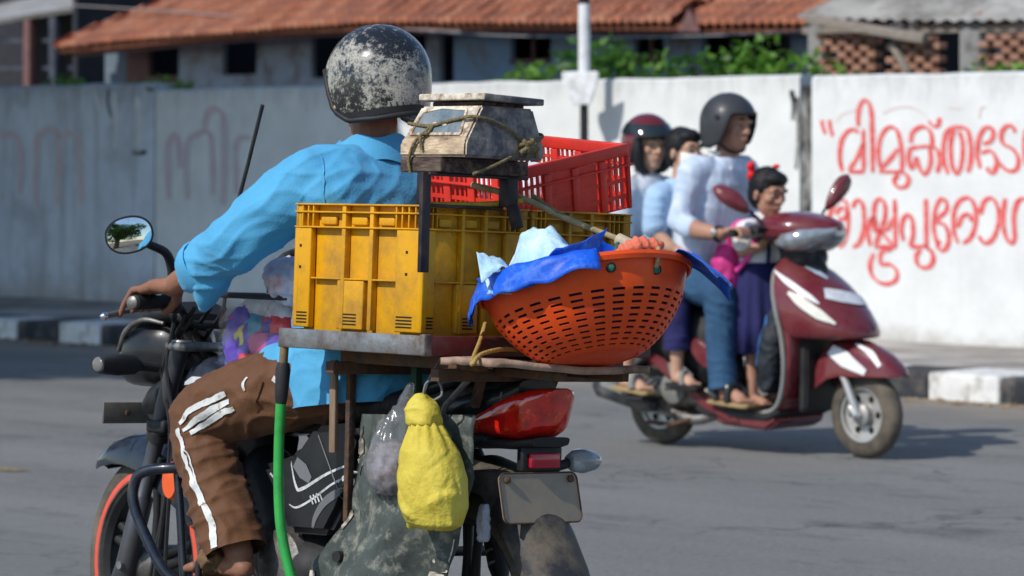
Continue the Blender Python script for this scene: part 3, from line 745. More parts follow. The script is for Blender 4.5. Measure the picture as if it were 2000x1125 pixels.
# ------------------------------------------------------------------ trees by the road: one shades the wall, two stand on the near side
m_bark = mat("bark", (.13, .10, .075), .95, var=.3, vs=4, bump=.8, bs=12, stretch=(3, 3, .6))
def tree(u, n, h, clumps, nleaf, size, label, seed):
    root = empty("street_tree", M_at(u, n, 0), label, "tree", "trees along the road")
    trunk = tube("trunk", [(0, 0, -.1, .42), (.05, 0, .5, .33), (.15, -.1, h * .35, .27), (.1, -.3, h * .6, .2)], .3, m_bark, root, 14, sm=5)
    for i, c in enumerate(clumps):
        if i % 2 == 0: tube("limb", [(.12, -.2, h * .45, .15), (c[0] * .5, c[1] * .5, (h * .5 + c[2]) / 2 + .4, .09), (c[0], c[1], c[2], .03)], .1, m_bark, trunk, 8, sm=4)
    leaves("crown", clumps, nleaf, size, lm3, root, seed=seed)
rg = random.Random(3); cl_ = []
for i in range(190):
    n_ = rg.uniform(-13.0, 1.0)
    cl_.append((rg.uniform(-6.0, 5.0 + .5 * max(0, -n_ - 4)), n_, rg.uniform(5.6, 8.0), rg.uniform(1.0, 1.6), rg.uniform(1.0, 1.6), rg.uniform(.6, 1.0)))
tree(-27.7, 16.9, 8, cl_, 70000, .42, "spreading shade tree on the footpath beside the grey wall", 11)
def round_crown(seed, r, h): 
    g = random.Random(seed); return [(g.gauss(0, r * .45), g.gauss(0, r * .45), h + g.uniform(-r * .5, r * .6), g.uniform(.6, 1.1), g.uniform(.6, 1.1), g.uniform(.5, .9)) for _ in range(22)]
tree(6.6, -1.0, 5, round_crown(5, 2.4, 3.0), 7000, .24, "leafy tree on the near roadside verge beside its twin", 21)
tree(10.5, -3.0, 6, round_crown(8, 2.8, 4.2), 6000, .30, "taller leafy tree on the near verge behind its twin", 22)
for (u_, n_, h_, sd, lb) in ((-7.5, 27.5, 5.0, 31, "broad tree rising behind the brick lattice shed"), (3.5, 25.0, 4.6, 33, "leafy tree behind the far end of the lettered wall"), (-52, 33.0, 5.4, 35, "tall tree behind the open shed")):
    tree(u_, n_, h_, round_crown(sd, 3.4, h_ + .4), 5000, .34, lb, sd)
# ------------------------------------------------------------------ the loaded motorcycle
bike = empty("motorcycle", M_bike, "black commuter motorcycle with an iron rack over its tail, loaded for street selling", "motorcycle")
m_tyre = mat("tyre_rubber", (.035, .033, .031), .85, var=.2, vs=12, bump=.3, bs=80, dirt=(.17, .14, .105), dscale=7, damt=.55, dhard=.2)
m_blk = mat("black_paint", (.010, .011, .013), .30, var=.2, vs=9, spec=.35, coat=.12, dirt=(.03, .03, .03), dscale=8, damt=.24, dhard=.22)
m_bluk = mat("blue_black_paint", (.010, .016, .030), .22, var=.2, vs=9, coat=.4, dirt=(.05, .052, .056), dscale=8, damt=.22, dhard=.22)
m_plas = mat("dull_black_plastic", (.014, .015, .017), .48, var=.25, vs=14, spec=.32, bump=.12, bs=160, dirt=(.04, .038, .035), dscale=7, damt=.28, dhard=.25)
m_alu = mat("dirty_aluminium", (.30, .29, .27), .45, metal=.8, var=.25, vs=14, bump=.15, bs=60, dirt=(.10, .085, .07), dscale=9, damt=.45)
m_fork = mat("fork_grey", (.085, .09, .10), .38, metal=.6, var=.2, vs=10, dirt=(.10, .09, .08), dscale=9, damt=.35)
m_steel = mat("bare_steel", (.30, .30, .30), .42, metal=.75, var=.3, vs=16, bump=.15, bs=70, dirt=(.13, .085, .06), dscale=11, damt=.42)
m_rust = mat("rusty_iron", (.075, .052, .042), .75, metal=.2, var=.4, vs=18, bump=.4, bs=70, dirt=(.17, .085, .045), dscale=14, damt=.45)
m_stripe = mat("red_rim_tape", (.72, .09, .055), .5, var=.12, vs=12)
m_chrome = mat("chrome", (.75, .75, .76), .12, metal=1., var=.1, dirt=(.2, .17, .14), dscale=14, damt=.3)
m_decal = mat("white_decal", (.62, .63, .63), .45, var=.1, vs=20, dirt=(.12, .12, .12), dscale=20, damt=.3)
RW = .305
def wheel(name, M, rim_m, stripe, spokes, disc, m_parent, wide=.045, r=RW, rim_r=.235):
    hub = lathe(name, [(.012, -.085), (.03, -.08), (.05, -.055), (.05, .055), (.03, .08), (.012, .085)], m_alu, m_parent, 24, M)
    hub['label'] = name.replace('_', ' ') + " with cast spokes"
    wdt = wide
    prof = []
    for i in range(17):
        a = math.pi * (i / 16)
        prof.append((rim_r - .012 + (r - rim_r + .012) * math.sin(a) ** .62, -wdt * math.cos(a) * (1 if abs(math.cos(a)) < .8 else .96)))
    prof += [(rim_r - .018, wdt * .7), (rim_r - .018, -wdt * .7)]
    lathe("tyre", prof, m_tyre, hub, 72, closed=True, ang=60)
    lathe("rim", [(rim_r + .004, -wdt * .86), (rim_r - .004, -wdt * .92), (rim_r - .024, -wdt * .8), (rim_r - .034, -wdt * .45), (rim_r - .036, wdt * .45), (rim_r - .024, wdt * .8), (rim_r - .004, wdt * .92), (rim_r + .004, wdt * .86), (rim_r - .012, wdt * .4), (rim_r - .012, -wdt * .4)], rim_m, hub, 60, closed=True)
    if stripe:
        for s in (-1, 1):
            lathe("rim_stripe", [(rim_r + .010, s * (wdt * .93)), (rim_r + .006, s * (wdt * .965)), (rim_r - .007, s * (wdt * .975)), (rim_r - .010, s * (wdt * .90))], m_stripe, hub, 60, closed=True)
    for k in range(spokes):
        a = 2 * math.pi * k / spokes + .35
        for d in (-.10, .10):
            p0 = Vector((.042 * math.cos(a + d * 3), 0, .042 * math.sin(a + d * 3))); p1 = Vector(((rim_r - .028) * math.cos(a + d), 0, (rim_r - .028) * math.sin(a + d)))
            tube("spoke", [(*p0, .016), (*((p0 + p1) / 2), .011), (*p1, .014)], .012, rim_m, hub, 8)
    if disc:
        lathe("brake_disc", [(.060, .062), (.118, .062), (.118, .067), (.060, .067)], m_steel, hub, 40, closed=True)
    return hub
steer = R(-3)
M_fw = Matrix.Translation((1.27, 0, RW)) @ Matrix.Rotation(steer, 4, 'Z')
wheel("front_wheel", M_fw, m_plas, True, 5, False, bike, .044, .305, .243)
wheel("rear_wheel", Matrix.Translation((0, 0, RW)), m_plas, False, 5, False, bike, .052, .305, .240)
# forks: upper tube, slider, boot
for s in (1, -1):
    top, mid, bot = Vector((1.075, s * .095, .905)), Vector((1.160, s * .095, .665)), Vector((1.295, s * .095, .265))
    f_ = tube("fork_leg", [(*top, .026), (*mid, .026)], .026, m_fork, bike, 18)
    tube("fork_collar", [(*mid, .031), (*(mid + (bot - mid) * .05), .031)], .031, m_plas, f_, 18)
    tube("fork_slider", [(*(mid + (bot - mid) * .05), .021), (*(mid + (bot - mid) * .42), .021), (*(mid + (bot - mid) * .44), .029), (*(mid + (bot - mid) * .9), .030), (*bot, .034), (*(bot + Vector((.012, 0, -.04))), .020)], .024, m_fork, f_, 18)
    lathe("fork_cap", [(.002, .006), (.026, .005), (.028, 0), (.024, -.006)], m_alu, f_, 18, Matrix.Translation(top + Vector((-.002, 0, .004))), axis='Z')
box("triple_clamp", (1.02, -.125, .885), (1.11, .125, .908), m_alu, bike, .008)
box("lower_clamp", (1.10, -.125, .665), (1.18, .125, .70), m_plas, bike, .008)
tube("axle", [(1.27, -.13, RW), (1.27, .13, RW)], .011, m_steel, bike, 12)
# front mudguard: an arch round the tyre with a beak
def fender_ring(x, z, wd, depth, n=12):
    return [(x, wd * math.sin(t), z - depth * (1 - math.cos(t) ** .8 if math.cos(t) > 0 else 1)) for t in [(-1 + 2 * i / n) * math.pi / 2 for i in range(n + 1)]]
st = [(1.556, .555, .020, .02), (1.525, .585, .045, .045), (1.46, .625, .062, .07), (1.38, .648, .070, .085), (1.28, .655, .074, .10), (1.18, .640, .076, .12), (1.09, .595, .076, .12), (1.02, .53, .074, .10), (.985, .46, .068, .07)]
fr = []
for i, (x, z, wd, dp) in enumerate(st):
    cx, cz_ = 1.27, RW; d = Vector((x - cx, 0, z - cz_)).normalized()
    fr.append([Vector((x, 0, z)) + Vector((0, wd * math.sin(t), 0)) - d * dp * (1 - max(0, math.cos(t)) ** .8) for t in [(-1 + 2 * k / 14) * math.pi / 2 for k in range(15)]])
o = loft("front_mudguard", fr, m_bluk, bike, caps=False, closed_ring=False); solidify(o, .004); auto_smooth(o, 50)
tube("mudguard_stay", [(1.16, .082, .60), (1.235, .10, .45)], .012, m_plas, bike, 8)
# orange reflector on the fork side
lathe("fork_reflector", [(.002, .012), (.030, .010), (.034, 0)], mat("orange_reflector", (.80, .12, .03), .2, var=.1, coat=.5), bike, 20, Matrix.Translation((1.04, .135, .545)) @ Matrix.Scale(1.5, 4, (0, 0, 1)))
# cables from the bars down to the wheel
for k, (dx, dy) in enumerate(((0, .06), (.02, .045), (-.03, .07))):
    tube("cable", [(1.04 - dx, .05 + dy, .98), (1.13 + dx, dy + .05, .84), (1.09 + dx, dy + .05, .68), (1.10 + dx, dy + .05, .50), (1.14 + dx * 2, dy + .05, .26)], .0055, m_plas, bike, 6, sm=6)
for k in range(4): tube("cable", [(1.0, .16 - k * .05, 1.0), (1.08 + .02 * k, .12 - k * .05, .96 - .02 * k), (1.07 - .02 * k, .06 - .02 * k, .86), (1.0, .03, .80)], .006, m_plas, bike, 6, sm=5)
# handlebar, grips, lever, mirror
tube("handlebar", [(1.075, .0, .955), (1.07, .07, .96), (1.04, .15, 1.015), (.985, .315, 1.012)], .011, m_plas, bike, 12, sm=5)
tube("handlebar", [(1.075, .0, .955), (1.07, -.07, .96), (1.04, -.15, 1.015), (.985, -.34, 1.012)], .011, m_plas, bike, 12, sm=5)
for s in (1, -1):
    a, b = Vector((.990, s * .312, 1.012)), Vector((1.030, s * .190, 1.014))
    g = tube("grip", [(*a, .0175), (*(a.lerp(b, .04)), .0195), (*a.lerp(b, .96), .0175), (*b, .021)], .018, mat("grip_rubber", (.018, .018, .019), .7, var=.2, bump=.5, bs=220), bike, 18)
    lathe("bar_end", [(.002, .018), (.009, .018), (.0165, .013), (.0185, 0)], m_alu, g, 18, Matrix.Translation(a) @ Matrix.Rotation(R(18) if s > 0 else R(162), 4, 'Z'))
    box("switch_box", (1.015, s * .158 - .022, .985), (1.062, s * .158 + .022, 1.035), m_plas, g, .010)
    if s > 0:
        tube("lever", [(1.055, .165, 1.000, .010), (1.075, .22, .995, .008), (1.078, .29, .985, .007), (1.066, .350, .973, .008)], .008, m_alu, g, 10, sm=5)
        ellipsoid("lever_ball", (1.064, .354, .973), (.011, .011, .011), m_chrome, g)
        box("lever_clamp", (1.035, .145, .985), (1.065, .175, 1.012), m_alu, g, .006)
# mirrors
def mirror(s):
    st_ = tube("mirror", [(1.035, s * .165, 1.03, .008), (1.03, s * .165, 1.075, .012), (1.025, s * .172, 1.108, .013), (1.015, s * .20, 1.143, .012), (1.008, s * .25, 1.160, .011), (1.005, s * .29, 1.172, .012)], .01, m_plas, bike, 12, sm=4)
    c = Vector((1.0, s * .330, 1.186)); n = Vector((-.90, .47 if s > 0 else .2, .03)).normalized()
    u = Vector((0, 0, 1)).cross(n).normalized(); v = n.cross(u)
    ang = R(14) * s; u, v = u * math.cos(ang) + v * math.sin(ang), v * math.cos(ang) - u * math.sin(ang)
    def ring(a, b, off, e=.9):
        return [c + n * off + u * (a * math.copysign(abs(math.cos(t)) ** e, math.cos(t))) + v * (b * math.copysign(abs(math.sin(t)) ** e, math.sin(t))) for t in [2 * math.pi * k / 40 for k in range(40)]]
    loft("mirror_shell", [ring(.025, .02, -.030), ring(.048, .036, -.023), ring(.061, .046, -.009), ring(.064, .049, .003), ring(.0592, .0442, .004), ring(.0592, .0442, .0005)], m_plas, st_)
    loft("mirror_glass", [ring(.059 * k, .044 * k, .0042 - .0026 * k * k) for k in (1, .9, .75, .6, .45, .3, .15, .03)], mat("mirror_glass", (.80, .84, .83), .02, metal=1., var=.02, dirt=(.4, .4, .38), dscale=20, damt=.18), st_)
mirror(1); mirror(-1)
# headlamp nacelle and instrument cowl
def ring_yz(x, zc, wy, hz, n=20, e=.8, yc=0):
    return [(x, yc + wy * math.copysign(abs(math.cos(t)) ** e, math.cos(t)), zc + hz * math.copysign(abs(math.sin(t)) ** e, math.sin(t))) for t in [2 * math.pi * k / n for k in range(n)]]
cowl = loft("headlamp_cowl", [ring_yz(1.135, .875, .06, .065), ring_yz(1.17, .88, .095, .090), ring_yz(1.24, .88, .112, .098), ring_yz(1.32, .868, .108, .090), ring_yz(1.365, .85, .085, .070)], m_blk, bike)
loft("headlamp_glass", [ring_yz(1.364, .848, .080, .066), ring_yz(1.385, .842, .066, .055), ring_yz(1.392, .838, .025, .025)], mat("clear_lens", (.8, .82, .85), .08, trans=.8, var=.05), cowl)
for s in (1, -1):
    tube("cowl_trim", [(1.15, s * .098, .955, .005), (1.22, s * .114, .962, .007), (1.30, s * .110, .930, .008), (1.36, s * .090, .875, .006)], .008, m_alu, cowl, 8, sm=5)
loft("instrument_visor", [ring_yz(1.10, .965, .06, .02), ring_yz(1.14, .985, .10, .03), ring_yz(1.22, .975, .115, .035), ring_yz(1.30, .945, .09, .03)], m_plas, cowl)
lathe("horn", [(.005, -.02), (.035, -.015), (.045, .0), (.04, .012), (.01, .016)], m_plas, bike, 20, Matrix.Translation((1.21, .06, .73)))
blob("headlamp_bracket", [('cap', [(1.12, .05, .80, .04), (1.20, .06, .75, .045), (1.26, .04, .73, .035)]), ('cap', [(1.12, -.05, .80, .04), (1.20, -.06, .75, .04)])], .01, m_plas, bike, 3)
for s in (1, -1):   # front turn signals
    sg = tube("turn_signal", [(1.14, s * .12, .838, .013), (1.15, s * .19, .843, .013)], .013, m_plas, bike, 12)
    loft("signal_body", [[(1.15 + .030 * cx, s * y, .845 + h * cz2) for cx, cz2 in [(math.copysign(abs(math.cos(t)) ** .6, math.cos(t)), math.copysign(abs(math.sin(t)) ** .6, math.sin(t))) for t in [2 * math.pi * k / 20 for k in range(20)]]] for y, h in ((.185, .014), (.20, .026), (.25, .029), (.295, .025), (.308, .018))], m_plas, sg)
    ellipsoid("signal_end", (1.15, s * .306, .845), (.024, .008, .020), mat("grey_lens", (.16, .16, .155), .2, var=.1), sg)
fp = box("front_number_plate", (1.325, -.125, .680), (1.331, .158, .737), mat("blank_grey_plate", (.17, .16, .14), .55, metal=.3, var=.2, vs=20, dirt=(.16, .13, .10), dscale=12, damt=.45), bike, .002)
for y in (.08, -.05): lathe("plate_bolt", [(.008, -.0), (.008, -.006), (.002, -.007)], m_rust, fp, 10, Matrix.Translation((1.325, y, .708)) @ Matrix.Rotation(R(-90), 4, 'Z'))
# tank, seat, side covers
def ring_x(x, zc, wy, hz, **k): return ring_yz(x, zc, wy, hz, **k)
tank = loft("fuel_tank", [ring_x(1.045, .79, .05, .05), ring_x(1.02, .785, .12, .085), ring_x(.93, .785, .165, .105), ring_x(.80, .78, .165, .10), ring_x(.70, .765, .13, .085), ring_x(.64, .75, .10, .06)], m_bluk, bike)
bt = bvh_of(tank)
ribbon_on("tank_stripe", bt, [(1.03, .12, .80), (.95, .17, .815), (.85, .175, .82)], [.006, .02, .012], m_decal, tank)
ribbon_on("tank_stripe", bt, [(1.02, .13, .775), (.95, .17, .79), (.88, .175, .80)], [.004, .008, .006], m_decal, tank)
loft("tank_shroud", [ring_yz(.90, .66, .175, .10), ring_yz(.97, .66, .175, .11), ring_yz(1.03, .64, .15, .10), ring_yz(1.06, .62, .12, .06)], m_bluk, bike)
loft("seat", [ring_yz(.66, .775, .09, .03), ring_yz(.58, .775, .125, .035), ring_yz(.40, .765, .14, .038), ring_yz(.22, .785, .135, .042), ring_yz(0, .815, .115, .042), ring_yz(-.16, .835, .075, .034), ring_yz(-.20, .84, .05, .02)], mat("seat_vinyl", (.018, .018, .019), .6, var=.2, vs=12, bump=.2, bs=160, dirt=(.1, .09, .08), dscale=7, damt=.3), bike)
box("frame_rail", (-.15, -.10, .70), (.70, .10, .735), m_plas, bike, .012)
tube("downtube", [(1.03, 0, .82), (.95, 0, .55), (.84, 0, .33), (.50, 0, .26), (.30, 0, .30), (.28, 0, .72)], .022, m_blk, bike, 12, sm=4)
# side cover with the graphics on it (left), plain on the right
out = [(.639, .613), (.529, .640), (.500, .650), (.431, .722), (.272, .742), (.230, .700), (.262, .610), (.315, .517), (.36, .455), (.52, .450), (.56, .520)]
for s in (1, -1):
    sc_ = plate("side_cover", out, s * .095, s * .165, m_blk, bike, .018)
    if s > 0:
        def pt(px, py): return tuple(B(px, py, y=.166))
        bs2 = bvh_of(sc_)
        def dec(pts, wd, nm="cover_decal", m=m_decal): return ribbon_on(nm, bs2, [pt(*q) for q in pts], wd, m, sc_, .0018)
        dec([(568, 900), (578, 948), (590, 955), (640, 925), (688, 905)], [.003, .008, .009, .007, .004])
        dec([(565, 985), (580, 991), (610, 975), (650, 945), (690, 925)], [.003, .006, .006, .004])
        dec([(610, 1040), (616, 1010), (640, 975), (690, 948)], [.006, .016, .022, .02], m=mat("grey_decal", (.14, .145, .15), .45, var=.1))
        for q in range(4): dec([(606 + q * 6, 968 - q * 2.2), (612 + q * 6, 985 - q * 2.4)], .005)
        for q in range(3): dec([(660 + q * 9, 942 - q * 3), (672 + q * 9, 930 - q * 3)], .005)
        for q in range(2): dec([(528 + q * 8, 924 - q * 4), (540 + q * 8, 938 - q * 5)], .006)
        dec([(577, 902), (592, 920), (606, 938)], [.03, .042, .02], m=mat("pale_grey_panel", (.16, .165, .17), .4, var=.1))
        dec([(622, 850), (640, 900), (672, 988)], .004, m=mat("scratch", (.17, .16, .15), .6))
# engine block, cylinder, exhaust, foot pegs
eng = blob("engine", [('ell', (.62, 0, .38), (.17, .14, .12)), ('ell', (.50, .02, .36), (.13, .15, .10)), ('cap', [(.68, 0, .42, .085), (.80, 0, .58, .075)])], .012, m_plas, bike, 2)
for k in range(7): box("cooling_fin", (.70, -.085, -.004), (.86, .085, .004), m_alu, eng, .002, Matrix.Translation((.02 + k * .014, 0, .44 + k * .022)))
lathe("clutch_cover", [(.002, .17), (.06, .168), (.085, .15), (.09, .12)], m_alu, eng, 28, Matrix.Translation((.56, 0, .37)))
tube("exhaust_pipe", [(.84, -.05, .50), (.92, -.08, .40), (.85, -.12, .27), (.55, -.15, .25), (.20, -.19, .28)], .02, m_chrome, bike, 12, sm=5)
tube("muffler", [(.22, -.19, .28, .03), (.15, -.195, .285, .045), (-.25, -.21, .34, .047), (-.28, -.21, .345, .03)], .045, m_plas, bike, 18)
for s in (1, -1):
    fp_ = tube("foot_peg", [(.56, s * .10, .315, .014), (.56, s * .28, .315, .016)], .015, m_plas, bike, 12)
    tube("passenger_peg", [(.22, s * .12, .42, .012), (.20, s * .26, .42, .014)], .014, m_plas, bike, 10)
box("chain_case", (0.0, .085, .27), (.50, .115, .37), m_plas, bike, .02)
for s in (1, -1):
    beam("swingarm", (.48, s * .095, .34), (-.03, s * .095, .305), .022, .045, m_plas, bike, .006)
    tube("shock_absorber", [(.02, s * .125, .34, .012), (.035, s * .125, .40, .028), (.10, s * .125, .60, .028), (.13, s * .125, .68, .012)], .028, m_plas, bike, 14)
    sp = [(.032 + .068 * t + .034 * math.cos(t * 44) * .3, s * .125 + .034 * math.sin(t * 44), .40 + .21 * t + .03 * math.cos(t * 44) * .0) for t in [k / 90 for k in range(91)]]
    tube("shock_spring", sp, .0045, m_stripe if s > 0 else m_steel, bike, 6)
# crash guard in front of the knees
for s in (1, -1):
    tube("crash_guard", [(.86, s * .06, .585), (.90, s * .20, .590), (.99, s * .262, .575), (1.016, s * .275, .535), (1.008, s * .275, .48), (.965, s * .262, .40), (.90, s * .235, .31), (.82, s * .16, .265), (.76, s * .05, .26)], .0145, m_bluk, bike, 12, sm=6)
tube("leg_guard_bar", [(.93, .20, .58), (.915, .195, .45), (.90, .19, .30)], .012, m_bluk, bike, 10, sm=3)
# tail: fairing, lamp, reflector, plate, rear mudguard, grab rail, rear signals
loft("tail_fairing", [ring_yz(.26, .74, .12, .05), ring_yz(.08, .775, .12, .055), ring_yz(-.08, .80, .105, .055), ring_yz(-.16, .815, .085, .05), ring_yz(-.22, .85, .06, .02)], m_blk, bike)
m_lamp = mat("red_lens", (.62, .014, .008), .10, var=.35, vs=34, coat=.6, spec=.7, dirt=(.95, .10, .012), dscale=26, damt=.28, dhard=.05)
def lamp_ring(x, zl, zh, wy): return [(x + (.86 - ((zl + zh) / 2 + (zh - zl) / 2 * cz2)) * .30, wy * cy, (zl + zh) / 2 + (zh - zl) / 2 * cz2) for cy, cz2 in [(math.copysign(abs(math.cos(t)) ** .42, math.cos(t)), math.copysign(abs(math.sin(t)) ** .5, math.sin(t))) for t in [2 * math.pi * k / 28 for k in range(28)]]]
tl = loft("tail_lamp", [lamp_ring(-.03, .735, .745, .080), lamp_ring(-.12, .728, .790, .092), lamp_ring(-.20, .724, .832, .088), lamp_ring(-.26, .724, .850, .078), lamp_ring(-.295, .742, .852, .062), lamp_ring(-.312, .785, .850, .036)], m_lamp, bike, ang=50)
loft("lamp_surround", [lamp_ring(.0, .700, .722, .06), lamp_ring(-.14, .700, .727, .103), lamp_ring(-.26, .702, .726, .09), lamp_ring(-.315, .712, .735, .06)], m_plas, tl)
rr = box("rear_reflector", (-.262, -.045, .660), (-.250, .050, .696), mat("red_reflector", (.42, .012, .03), .18, var=.1, coat=.5), bike, .004)
box("reflector_holder", (-.249, -.062, .650), (-.225, .066, .712), m_plas, rr, .006)
Mp = Matrix.Translation((-.262, .018, .590)) @ Matrix.Rotation(R(14), 4, 'Y')
pl = plate("rear_number_plate", [(.125 - .018 + .018 * math.cos(a) if k < 10 or k > 29 else -.125 + .018 + .018 * math.cos(a), (.060 - .018 if k < 20 else -.060 + .018) + .018 * math.sin(a)) for k in range(40) for a in [2 * math.pi * k / 40]], -.002, .004, mat("blank_mottled_plate", (.27, .24, .20), .5, metal=.25, var=.18, vs=14, dirt=(.40, .31, .21), dscale=7, damt=.4, dhard=.25), bike, .0012, Mp @ Matrix.Rotation(R(-90), 4, 'Z'))  # dull plate tone with paler tan blotches
tube("plate_rim", [(sx_ * .107 + .018 * math.cos(a), -.0025, sz_ * .042 + .018 * math.sin(a)) for sx_, sz_, a0 in ((1, 1, 0), (-1, 1, 90), (-1, -1, 180), (1, -1, 270)) for a in [R(a0 + 15 * k) for k in range(7)]], .0022, m_rust, pl, 6, closed=True)
for y in (.102, -.102): lathe("plate_bolt", [(.009, 0), (.009, -.006), (.004, -.009)], m_rust, pl, 12, Matrix.Translation((y, -.003, .044)))
fr = []
for x, z, wd in ((.10, .64, .085), (-.06, .68, .09), (-.17, .655, .095), (-.235, .60, .098), (-.30, .52, .098), (-.36, .43, .095), (-.405, .34, .085), (-.425, .28, .07)):
    d = Vector((x - .02, 0, z - .28)).normalized()
    fr.append([Vector((x, wd * math.sin(t), z)) - d * .075 * (1 - max(0, math.cos(t)) ** .7) for t in [(-1 + 2 * k / 14) * math.pi / 2 for k in range(15)]])
o = loft("rear_mudguard", fr, mat("mudguard_plastic", (.035, .034, .036), .5, var=.2, vs=9, bump=.1, bs=100, dirt=(.17, .14, .10), dscale=5, damt=.44, dhard=.10), bike, caps=False, closed_ring=False); solidify(o, .004); auto_smooth(o, 50)
for s in (-1,):
    sg = tube("turn_signal", [(-.235, s * .05, .660, .012), (-.24, s * .100, .672, .012)], .012, m_plas, bike, 12)
    rg_ = []
    for y, w_ in ((.088, .016), (.103, .026), (.128, .030), (.165, .024), (.183, .012)): rg_.append([(-.245 + w_ * 1.15 * math.cos(t), s * y, .675 + w_ * math.sin(t)) for t in [2 * math.pi * k / 20 for k in range(20)]])
    loft("signal_lens", rg_, mat("smoked_lens", (.42, .44, .44), .12, var=.15, vs=30, trans=.35, coat=.4), sg)
    ellipsoid("signal_bulb", (-.262, s * .135, .672), (.014, .014, .012), mat("amber_bulb", (.75, .20, .05), .3), sg)
tube("grab_rail", [(.05, .125, .83), (-.12, .12, .875), (-.24, .09, .895), (-.285, 0, .90), (-.24, -.09, .895), (-.12, -.12, .875), (.05, -.125, .83)], .013, m_blk, bike, 12, sm=6)

# ------------------------------------------------------------------ the iron carrier over the tail
rack = box("carrier_rack", (-.16, -.34, .9235), (.26, .34, .9295), mat("plank_deck", (.12, .09, .065), .85, var=.3, vs=9, bump=.4, bs=30), bike, .002)
rack['label'] = "angle iron carrier tray with a wooden deck"
def angle_rail(a, b, inward, m, nm="tray_rail"):
    beam(nm, Vector(a) + Vector((0, 0, .022)), Vector(b) + Vector((0, 0, .022)), .004, .046, m, rack, .0012)
    beam("rail_flange", Vector(a) + Vector(inward) * .016, Vector(b) + Vector(inward) * .016, .030, .004, m, rack, .0012)
zt = .925
angle_rail((.322, .362, zt), (-.222, .362, zt), (0, -1, 0), m_steel)
m_redrail = mat("maroon_rail_paint", (.14, .022, .024), .5, var=.25, vs=14, dirt=(.10, .085, .075), dscale=9, damt=.42)
angle_rail((-.222, .360, zt), (-.222, -.37, zt), (1, 0, 0), m_redrail)
angle_rail((.322, .360, zt), (.322, -.37, zt), (-1, 0, 0), m_rust)
angle_rail((.322, -.37, zt), (-.222, -.37, zt), (0, 1, 0), m_rust)
box("corner_weld", (-.226, .340, .922), (-.205, .366, .974), m_steel, rack, .005)
for y in (.22, -.22): beam("cross_bearer", (.24, y, .905), (-.27, y, .905), .03, .03, m_rust, rack)
for x in (.20, -.19): beam("cross_bearer", (x, .30, .912 - .034), (x, -.30, .912 - .034), .03, .03, m_rust, rack)
for y in (.20, -.20):
    beam("rack_post", (.238, y, .89), (.232, y, .50), .020, .016, m_rust, rack)
    beam("rack_post", (.05, y * .75, .89), (.05, y * .75, .70), .022, .022, mat("green_iron", (.02, .06, .035), .6, var=.2, dirt=(.1, .07, .05), dscale=12, damt=.35), rack)
    beam("rack_post", (-.16, y * .6, .89), (-.12, y * .55, .80), .020, .020, m_rust, rack)
beam("wooden_strut", (.262, .235, .895), (.254, .235, .668), .012, .022, mat("strut_wood", (.22, .15, .10), .8, var=.3, vs=12, stretch=(4, 4, 1)), rack)
tube("rack_stay", [(-.18, .17, .88), (-.05, .14, .80), (.0, .12, .74)], .008, m_steel, rack, 8)
# green hose sleeve over the front left stanchion
m_hose = mat("green_hose", (.03, .34, .06), .35, var=.14, vs=9, coat=.2, dirt=(.02, .13, .04), dscale=12, damt=.3)
sl_ = tube("stanchion", [(.312, .352, .926, .011), (.318, .35, .86, .011)], .011, mat("bamboo_brown", (.20, .14, .07), .7, var=.3, vs=20), rack, 12)
tube("tape_wrap", [(.316, .35, .885, .014), (.317, .35, .868, .0185), (.320, .35, .80, .016), (.321, .35, .785, .013)], .015, m_plas, rack, 14)
tube("hose_sleeve", [(.321, .35, .79), (.323, .35, .70), (.320, .35, .60), (.308, .35, .50), (.288, .345, .42), (.262, .335, .34), (.235, .315, .28)], .0128, m_hose, rack, 16, sm=5)
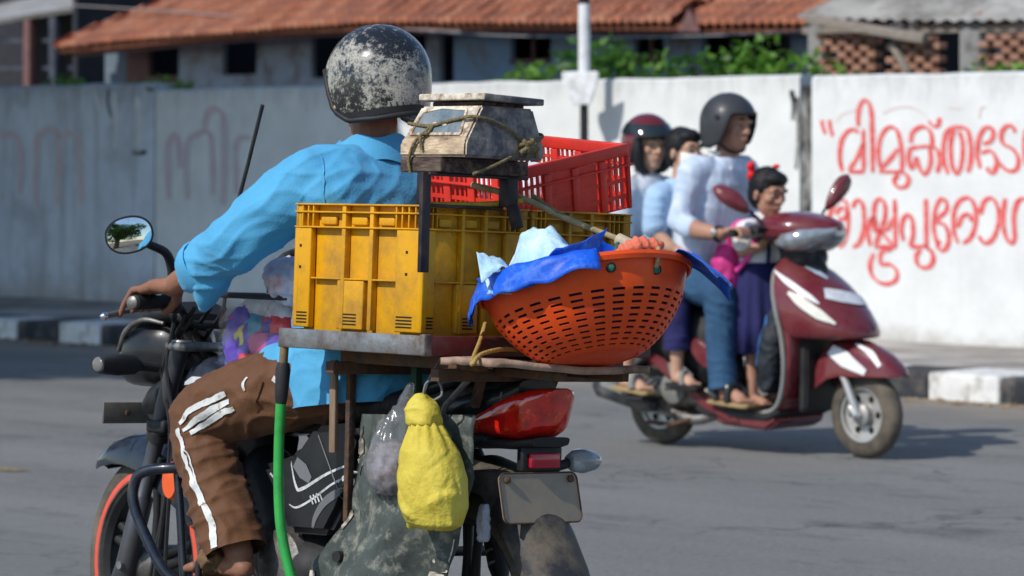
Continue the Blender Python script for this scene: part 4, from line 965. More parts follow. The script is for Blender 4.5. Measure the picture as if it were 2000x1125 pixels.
# ------------------------------------------------------------------ the load
def on_bike(x, y, z, rx=0, ry=0, rz=0):
    return M_bike @ Matrix.Translation((x, y, z)) @ Euler((R(rx), R(ry), R(rz))).to_matrix().to_4x4()
m_yel = mat("yellow_crate_plastic", (.68, .33, .005), .42, var=.10, vs=7, bump=.08, bs=90, dirt=(.26, .14, .035), dscale=8, damt=.31, dhard=.16)
m_yel2 = mat("duller_yellow_plastic", (.58, .28, .012), .5, var=.14, vs=7, bump=.08, bs=90, dirt=(.16, .09, .03), dscale=6, damt=.40, dhard=.16)  # darker and more blotched than the other crate's yellow
m_hole = mat("hole_shade", (.02, .015, .008), .9)  # shade inside slots and holes is painted with this near-black
def yellow_crate(M, lx, ly, h, m, label):
    root = empty("yellow_crate", M, label, "crate", "yellow crates on the carrier tray")
    t = .022                                               # how deep the panels sit behind the posts
    bx_ = lambda nm, lo, hi, bv=.0015, mm=m, par=root: box(nm, lo, hi, mm, par, bv)
    bx_("floor", (-lx / 2 + t, -ly / 2 + t, .004), (lx / 2 - t, ly / 2 - t, .012))
    for s in (1, -1):
        bx_("side_panel", (-lx / 2 + t, s * (ly / 2 - t - .004), .004), (lx / 2 - t, s * (ly / 2 - t), h - .003))
        bx_("end_panel", (s * (lx / 2 - t - .004), -ly / 2 + t, .004), (s * (lx / 2 - t), ly / 2 - t, h - .003))
    # each face as (origin along, length, mapping) ; a = along the face 0..1, v = height 0..1
    faces = [(lx, lambda a, d, z: ((.5 - a) * lx, ly / 2 - d, z)), (ly, lambda a, d, z: (-lx / 2 + d, (.5 - a) * ly, z)),
             (lx, lambda a, d, z: ((a - .5) * lx, -ly / 2 + d, z)), (ly, lambda a, d, z: (lx / 2 - d, (a - .5) * ly, z))]
    def fb(nm, F, a0, a1, v0, v1, d0, d1, bv=.0012, mm=m):
        zz_ = lambda v: h * (.115 + .885 * v); p, q = F(a0, d0, zz_(v0)), F(a1, d1, zz_(v1))     # the foot of the crate sits down behind the tray rail
        return bx_(nm, [min(i, j) for i, j in zip(p, q)], [max(i, j) for i, j in zip(p, q)], bv, mm)
    for k, (ln, F) in enumerate(faces):
        e = .0015 * (k % 2)                                  # neighbouring faces meet a hair apart
        for v in (.985, .925, .805): fb("rim_flange", F, .002 + e, .998 - e, v, v + .014, .0 + e, t - .001, .001)
        fb("mid_flange", F, .135, .80, .40, .413, .004, t - .001, .001)
        fb("corner_post", F, .0015 + e, .13, .012, .804, .002 + e, t - .002, .003); fb("corner_post", F, .795, .9985 - e, .012, .804, .002 + e, t - .002, .003)
        for a in (.37, .585): fb("rib", F, a, a + .028, .012, .985, .003, t - .001, .0012)
        for a in (.008, .05, .095, .135, .78, .825, .875, .925, .975): fb("rib", F, a, a + .010, .819, .985, .003 + e, t - .001, .001)
        fb("lower_block", F, .342, .545, .012, .395, .0045, t - .001, .003)
        for a0 in (.18, .42, .63): fb("hand_grip_bar", F, a0, a0 + .12, .83, .90, .012, t - .001, .004)
        for a0, a1 in ((.012, .118), (.38, .50), (.81, .93)):
            for q in range(4): fb("vent_slot", F, a0, a1, .045 + q * .026, .057 + q * .026, .0012 + (.0028 if a0 == .38 else 0), .006, 0, m_hole)
        for a, v in ((.045, .65), (.045, .48), (.87, .62), (.87, .45)): fb("peg_hole", F, a, a + .016, v, v + .022, .0012, .006, 0, m_hole)
    return root
CZ0 = .9305
yc1 = yellow_crate(on_bike(.078, .160, CZ0), .485, .335, .345, m_yel, "bright yellow plastic crate under the wooden scale, its sunlit side toward the rider")
yc2 = yellow_crate(on_bike(.078, -.185, CZ0), .485, .335, .345, m_yel2, "dull yellow plastic crate half hidden behind the orange basket")

# red crate, tipped on the rims of the yellow ones
m_red = mat("red_crate_plastic", (.72, .040, .022), .40, var=.10, vs=8, bump=.06, bs=90, dirt=(.34, .03, .028), dscale=7, damt=.3, dhard=.2)
Nc = B(1012, 330, x=-.10)
ru = Vector((.06, -1, .205)).normalized(); rf = Vector((1, .06, .075)).normalized(); rf = (rf - ru * rf.dot(ru)).normalized(); rz_ = rf.cross(-ru).normalized()
Mr = Matrix((rf, -ru, rz_)).transposed().to_4x4(); Mr.translation = Nc          # x forward, y left, z up out of the near rim corner
rc = empty("red_crate", M_bike @ Mr, "red slatted plastic crate tipped on top of the yellow crates", "crate")
RL, RWd, RH = .335, .40, .165                               # forward, sideways (to -y), deep
def rb(nm, lo, hi, bv=.0015, m=m_red): return box(nm, lo, hi, m, rc, bv)
rb("floor", (.008, -RWd + .008, -RH), (RL - .008, -.008, -RH + .005))
for nm, lo, hi in (("rim", (0, -RWd, -.030), (.012, 0, 0)), ("rim", (RL - .012, -RWd, -.030), (RL, 0, 0)), ("rim", (.0125, -.012, -.0302), (RL - .0125, -.0005, -.0005)), ("rim", (.0125, -RWd + .0005, -.0302), (RL - .0125, -RWd + .012, -.0005))): rb(nm, lo, hi, .003)
for nm, lo, hi in (("rim_flange", (-.008, -RWd - .008, -.055), (.010, .008, -.050)), ("rim_flange", (RL - .010, -RWd - .008, -.055), (RL + .008, .008, -.050)), ("rim_flange", (.011, -.010, -.0552), (RL - .011, .008, -.0502)), ("rim_flange", (.011, -RWd - .008, -.0552), (RL - .011, -RWd + .010, -.0502))): rb(nm, lo, hi, .001)
for s in (0, 1):
    x0 = .003 if s == 0 else RL - .008; y0 = -.008 if s == 0 else -RWd + .003
    for k in range(5):
        a = RWd * k / 4; rb("post", (x0 - .004, -a - .0 if k else -.018, -RH) if False else (x0 - .005, max(-a - .012, -RWd), -RH + .001), (x0 + .009, min(-a + .012, 0), -.031), .002)
    for k in range(5):
        a = RL * k / 4; rb("post", (max(a - .012, .0145), y0 - .005, -RH + .001), (min(a + .012, RL - .0145), y0 + .009, -.031), .002)
    for k in range(20):   # slats with open slots between; the middle of each long side is closed
        a = RWd * (k + .5) / 20
        if 5 <= k < 14: continue
        rb("slat", (x0, -a - .0042, -RH + .002), (x0 + .004, -a + .0042, -.031), 0)
    rb("closed_panel", (x0 + .0005, -RWd * .70, -RH + .002), (x0 + .0035, -RWd * .25, -.031), 0)
    for k in range(20):
        a = RL * (k + .5) / 20
        if .02 < a < RL - .02: rb("slat", (a - .0032, y0, -RH + .002), (a + .0032, y0 + .004, -.031), 0)
    for z in (-.095, -.135):
        rb("cross_bar", (x0 - .001, -RWd + .004, z), (x0 + .005, -.004, z + .010), 0); rb("cross_bar", (.0145, y0 - .001, z), (RL - .0145, y0 + .005, z + .010), 0)
m_wbag = mat("white_poly_bag", (.78, .78, .80), .35, var=.1, vs=9, bump=.5, bs=22)
def crumple(amp, fr):
    return lambda p: amp * (1 - 2 * abs(noise.noise(p * fr))) + amp * .5 * noise.noise(p * fr * 2.7)
wb = blob("white_bag", [('ell', (0, 0, 0), (.11, .13, .055))], .008, m_wbag, None, 2, crumple(.012, 16)); wb.matrix_world = M_bike @ Mr @ Matrix.Translation((.17, -.18, -.095))
tag(wb, "crumpled white plastic bag lying inside the red crate", "bag")

# ------------------------------------------------------------------ old wooden counter scale on a stand
m_wood = mat("bare_old_wood", (.60, .46, .30), .8, var=.25, vs=10, bump=.5, bs=34, stretch=(1.2, 5, 5), dirt=(.17, .115, .075), dscale=8, damt=.42)
m_gpaint = mat("flaked_grey_paint", (.115, .108, .112), .75, var=.35, vs=16, bump=.5, bs=40, dirt=(.34, .29, .24), dscale=13, damt=.46, dhard=.07)
m_pale = mat("flaked_cream_paint", (.74, .67, .55), .75, var=.15, vs=12, bump=.4, bs=40, dirt=(.26, .17, .10), dscale=11, damt=.45, dhard=.06)
m_bwood = mat("dark_base_wood", (.055, .036, .032), .8, var=.35, vs=10, bump=.5, bs=30, stretch=(1, 5, 5), dirt=(.20, .14, .10), dscale=10, damt=.36)
scb = empty("weighing_scale", on_bike(-.20, .215, 1.352), "old wooden counter scale with flaked paint, roped on a stand above the crates", "scale")
bx0, by0 = .118, .125                                       # half length (fore and aft) and half width of the base
box("base_board", (-.03, -by0 - .03, .0), (bx0 - .002, by0 - .002, .036), m_bwood, scb, .004)
def ring4(z, x0, x1, y0, y1): return [(x0, y0, z), (x1, y0, z), (x1, y1, z), (x0, y1, z)]
bm = bmesh.new(); rings = [ring4(.0365, -bx0, bx0, -by0, by0), ring4(.070, -bx0, bx0, -by0, by0), ring4(.080, -bx0 + .004, bx0 - .004, -by0 + .004, by0 - .008), ring4(.157, -.112, .105, -.090, .072)]
vs_ = [[bm.verts.new(q) for q in r_] for r_ in rings]
for i in range(3):
    for j in range(4): bm.faces.new((vs_[i][j], vs_[i][(j + 1) % 4], vs_[i + 1][(j + 1) % 4], vs_[i + 1][j]))
bm.faces.new(vs_[0][::-1]); bm.faces.new(vs_[3]); bmesh.ops.recalc_face_normals(bm, faces=bm.faces)
bmesh.ops.bevel(bm, geom=bm.edges[:], offset=.005, segments=2, affect='EDGES')
cab = from_bm("cabinet", bm, m_gpaint, scb); cab.data.materials.append(m_wood); cab.data.materials.append(m_pale); auto_smooth(cab, 40)
for p in cab.data.polygons:
    n = p.normal; c = p.center
    if n.y > .45 or (n.y > .2 and n.z < .9 and c.y > .05): p.material_index = 2 if c.z > .09 else 1
# recessed dial window on the sunlit slope
def slope(a, b, off):                                        # a along (rear 0..1 front), b up the slope
    x = (-bx0 + .004) * (1 - a) + (bx0 - .004) * a; xt = -.112 * (1 - a) + .105 * a
    x = x * (1 - b) + xt * b; y = (by0 - .008) * (1 - b) + .072 * b; z = .080 * (1 - b) + .157 * b
    n = Vector((0, .077, .045)).normalized(); return Vector((x, y, z)) + n * off
fr_out = [slope(.12, .10, .002), slope(.90, .10, .002), slope(.90, .80, .002), slope(.60, .93, .002), slope(.20, .86, .002)]
gl = mesh("dial_window", fr_out, [(0, 1, 2, 3, 4)], mat("dusty_glass", (.10, .155, .18), .16, var=.3, vs=18, coat=.3, dirt=(.32, .33, .32), dscale=12, damt=.34, dhard=.2), scb)
for i in range(5): beam("window_bead", fr_out[i], fr_out[(i + 1) % 5], .007, .006, m_pale, scb, .001, up=(0, .9, .45))
for q in ((.45, .40), (.60, .42)): ellipsoid("paint_chip", slope(*q, .003), (.010, .002, .004), m_pale, gl)
box("neck_block", (-.095, -.075, .155), (.085, .055, .168), m_bwood, scb, .003)
Mt = Matrix.Translation((-.008, -.012, .176)) @ Matrix.Rotation(R(1.5), 4, 'X')
lid = box("weighing_board", (-.117, -.100, -.008), (.117, .090, .008), m_gpaint, scb, .003, Mt); lid.data.materials.append(m_pale)
for p in lid.data.polygons:
    if p.normal.y > .3 or p.normal.z > .6: p.material_index = 1
m_rope = mat("old_rope", (.20, .155, .075), .9, var=.3, vs=60, bump=.9, bs=180)
def rope(nm, pts, r, m=m_rope, parent=None, sm=6): return tube(nm, pts, r, m, parent, 8, sm=sm)
rope("tie_rope", [slope(1.04, .45, .002), slope(.80, .36, .006), slope(.62, .34, .006), slope(.30, .52, .006), slope(-.01, .60, .007), (-bx0 - .004, .02, .115), (-bx0 - .006, -.055, .078)], .0042, parent=scb)
rope("tie_rope", [slope(.62, .34, .006), slope(.66, .1, .008), (.055, by0 + .006, .07), (.075, by0 + .006, .03), (.07, by0 + .004, -.003)], .004, parent=scb)
rope("tie_rope", [slope(.60, .34, .006), slope(.60, .1, .008), (.035, by0 + .006, .085), (.03, by0 + .006, .052)], .004, parent=scb)
rope("tie_rope", [(-bx0 - .006, -.055, .078), (-bx0 - .005, -.10, .085), (-bx0 + .03, -by0 - .006, .10), (.05, -by0 - .006, .10)], .0042, parent=scb)
rope("tie_rope", [(-bx0 - .006, -.055, .06), (-bx0 - .005, .03, .022), (-bx0 + .01, .09, -.003)], .004, parent=scb)
for k in range(7):
    a = k * .9; rope("rope_knot", [(-bx0 - .012 + .008 * math.cos(a), -.055 + .022 * math.cos(a * 1.3), .068 + .018 * math.sin(a)), (-bx0 - .020, -.060 + .012 * math.sin(a * 2), .066 + .01 * math.cos(a)), (-bx0 - .010, -.075 + .018 * math.sin(a), .060 + .016 * math.cos(a * 1.7))], .0062, parent=scb, sm=5)
m_leg = mat("black_stand_iron", (.022, .018, .022), .5, var=.3, vs=14, dirt=(.09, .06, .05), dscale=14, damt=.34)
beam("stand_leg", (.0, .142, .0), (.0, .140, -.235), .013, .026, m_leg, scb); beam("stand_leg", (.03, .12, .0), (.03, .120, -.075), .02, .03, m_leg, scb)
beam("stand_leg", (.0, -.120, .0), (.0, -.120, -.075), .036, .030, m_leg, scb); beam("stand_leg", (-.018, -.118, -.07), (-.034, -.122, -.125), .012, .030, m_leg, scb)
beam("stand_crossbar", (.0, .14, -.0045), (.0, -.17, -.0045), .03, .008, m_leg, scb); beam("stand_crossbar", (.03, .12, -.078), (.03, -.12, -.078), .03, .008, m_leg, scb)

# ------------------------------------------------------------------ orange basket
m_or = mat("orange_basket_plastic", (.92, .098, .012), .36, var=.09, vs=9, bump=.05, bs=80, dirt=(.50, .05, .018), dscale=9, damt=.3, dhard=.2)
bc = M_bike @ B(1141, 548, x=-.452)
bn = Vector((-.16, .27, 1)).normalized(); bxv = Vector((1, 0, .16)); bxv = (bxv - bn * bxv.dot(bn)).normalized(); byv = bn.cross(bxv)
Mb = Matrix((bxv, byv, bn)).transposed().to_4x4(); Mb.translation = bc
bas = empty("basket", Mb, "round orange plastic basket with rows of slots, tied behind the crates", "basket")
BR = .242
prof = [(.070, -.190), (.098, -.190), (.118, -.186)]
N_ROW = 10
# rim to foot: a band of plain plastic, then alternating plain and slotted bands
zs = []; t = 0
def bowl(s):                                               # s = 0 rim .. 1 foot
    a = s; r_ = BR * (1 - .60 * a ** 1.65); z = -.190 * (1 - (1 - a) ** 1.30); return r_, z
bands = [(0, .05, 0), (.05, .32, 0)]; s0 = .32
for k in range(N_ROW):
    L_ = (.97 - .32) / N_ROW; bands.append((s0, s0 + L_ * .40, 1)); bands.append((s0 + L_ * .40, s0 + L_, 0)); s0 += L_
bands.append((s0, 1.0, 0))
NT = 27; v = []; f = []; SUB = 5                              # each slot module: rib, slot, slot
ringS = sorted({round(q, 5) for b in bands for q in b[:2]}); nth = NT * SUB
for s in ringS:
    r_, z = bowl(s)
    for j in range(nth):
        a = 2 * math.pi * j / nth; bulge = 1 + .012 * noise.noise(Vector((math.cos(a) * 2, math.sin(a) * 2, s * 3)))
        v.append((r_ * bulge * math.cos(a), r_ * bulge * math.sin(a), z))
band_no = 0
for i in range(len(ringS) - 1):
    slot = any(b[2] and abs(b[0] - ringS[i]) < 2e-4 for b in bands); band_no += slot
    for j in range(nth):
        if slot and j % SUB > 1: continue
        f.append((i * nth + j, (i + 1) * nth + j, (i + 1) * nth + (j + 1) % nth, i * nth + (j + 1) % nth))
o = mesh("bowl", v, f, m_or, bas); solidify(o, .0028); auto_smooth(o, 40)
lathe("rim", [(BR - .002, .004), (BR + .010, .003), (BR + .013, -.006), (BR + .009, -.016), (BR + .004, -.014), (BR + .007, -.005), (BR + .001, -.003)], m_or, bas, 90, axis='Z', closed=True)
lathe("foot", [(.0, -.1895), (.088, -.1895), (.098, -.1865), (.095, -.182), (.0, -.184)], m_or, bas, 60, axis='Z')
m_bluer = mat("green_twine", (.04, .16, .12), .9, var=.4, vs=60, bump=.8, bs=160); m_tan = mat("tan_twine", (.46, .34, .17), .9, var=.3, vs=60, bump=.8, bs=160)
def bpt(px, py, up=0.):                                       # a point on the camera side of the bowl
    Mi = Mb.inverted(); c = Mi @ Vector((0, 0, CAMZ)); d = Mi.to_3x3() @ Vector(((px - 1000) / FPX, 1, (HOR - py) / FPX)); d.normalize()
    h = bas_b.ray_cast(c, d); return h[0] - d * .004 if h[0] is not None else c + d * ((0 - c.y) / d.y)
bas_b = bvh_of(o)
for (a, b_, m_) in (((1208, 486), (1193, 522), m_bluer), ((1288, 494), (1282, 526), m_tan)):
    p, q = bpt(*a), bpt(*b_); mid = (p + q) / 2 + Vector((0, -.008, .004))
    rope("handle_twine", [p + Vector((0, .03, .012)), p + Vector((0, .004, .012)), mid, q], .0055, m_, bas)
    ellipsoid("twine_knot", q, (.009, .006, .010), m_bluer, bas)
    lathe("eyelet", [(.008, 0), (.012, .001), (.012, -.001)], m_hole, bas, 14, Matrix.Translation(q + Vector((0, .002, 0))))
# what lies in the basket
m_tarp = mat("blue_tarpaulin", (.008, .10, .62), .42, var=.16, vs=12, bump=.35, bs=26, crease=(.35, 9), dirt=(.10, .25, .70), dscale=18, damt=.25)
m_lcl = mat("pale_blue_sheet", (.36, .58, .74), .6, var=.14, vs=14, bump=.6, bs=46, crease=(.4, 9), dirt=(.62, .74, .80), dscale=16, damt=.42)
def rim_arc(a0, a1, inn, out_, lift, drop, nm, m, seed, fold=.012, nu=40, nv=14, top=None):
    """a sheet tucked inside the basket that comes up over the rim between two angles and hangs outside"""
    def fn(i, j):
        a = a0 + (a1 - a0) * i; nz_ = noise.noise(Vector((i * 5 + seed, j * 3, seed))); ed = noise.noise(Vector((i * 6, seed, 0)))
        if j < .5:
            t = j / .5; r_ = BR - inn * (1 - t); z = -.05 + (.05 + lift) * t ** .7
        else:
            t = (j - .5) / .5; r_ = BR + .016 + out_ * t; z = lift - (drop * (1 + .35 * ed)) * t ** 1.2
            z = z if t > .05 else lift
        r_ += fold * nz_; z += fold * .7 * noise.noise(Vector((i * 8, j * 4 + seed, 2)))
        if top: z += top(i) * max(0, 1 - abs(j - .5) * 2.4)
        return (r_ * math.cos(a), r_ * math.sin(a), z)
    return sheet(nm, fn, nu, nv, m, bt_, .0016)
bt_ = empty("tarpaulin", Mb, "bright blue tarpaulin spilling over the rim of the orange basket", "tarpaulin")
# camera looks along +y of the basket frame: angles near -90 deg face us, 180 deg is the left end
rim_arc(R(176), R(278), .11, .014, .012, .055, "rim_fold", m_tarp, 3)
rim_arc(R(-28), R(14), .05, .075, .010, .085, "hanging_corner", m_tarp, 9, top=lambda i: .0)
rim_arc(R(172), R(196), .05, .022, .0, .055, "hanging_corner", m_tarp, 15)
lathe("slot_backing", [(bowl(q)[0] * .94 - .004, bowl(q)[1] + .006) for q in (.10, .25, .4, .55, .7, .85, .98)] + [(.002, -.176)], mat("slot_shade_blue", (.006, .03, .10), .5, var=.3, vs=14), bt_, 48, axis='Z')  # dark bowl added inside so that the slots look unlit
def peak(i, j):                                               # the stiff fin standing behind the stick
    x = .03 + .10 * i + .05 * j * (i - .3); return (x - .045 * (1 - j), -.02 + .05 * math.sin(i * 3) + .01 * noise.noise(Vector((i * 4, j * 4, 1))), -.02 + j * (.115 - .09 * abs(i - .25)))
sheet("upright_fold", peak, 14, 14, m_tarp, bt_, .0016)
def wing(i, j):                                               # the twisted flap over the stick, pointing right
    x = -.055 + .125 * i; return (x - .10 * j * (1 - .55 * i), -BR * .93 + .10 * i + .012 * noise.noise(Vector((i * 5, j * 5, 6))), .004 + .052 * i ** 1.5 - .050 * j * (1 - i * .15) + .030 * (1 - j))
sheet("twisted_flap", wing, 22, 12, m_tarp, bt_, .0016)
cl = empty("pale_sheet", Mb, "light blue woven sheet bundled in the orange basket", "sheet")
def heap(i, j):
    a = R(195) - R(165) * i; prof_ = np.interp(i, [0, .05, .10, .17, .25, .33, .45, .56, .66, .8, 1], [.030, .062, .030, .022, .065, .108, .115, .105, .065, .030, .0])
    rr_ = .205 - .12 * j; x = -.225 + .30 * i; y = -.185 + .22 * j + .03 * math.sin(i * 7)
    z = -.035 + (prof_ + .045) * math.sin(min(1, j * 1.9) * math.pi / 2) * (1 - .35 * max(0, j - .55) / .45)
    return (x + .016 * noise.noise(Vector((i * 7, j * 7, 4))), y, z + .016 * noise.noise(Vector((i * 9, j * 6, 8))) + .008 * noise.noise(Vector((i * 22, j * 18, 8))))
sheet("crumpled_sheet", heap, 60, 26, m_lcl, cl, .002)
def heap2(i, j):
    return (-.235 + .10 * i, -.19 + .10 * j, -.01 + .085 * (1 - i) ** 1.5 * math.sin(min(1, j * 2) * math.pi / 2) + .03 * (1 - abs(i - .5) * 2) + .012 * noise.noise(Vector((i * 6, j * 6, 2))))
sheet("sheet_corner", heap2, 20, 14, m_lcl, cl, .002)
fl = blob("cloth_roll", [('cap', [(.095, -.13, .022, .018), (.135, -.14, .030, .022), (.175, -.13, .022, .018)])], .005, mat("salmon_cloth", (.70, .17, .10), .75, var=.12, vs=20, bump=.6, bs=60), None, 2, lambda p: .003 * math.sin(p.x * 320 + p.z * 90)); fl.matrix_world = Mb
tag(fl, "rolled salmon cloth lying on the basket rim beside the stick", "cloth")
# wooden stick lashed across, its head on the basket
sk = empty("wooden_stick", M_bike, "pale wooden stick with a thick dark butt laid from crates to basket", "stick")
m_stk = mat("stick_wood", (.46, .36, .20), .7, var=.25, vs=10, bump=.3, bs=40, stretch=(1, 1, 1), dirt=(.16, .13, .06), dscale=8, damt=.4)
pA, pB_, pC, pD = B(1022, 388, x=-.20), B(1100, 425, x=-.27), B(1205, 466, x=-.42), B(1232, 480, x=-.46)
rope("thin_end", [pA + Vector((.12, .06, .03)), pA, pB_, pC], .0075, m_stk, sk)
rope("side_twig", [B(1040, 382, x=-.19), B(1082, 412, x=-.25), B(1130, 435, x=-.30), B(1180, 462, x=-.38)], .006, mat("twig_bark", (.22, .19, .08), .8, var=.3, vs=20), sk)
tube("butt", [(*pC, .008), (*pC.lerp(pD, .1), .0155), (*pC.lerp(pD, 1.1), .0165), (*pC.lerp(pD, 1.35), .016)], .016, mat("peeled_wood", (.50, .41, .29), .7, var=.2, vs=14, dirt=(.2, .13, .08), dscale=10, damt=.35), sk, 16)
tube("dark_collar", [(*pC.lerp(pD, 1.30), .0168), (*pC.lerp(pD, 1.75), .0175)], .017, mat("burnt_wood", (.10, .045, .025), .8, var=.3, vs=14), sk, 16)
rope("lashing", [B(842, 400, x=-.165), B(900, 400, x=-.168), B(960, 399, x=-.172), B(1020, 392, x=-.20)], .0075, mat("yellow_cord", (.62, .36, .04), .6, var=.2, vs=30, bump=.4, bs=90), sk)
# worn board under the basket, with a cord loop round it
bdm = mat("worn_hide_board", (.40, .27, .20), .8, var=.2, vs=9, bump=.4, bs=30, dirt=(.14, .09, .06), dscale=7, damt=.45)
bq = [B(918, 712, x=-.30), B(925, 690, x=-.24), B(1230, 698, x=-.24), B(1238, 708, x=-.50), B(1215, 722, x=-.58), B(1000, 726, x=-.55)]
bd = empty("support_board", M_bike, "worn brown board sticking out under the orange basket", "board")
def bfn(i, j):
    y = .315 - .44 * i; x = -.225 - .25 * j * (1 - .25 * (1 - i) ** 3); return (x, y, .903 + .004 * math.sin(i * 5 + j * 2) + .004 * noise.noise(Vector((i * 5, j * 5, 0))) - .010 * i)
sheet("board_sheet", bfn, 30, 16, bdm, bd, .017)
rope("cord_loop", [B(948, 632, x=-.232), B(938, 665, x=-.27), B(926, 695, x=-.32), B(922, 712, x=-.37), B(940, 692, x=-.36), B(985, 682, x=-.34), B(1030, 686, x=-.33)], .0055, mat("ochre_cord", (.40, .27, .08), .8, var=.2, vs=40, bump=.6, bs=120), bd)
for py in (.12, -.08): beam("board_bracket", (-.21, py, .888), (-.44, py, .884), .022, .020, m_rust, bd)

# ------------------------------------------------------------------ sheet flap and hanging bags on the near side
m_flap = mat("dirty_green_tarp", (.062, .074, .066), .5, var=.5, vs=8, bump=.5, bs=24, crease=(.5, 6), dirt=(.22, .22, .18), dscale=19, damt=.33, dhard=.07)
fp2 = empty("saddle_flap", M_bike, "soiled grey green tarpaulin flap hanging over the rear wheel", "flap")
def ffn(i, j):
    xl = np.interp(j, [0, .25, .5, .75, 1], [.205, .185, .215, .315, .345]); xr = np.interp(j, [0, .3, .6, 1], [-.215, -.225, -.18, -.13])
    x = xl + (xr - xl) * i; y = .185 + .055 * math.sin(i * math.pi) + .05 * j + .022 * noise.noise(Vector((i * 4, j * 3, 7))) + .012 * noise.noise(Vector((i * 9, j * 7, 3))) + .02 * math.sin(i * 9 + j * 3) * j
    return (x, y, .765 - .50 * j + .02 * i - .02 * math.sin(i * 6) * j)
fo = sheet("flap_sheet", ffn, 40, 40, m_flap, fp2, .003)
fb_ = bvh_of(fo); m_peel = mat("peeled_white_edge", (.52, .47, .38), .8, var=.25, vs=20, bump=.6, bs=50, dirt=(.14, .12, .10), dscale=16, damt=.42, dhard=.05)
ribbon_on("peeled_edge", fb_, [ffn(.02, t) for t in (.06, .25, .45, .6, .75, .95)], [.018, .028, .020, .03, .026], m_peel, fp2, .004)
ribbon_on("peeled_edge", fb_, [ffn(.95, t) for t in (.50, .6, .75, .9, .98)], [.015, .04, .055, .05], m_peel, fp2, .004)
m_spot = mat("blue_print", (.03, .14, .30), .6, var=.4, vs=30, dirt=(.45, .44, .36), dscale=22, damt=.5)
for k in range(26):
    a = random.uniform(.1, .85); b = random.uniform(.4, .98); d = random.uniform(0, 6.28); l = random.uniform(.02, .05)
    ribbon_on("print_fleck", fb_, [ffn(a, b), ffn(a + l * math.cos(d), b + l * math.sin(d) * .7), ffn(a + l * 1.6 * math.cos(d + .6), b + l * math.sin(d + .6))], random.uniform(.004, .013), random.choice([m_peel, m_peel, m_spot]), fp2, .003)
# yellow sack, knotted at the neck
m_sack = mat("yellow_sack_cloth", (.72, .60, .085), .5, var=.12, vs=9, bump=.35, bs=90, crease=(.55, 7), dirt=(.40, .29, .03), dscale=9, damt=.34, dhard=.25)
sk0 = B(826, 772, y=.29)
ys = empty("yellow_sack", M_bike @ Matrix.Translation(sk0), "bulging yellow cloth sack knotted at the neck, hanging by the rear wheel", "sack")
ax, bxs = Vector((.93, .12, 0)), Vector((-.12, .93, 0))
def sfold(p):
    a = math.atan2(p.y, p.x); top = max(0, min(1, (p.z + .16) / .10))
    return .003 * top * math.sin(a * 15 + 2 * noise.noise(p * 12)) + .0035 * noise.noise(p * 9) - .004 * max(0, .12 - abs(noise.noise(Vector((p.x * 16, p.y * 16, p.z * 9))))) * 5
rings = [((-.058, 0, -.312), ax * .050, bxs * .030), ((-.056, .0, -.300), ax * .080, bxs * .052), ((-.050, .0, -.255), ax * .096, bxs * .070), ((-.042, 0, -.19), ax * .094, bxs * .074), ((-.032, 0, -.13), ax * .078, bxs * .066), ((-.022, 0, -.085), ax * .050, bxs * .046), ((-.014, 0, -.062), ax * .036, bxs * .036)]
blob("sack_body", [('rings', rings), ('cap', [(.005, .02, -.305, .012), (-.02, .02, -.27, .05)]), ('cap', [(-.128, .01, -.290, .012), (-.10, .01, -.25, .05)])], .0045, m_sack, ys, 3, sfold)
blob("sack_neck", [('rings', [((-.010, 0, -.066), ax * .040, bxs * .038), ((-.004, 0, -.045), ax * .044, bxs * .040), ((.002, 0, -.02), ax * .036, bxs * .030), ((.004, 0, .0), ax * .018, bxs * .014)])], .004, m_sack, ys, 2, lambda p: .006 * (1 - 2 * abs(noise.noise(Vector((p.x * 18, p.y * 18, p.z * 40))))) + .004 * noise.noise(p * 34))
rope("hanging_cord", [(.0, 0, -.005), (-.012, .0, .03), (-.030, -.02, .035), (-.045, -.02, .005), (-.03, -.01, -.01)], .003, mat("grey_cord", (.2, .2, .21), .8), ys)
rope("hanging_cord", [(.0, 0, -.005), (.002, -.02, .04), (.0, -.05, .085)], .003, MATS["grey_cord"], ys)
# clear bag of dark goods behind it
m_poly = mat("clear_polythene", (.85, .87, .92), .16, var=.05, vs=9, trans=.86, alpha=.62, bump=.5, bs=30, coat=.3)
cb0 = B(800, 790, y=.262)
cb = empty("clear_bag", M_bike @ Matrix.Translation(cb0), "clear plastic bag of dark produce hanging behind the yellow sack", "bag")
rings = [((.062, 0, -.215), ax * .045, bxs * .030), ((.060, 0, -.195), ax * .070, bxs * .045), ((.055, 0, -.14), ax * .080, bxs * .052), ((.045, 0, -.08), ax * .062, bxs * .044), ((.025, 0, -.02), ax * .034, bxs * .026), ((.0, 0, .035), ax * .012, bxs * .012), ((-.008, 0, .05), ax * .008, bxs * .008)]
blob("bag_film", [('rings', rings)], .0045, m_poly, cb, 2, lambda p: .004 * math.sin(math.atan2(p.y, p.x - .05) * 9 + 3 * noise.noise(p * 14)) + .005 * noise.noise(p * 26))
blob("produce", [('ell', (.060, 0, -.165), (.058, .034, .040)), ('ell', (.045, 0, -.13), (.040, .03, .034)), ('ell', (.08, .0, -.13), (.035, .03, .03))], .005, mat("produce_with_glints", (.22, .15, .13), .6, var=.5, vs=30, dirt=(.62, .60, .66), dscale=18, damt=.50), cb, 1, crumple(.008, 34))  # whitish patches are painted highlights of the film over dark produce
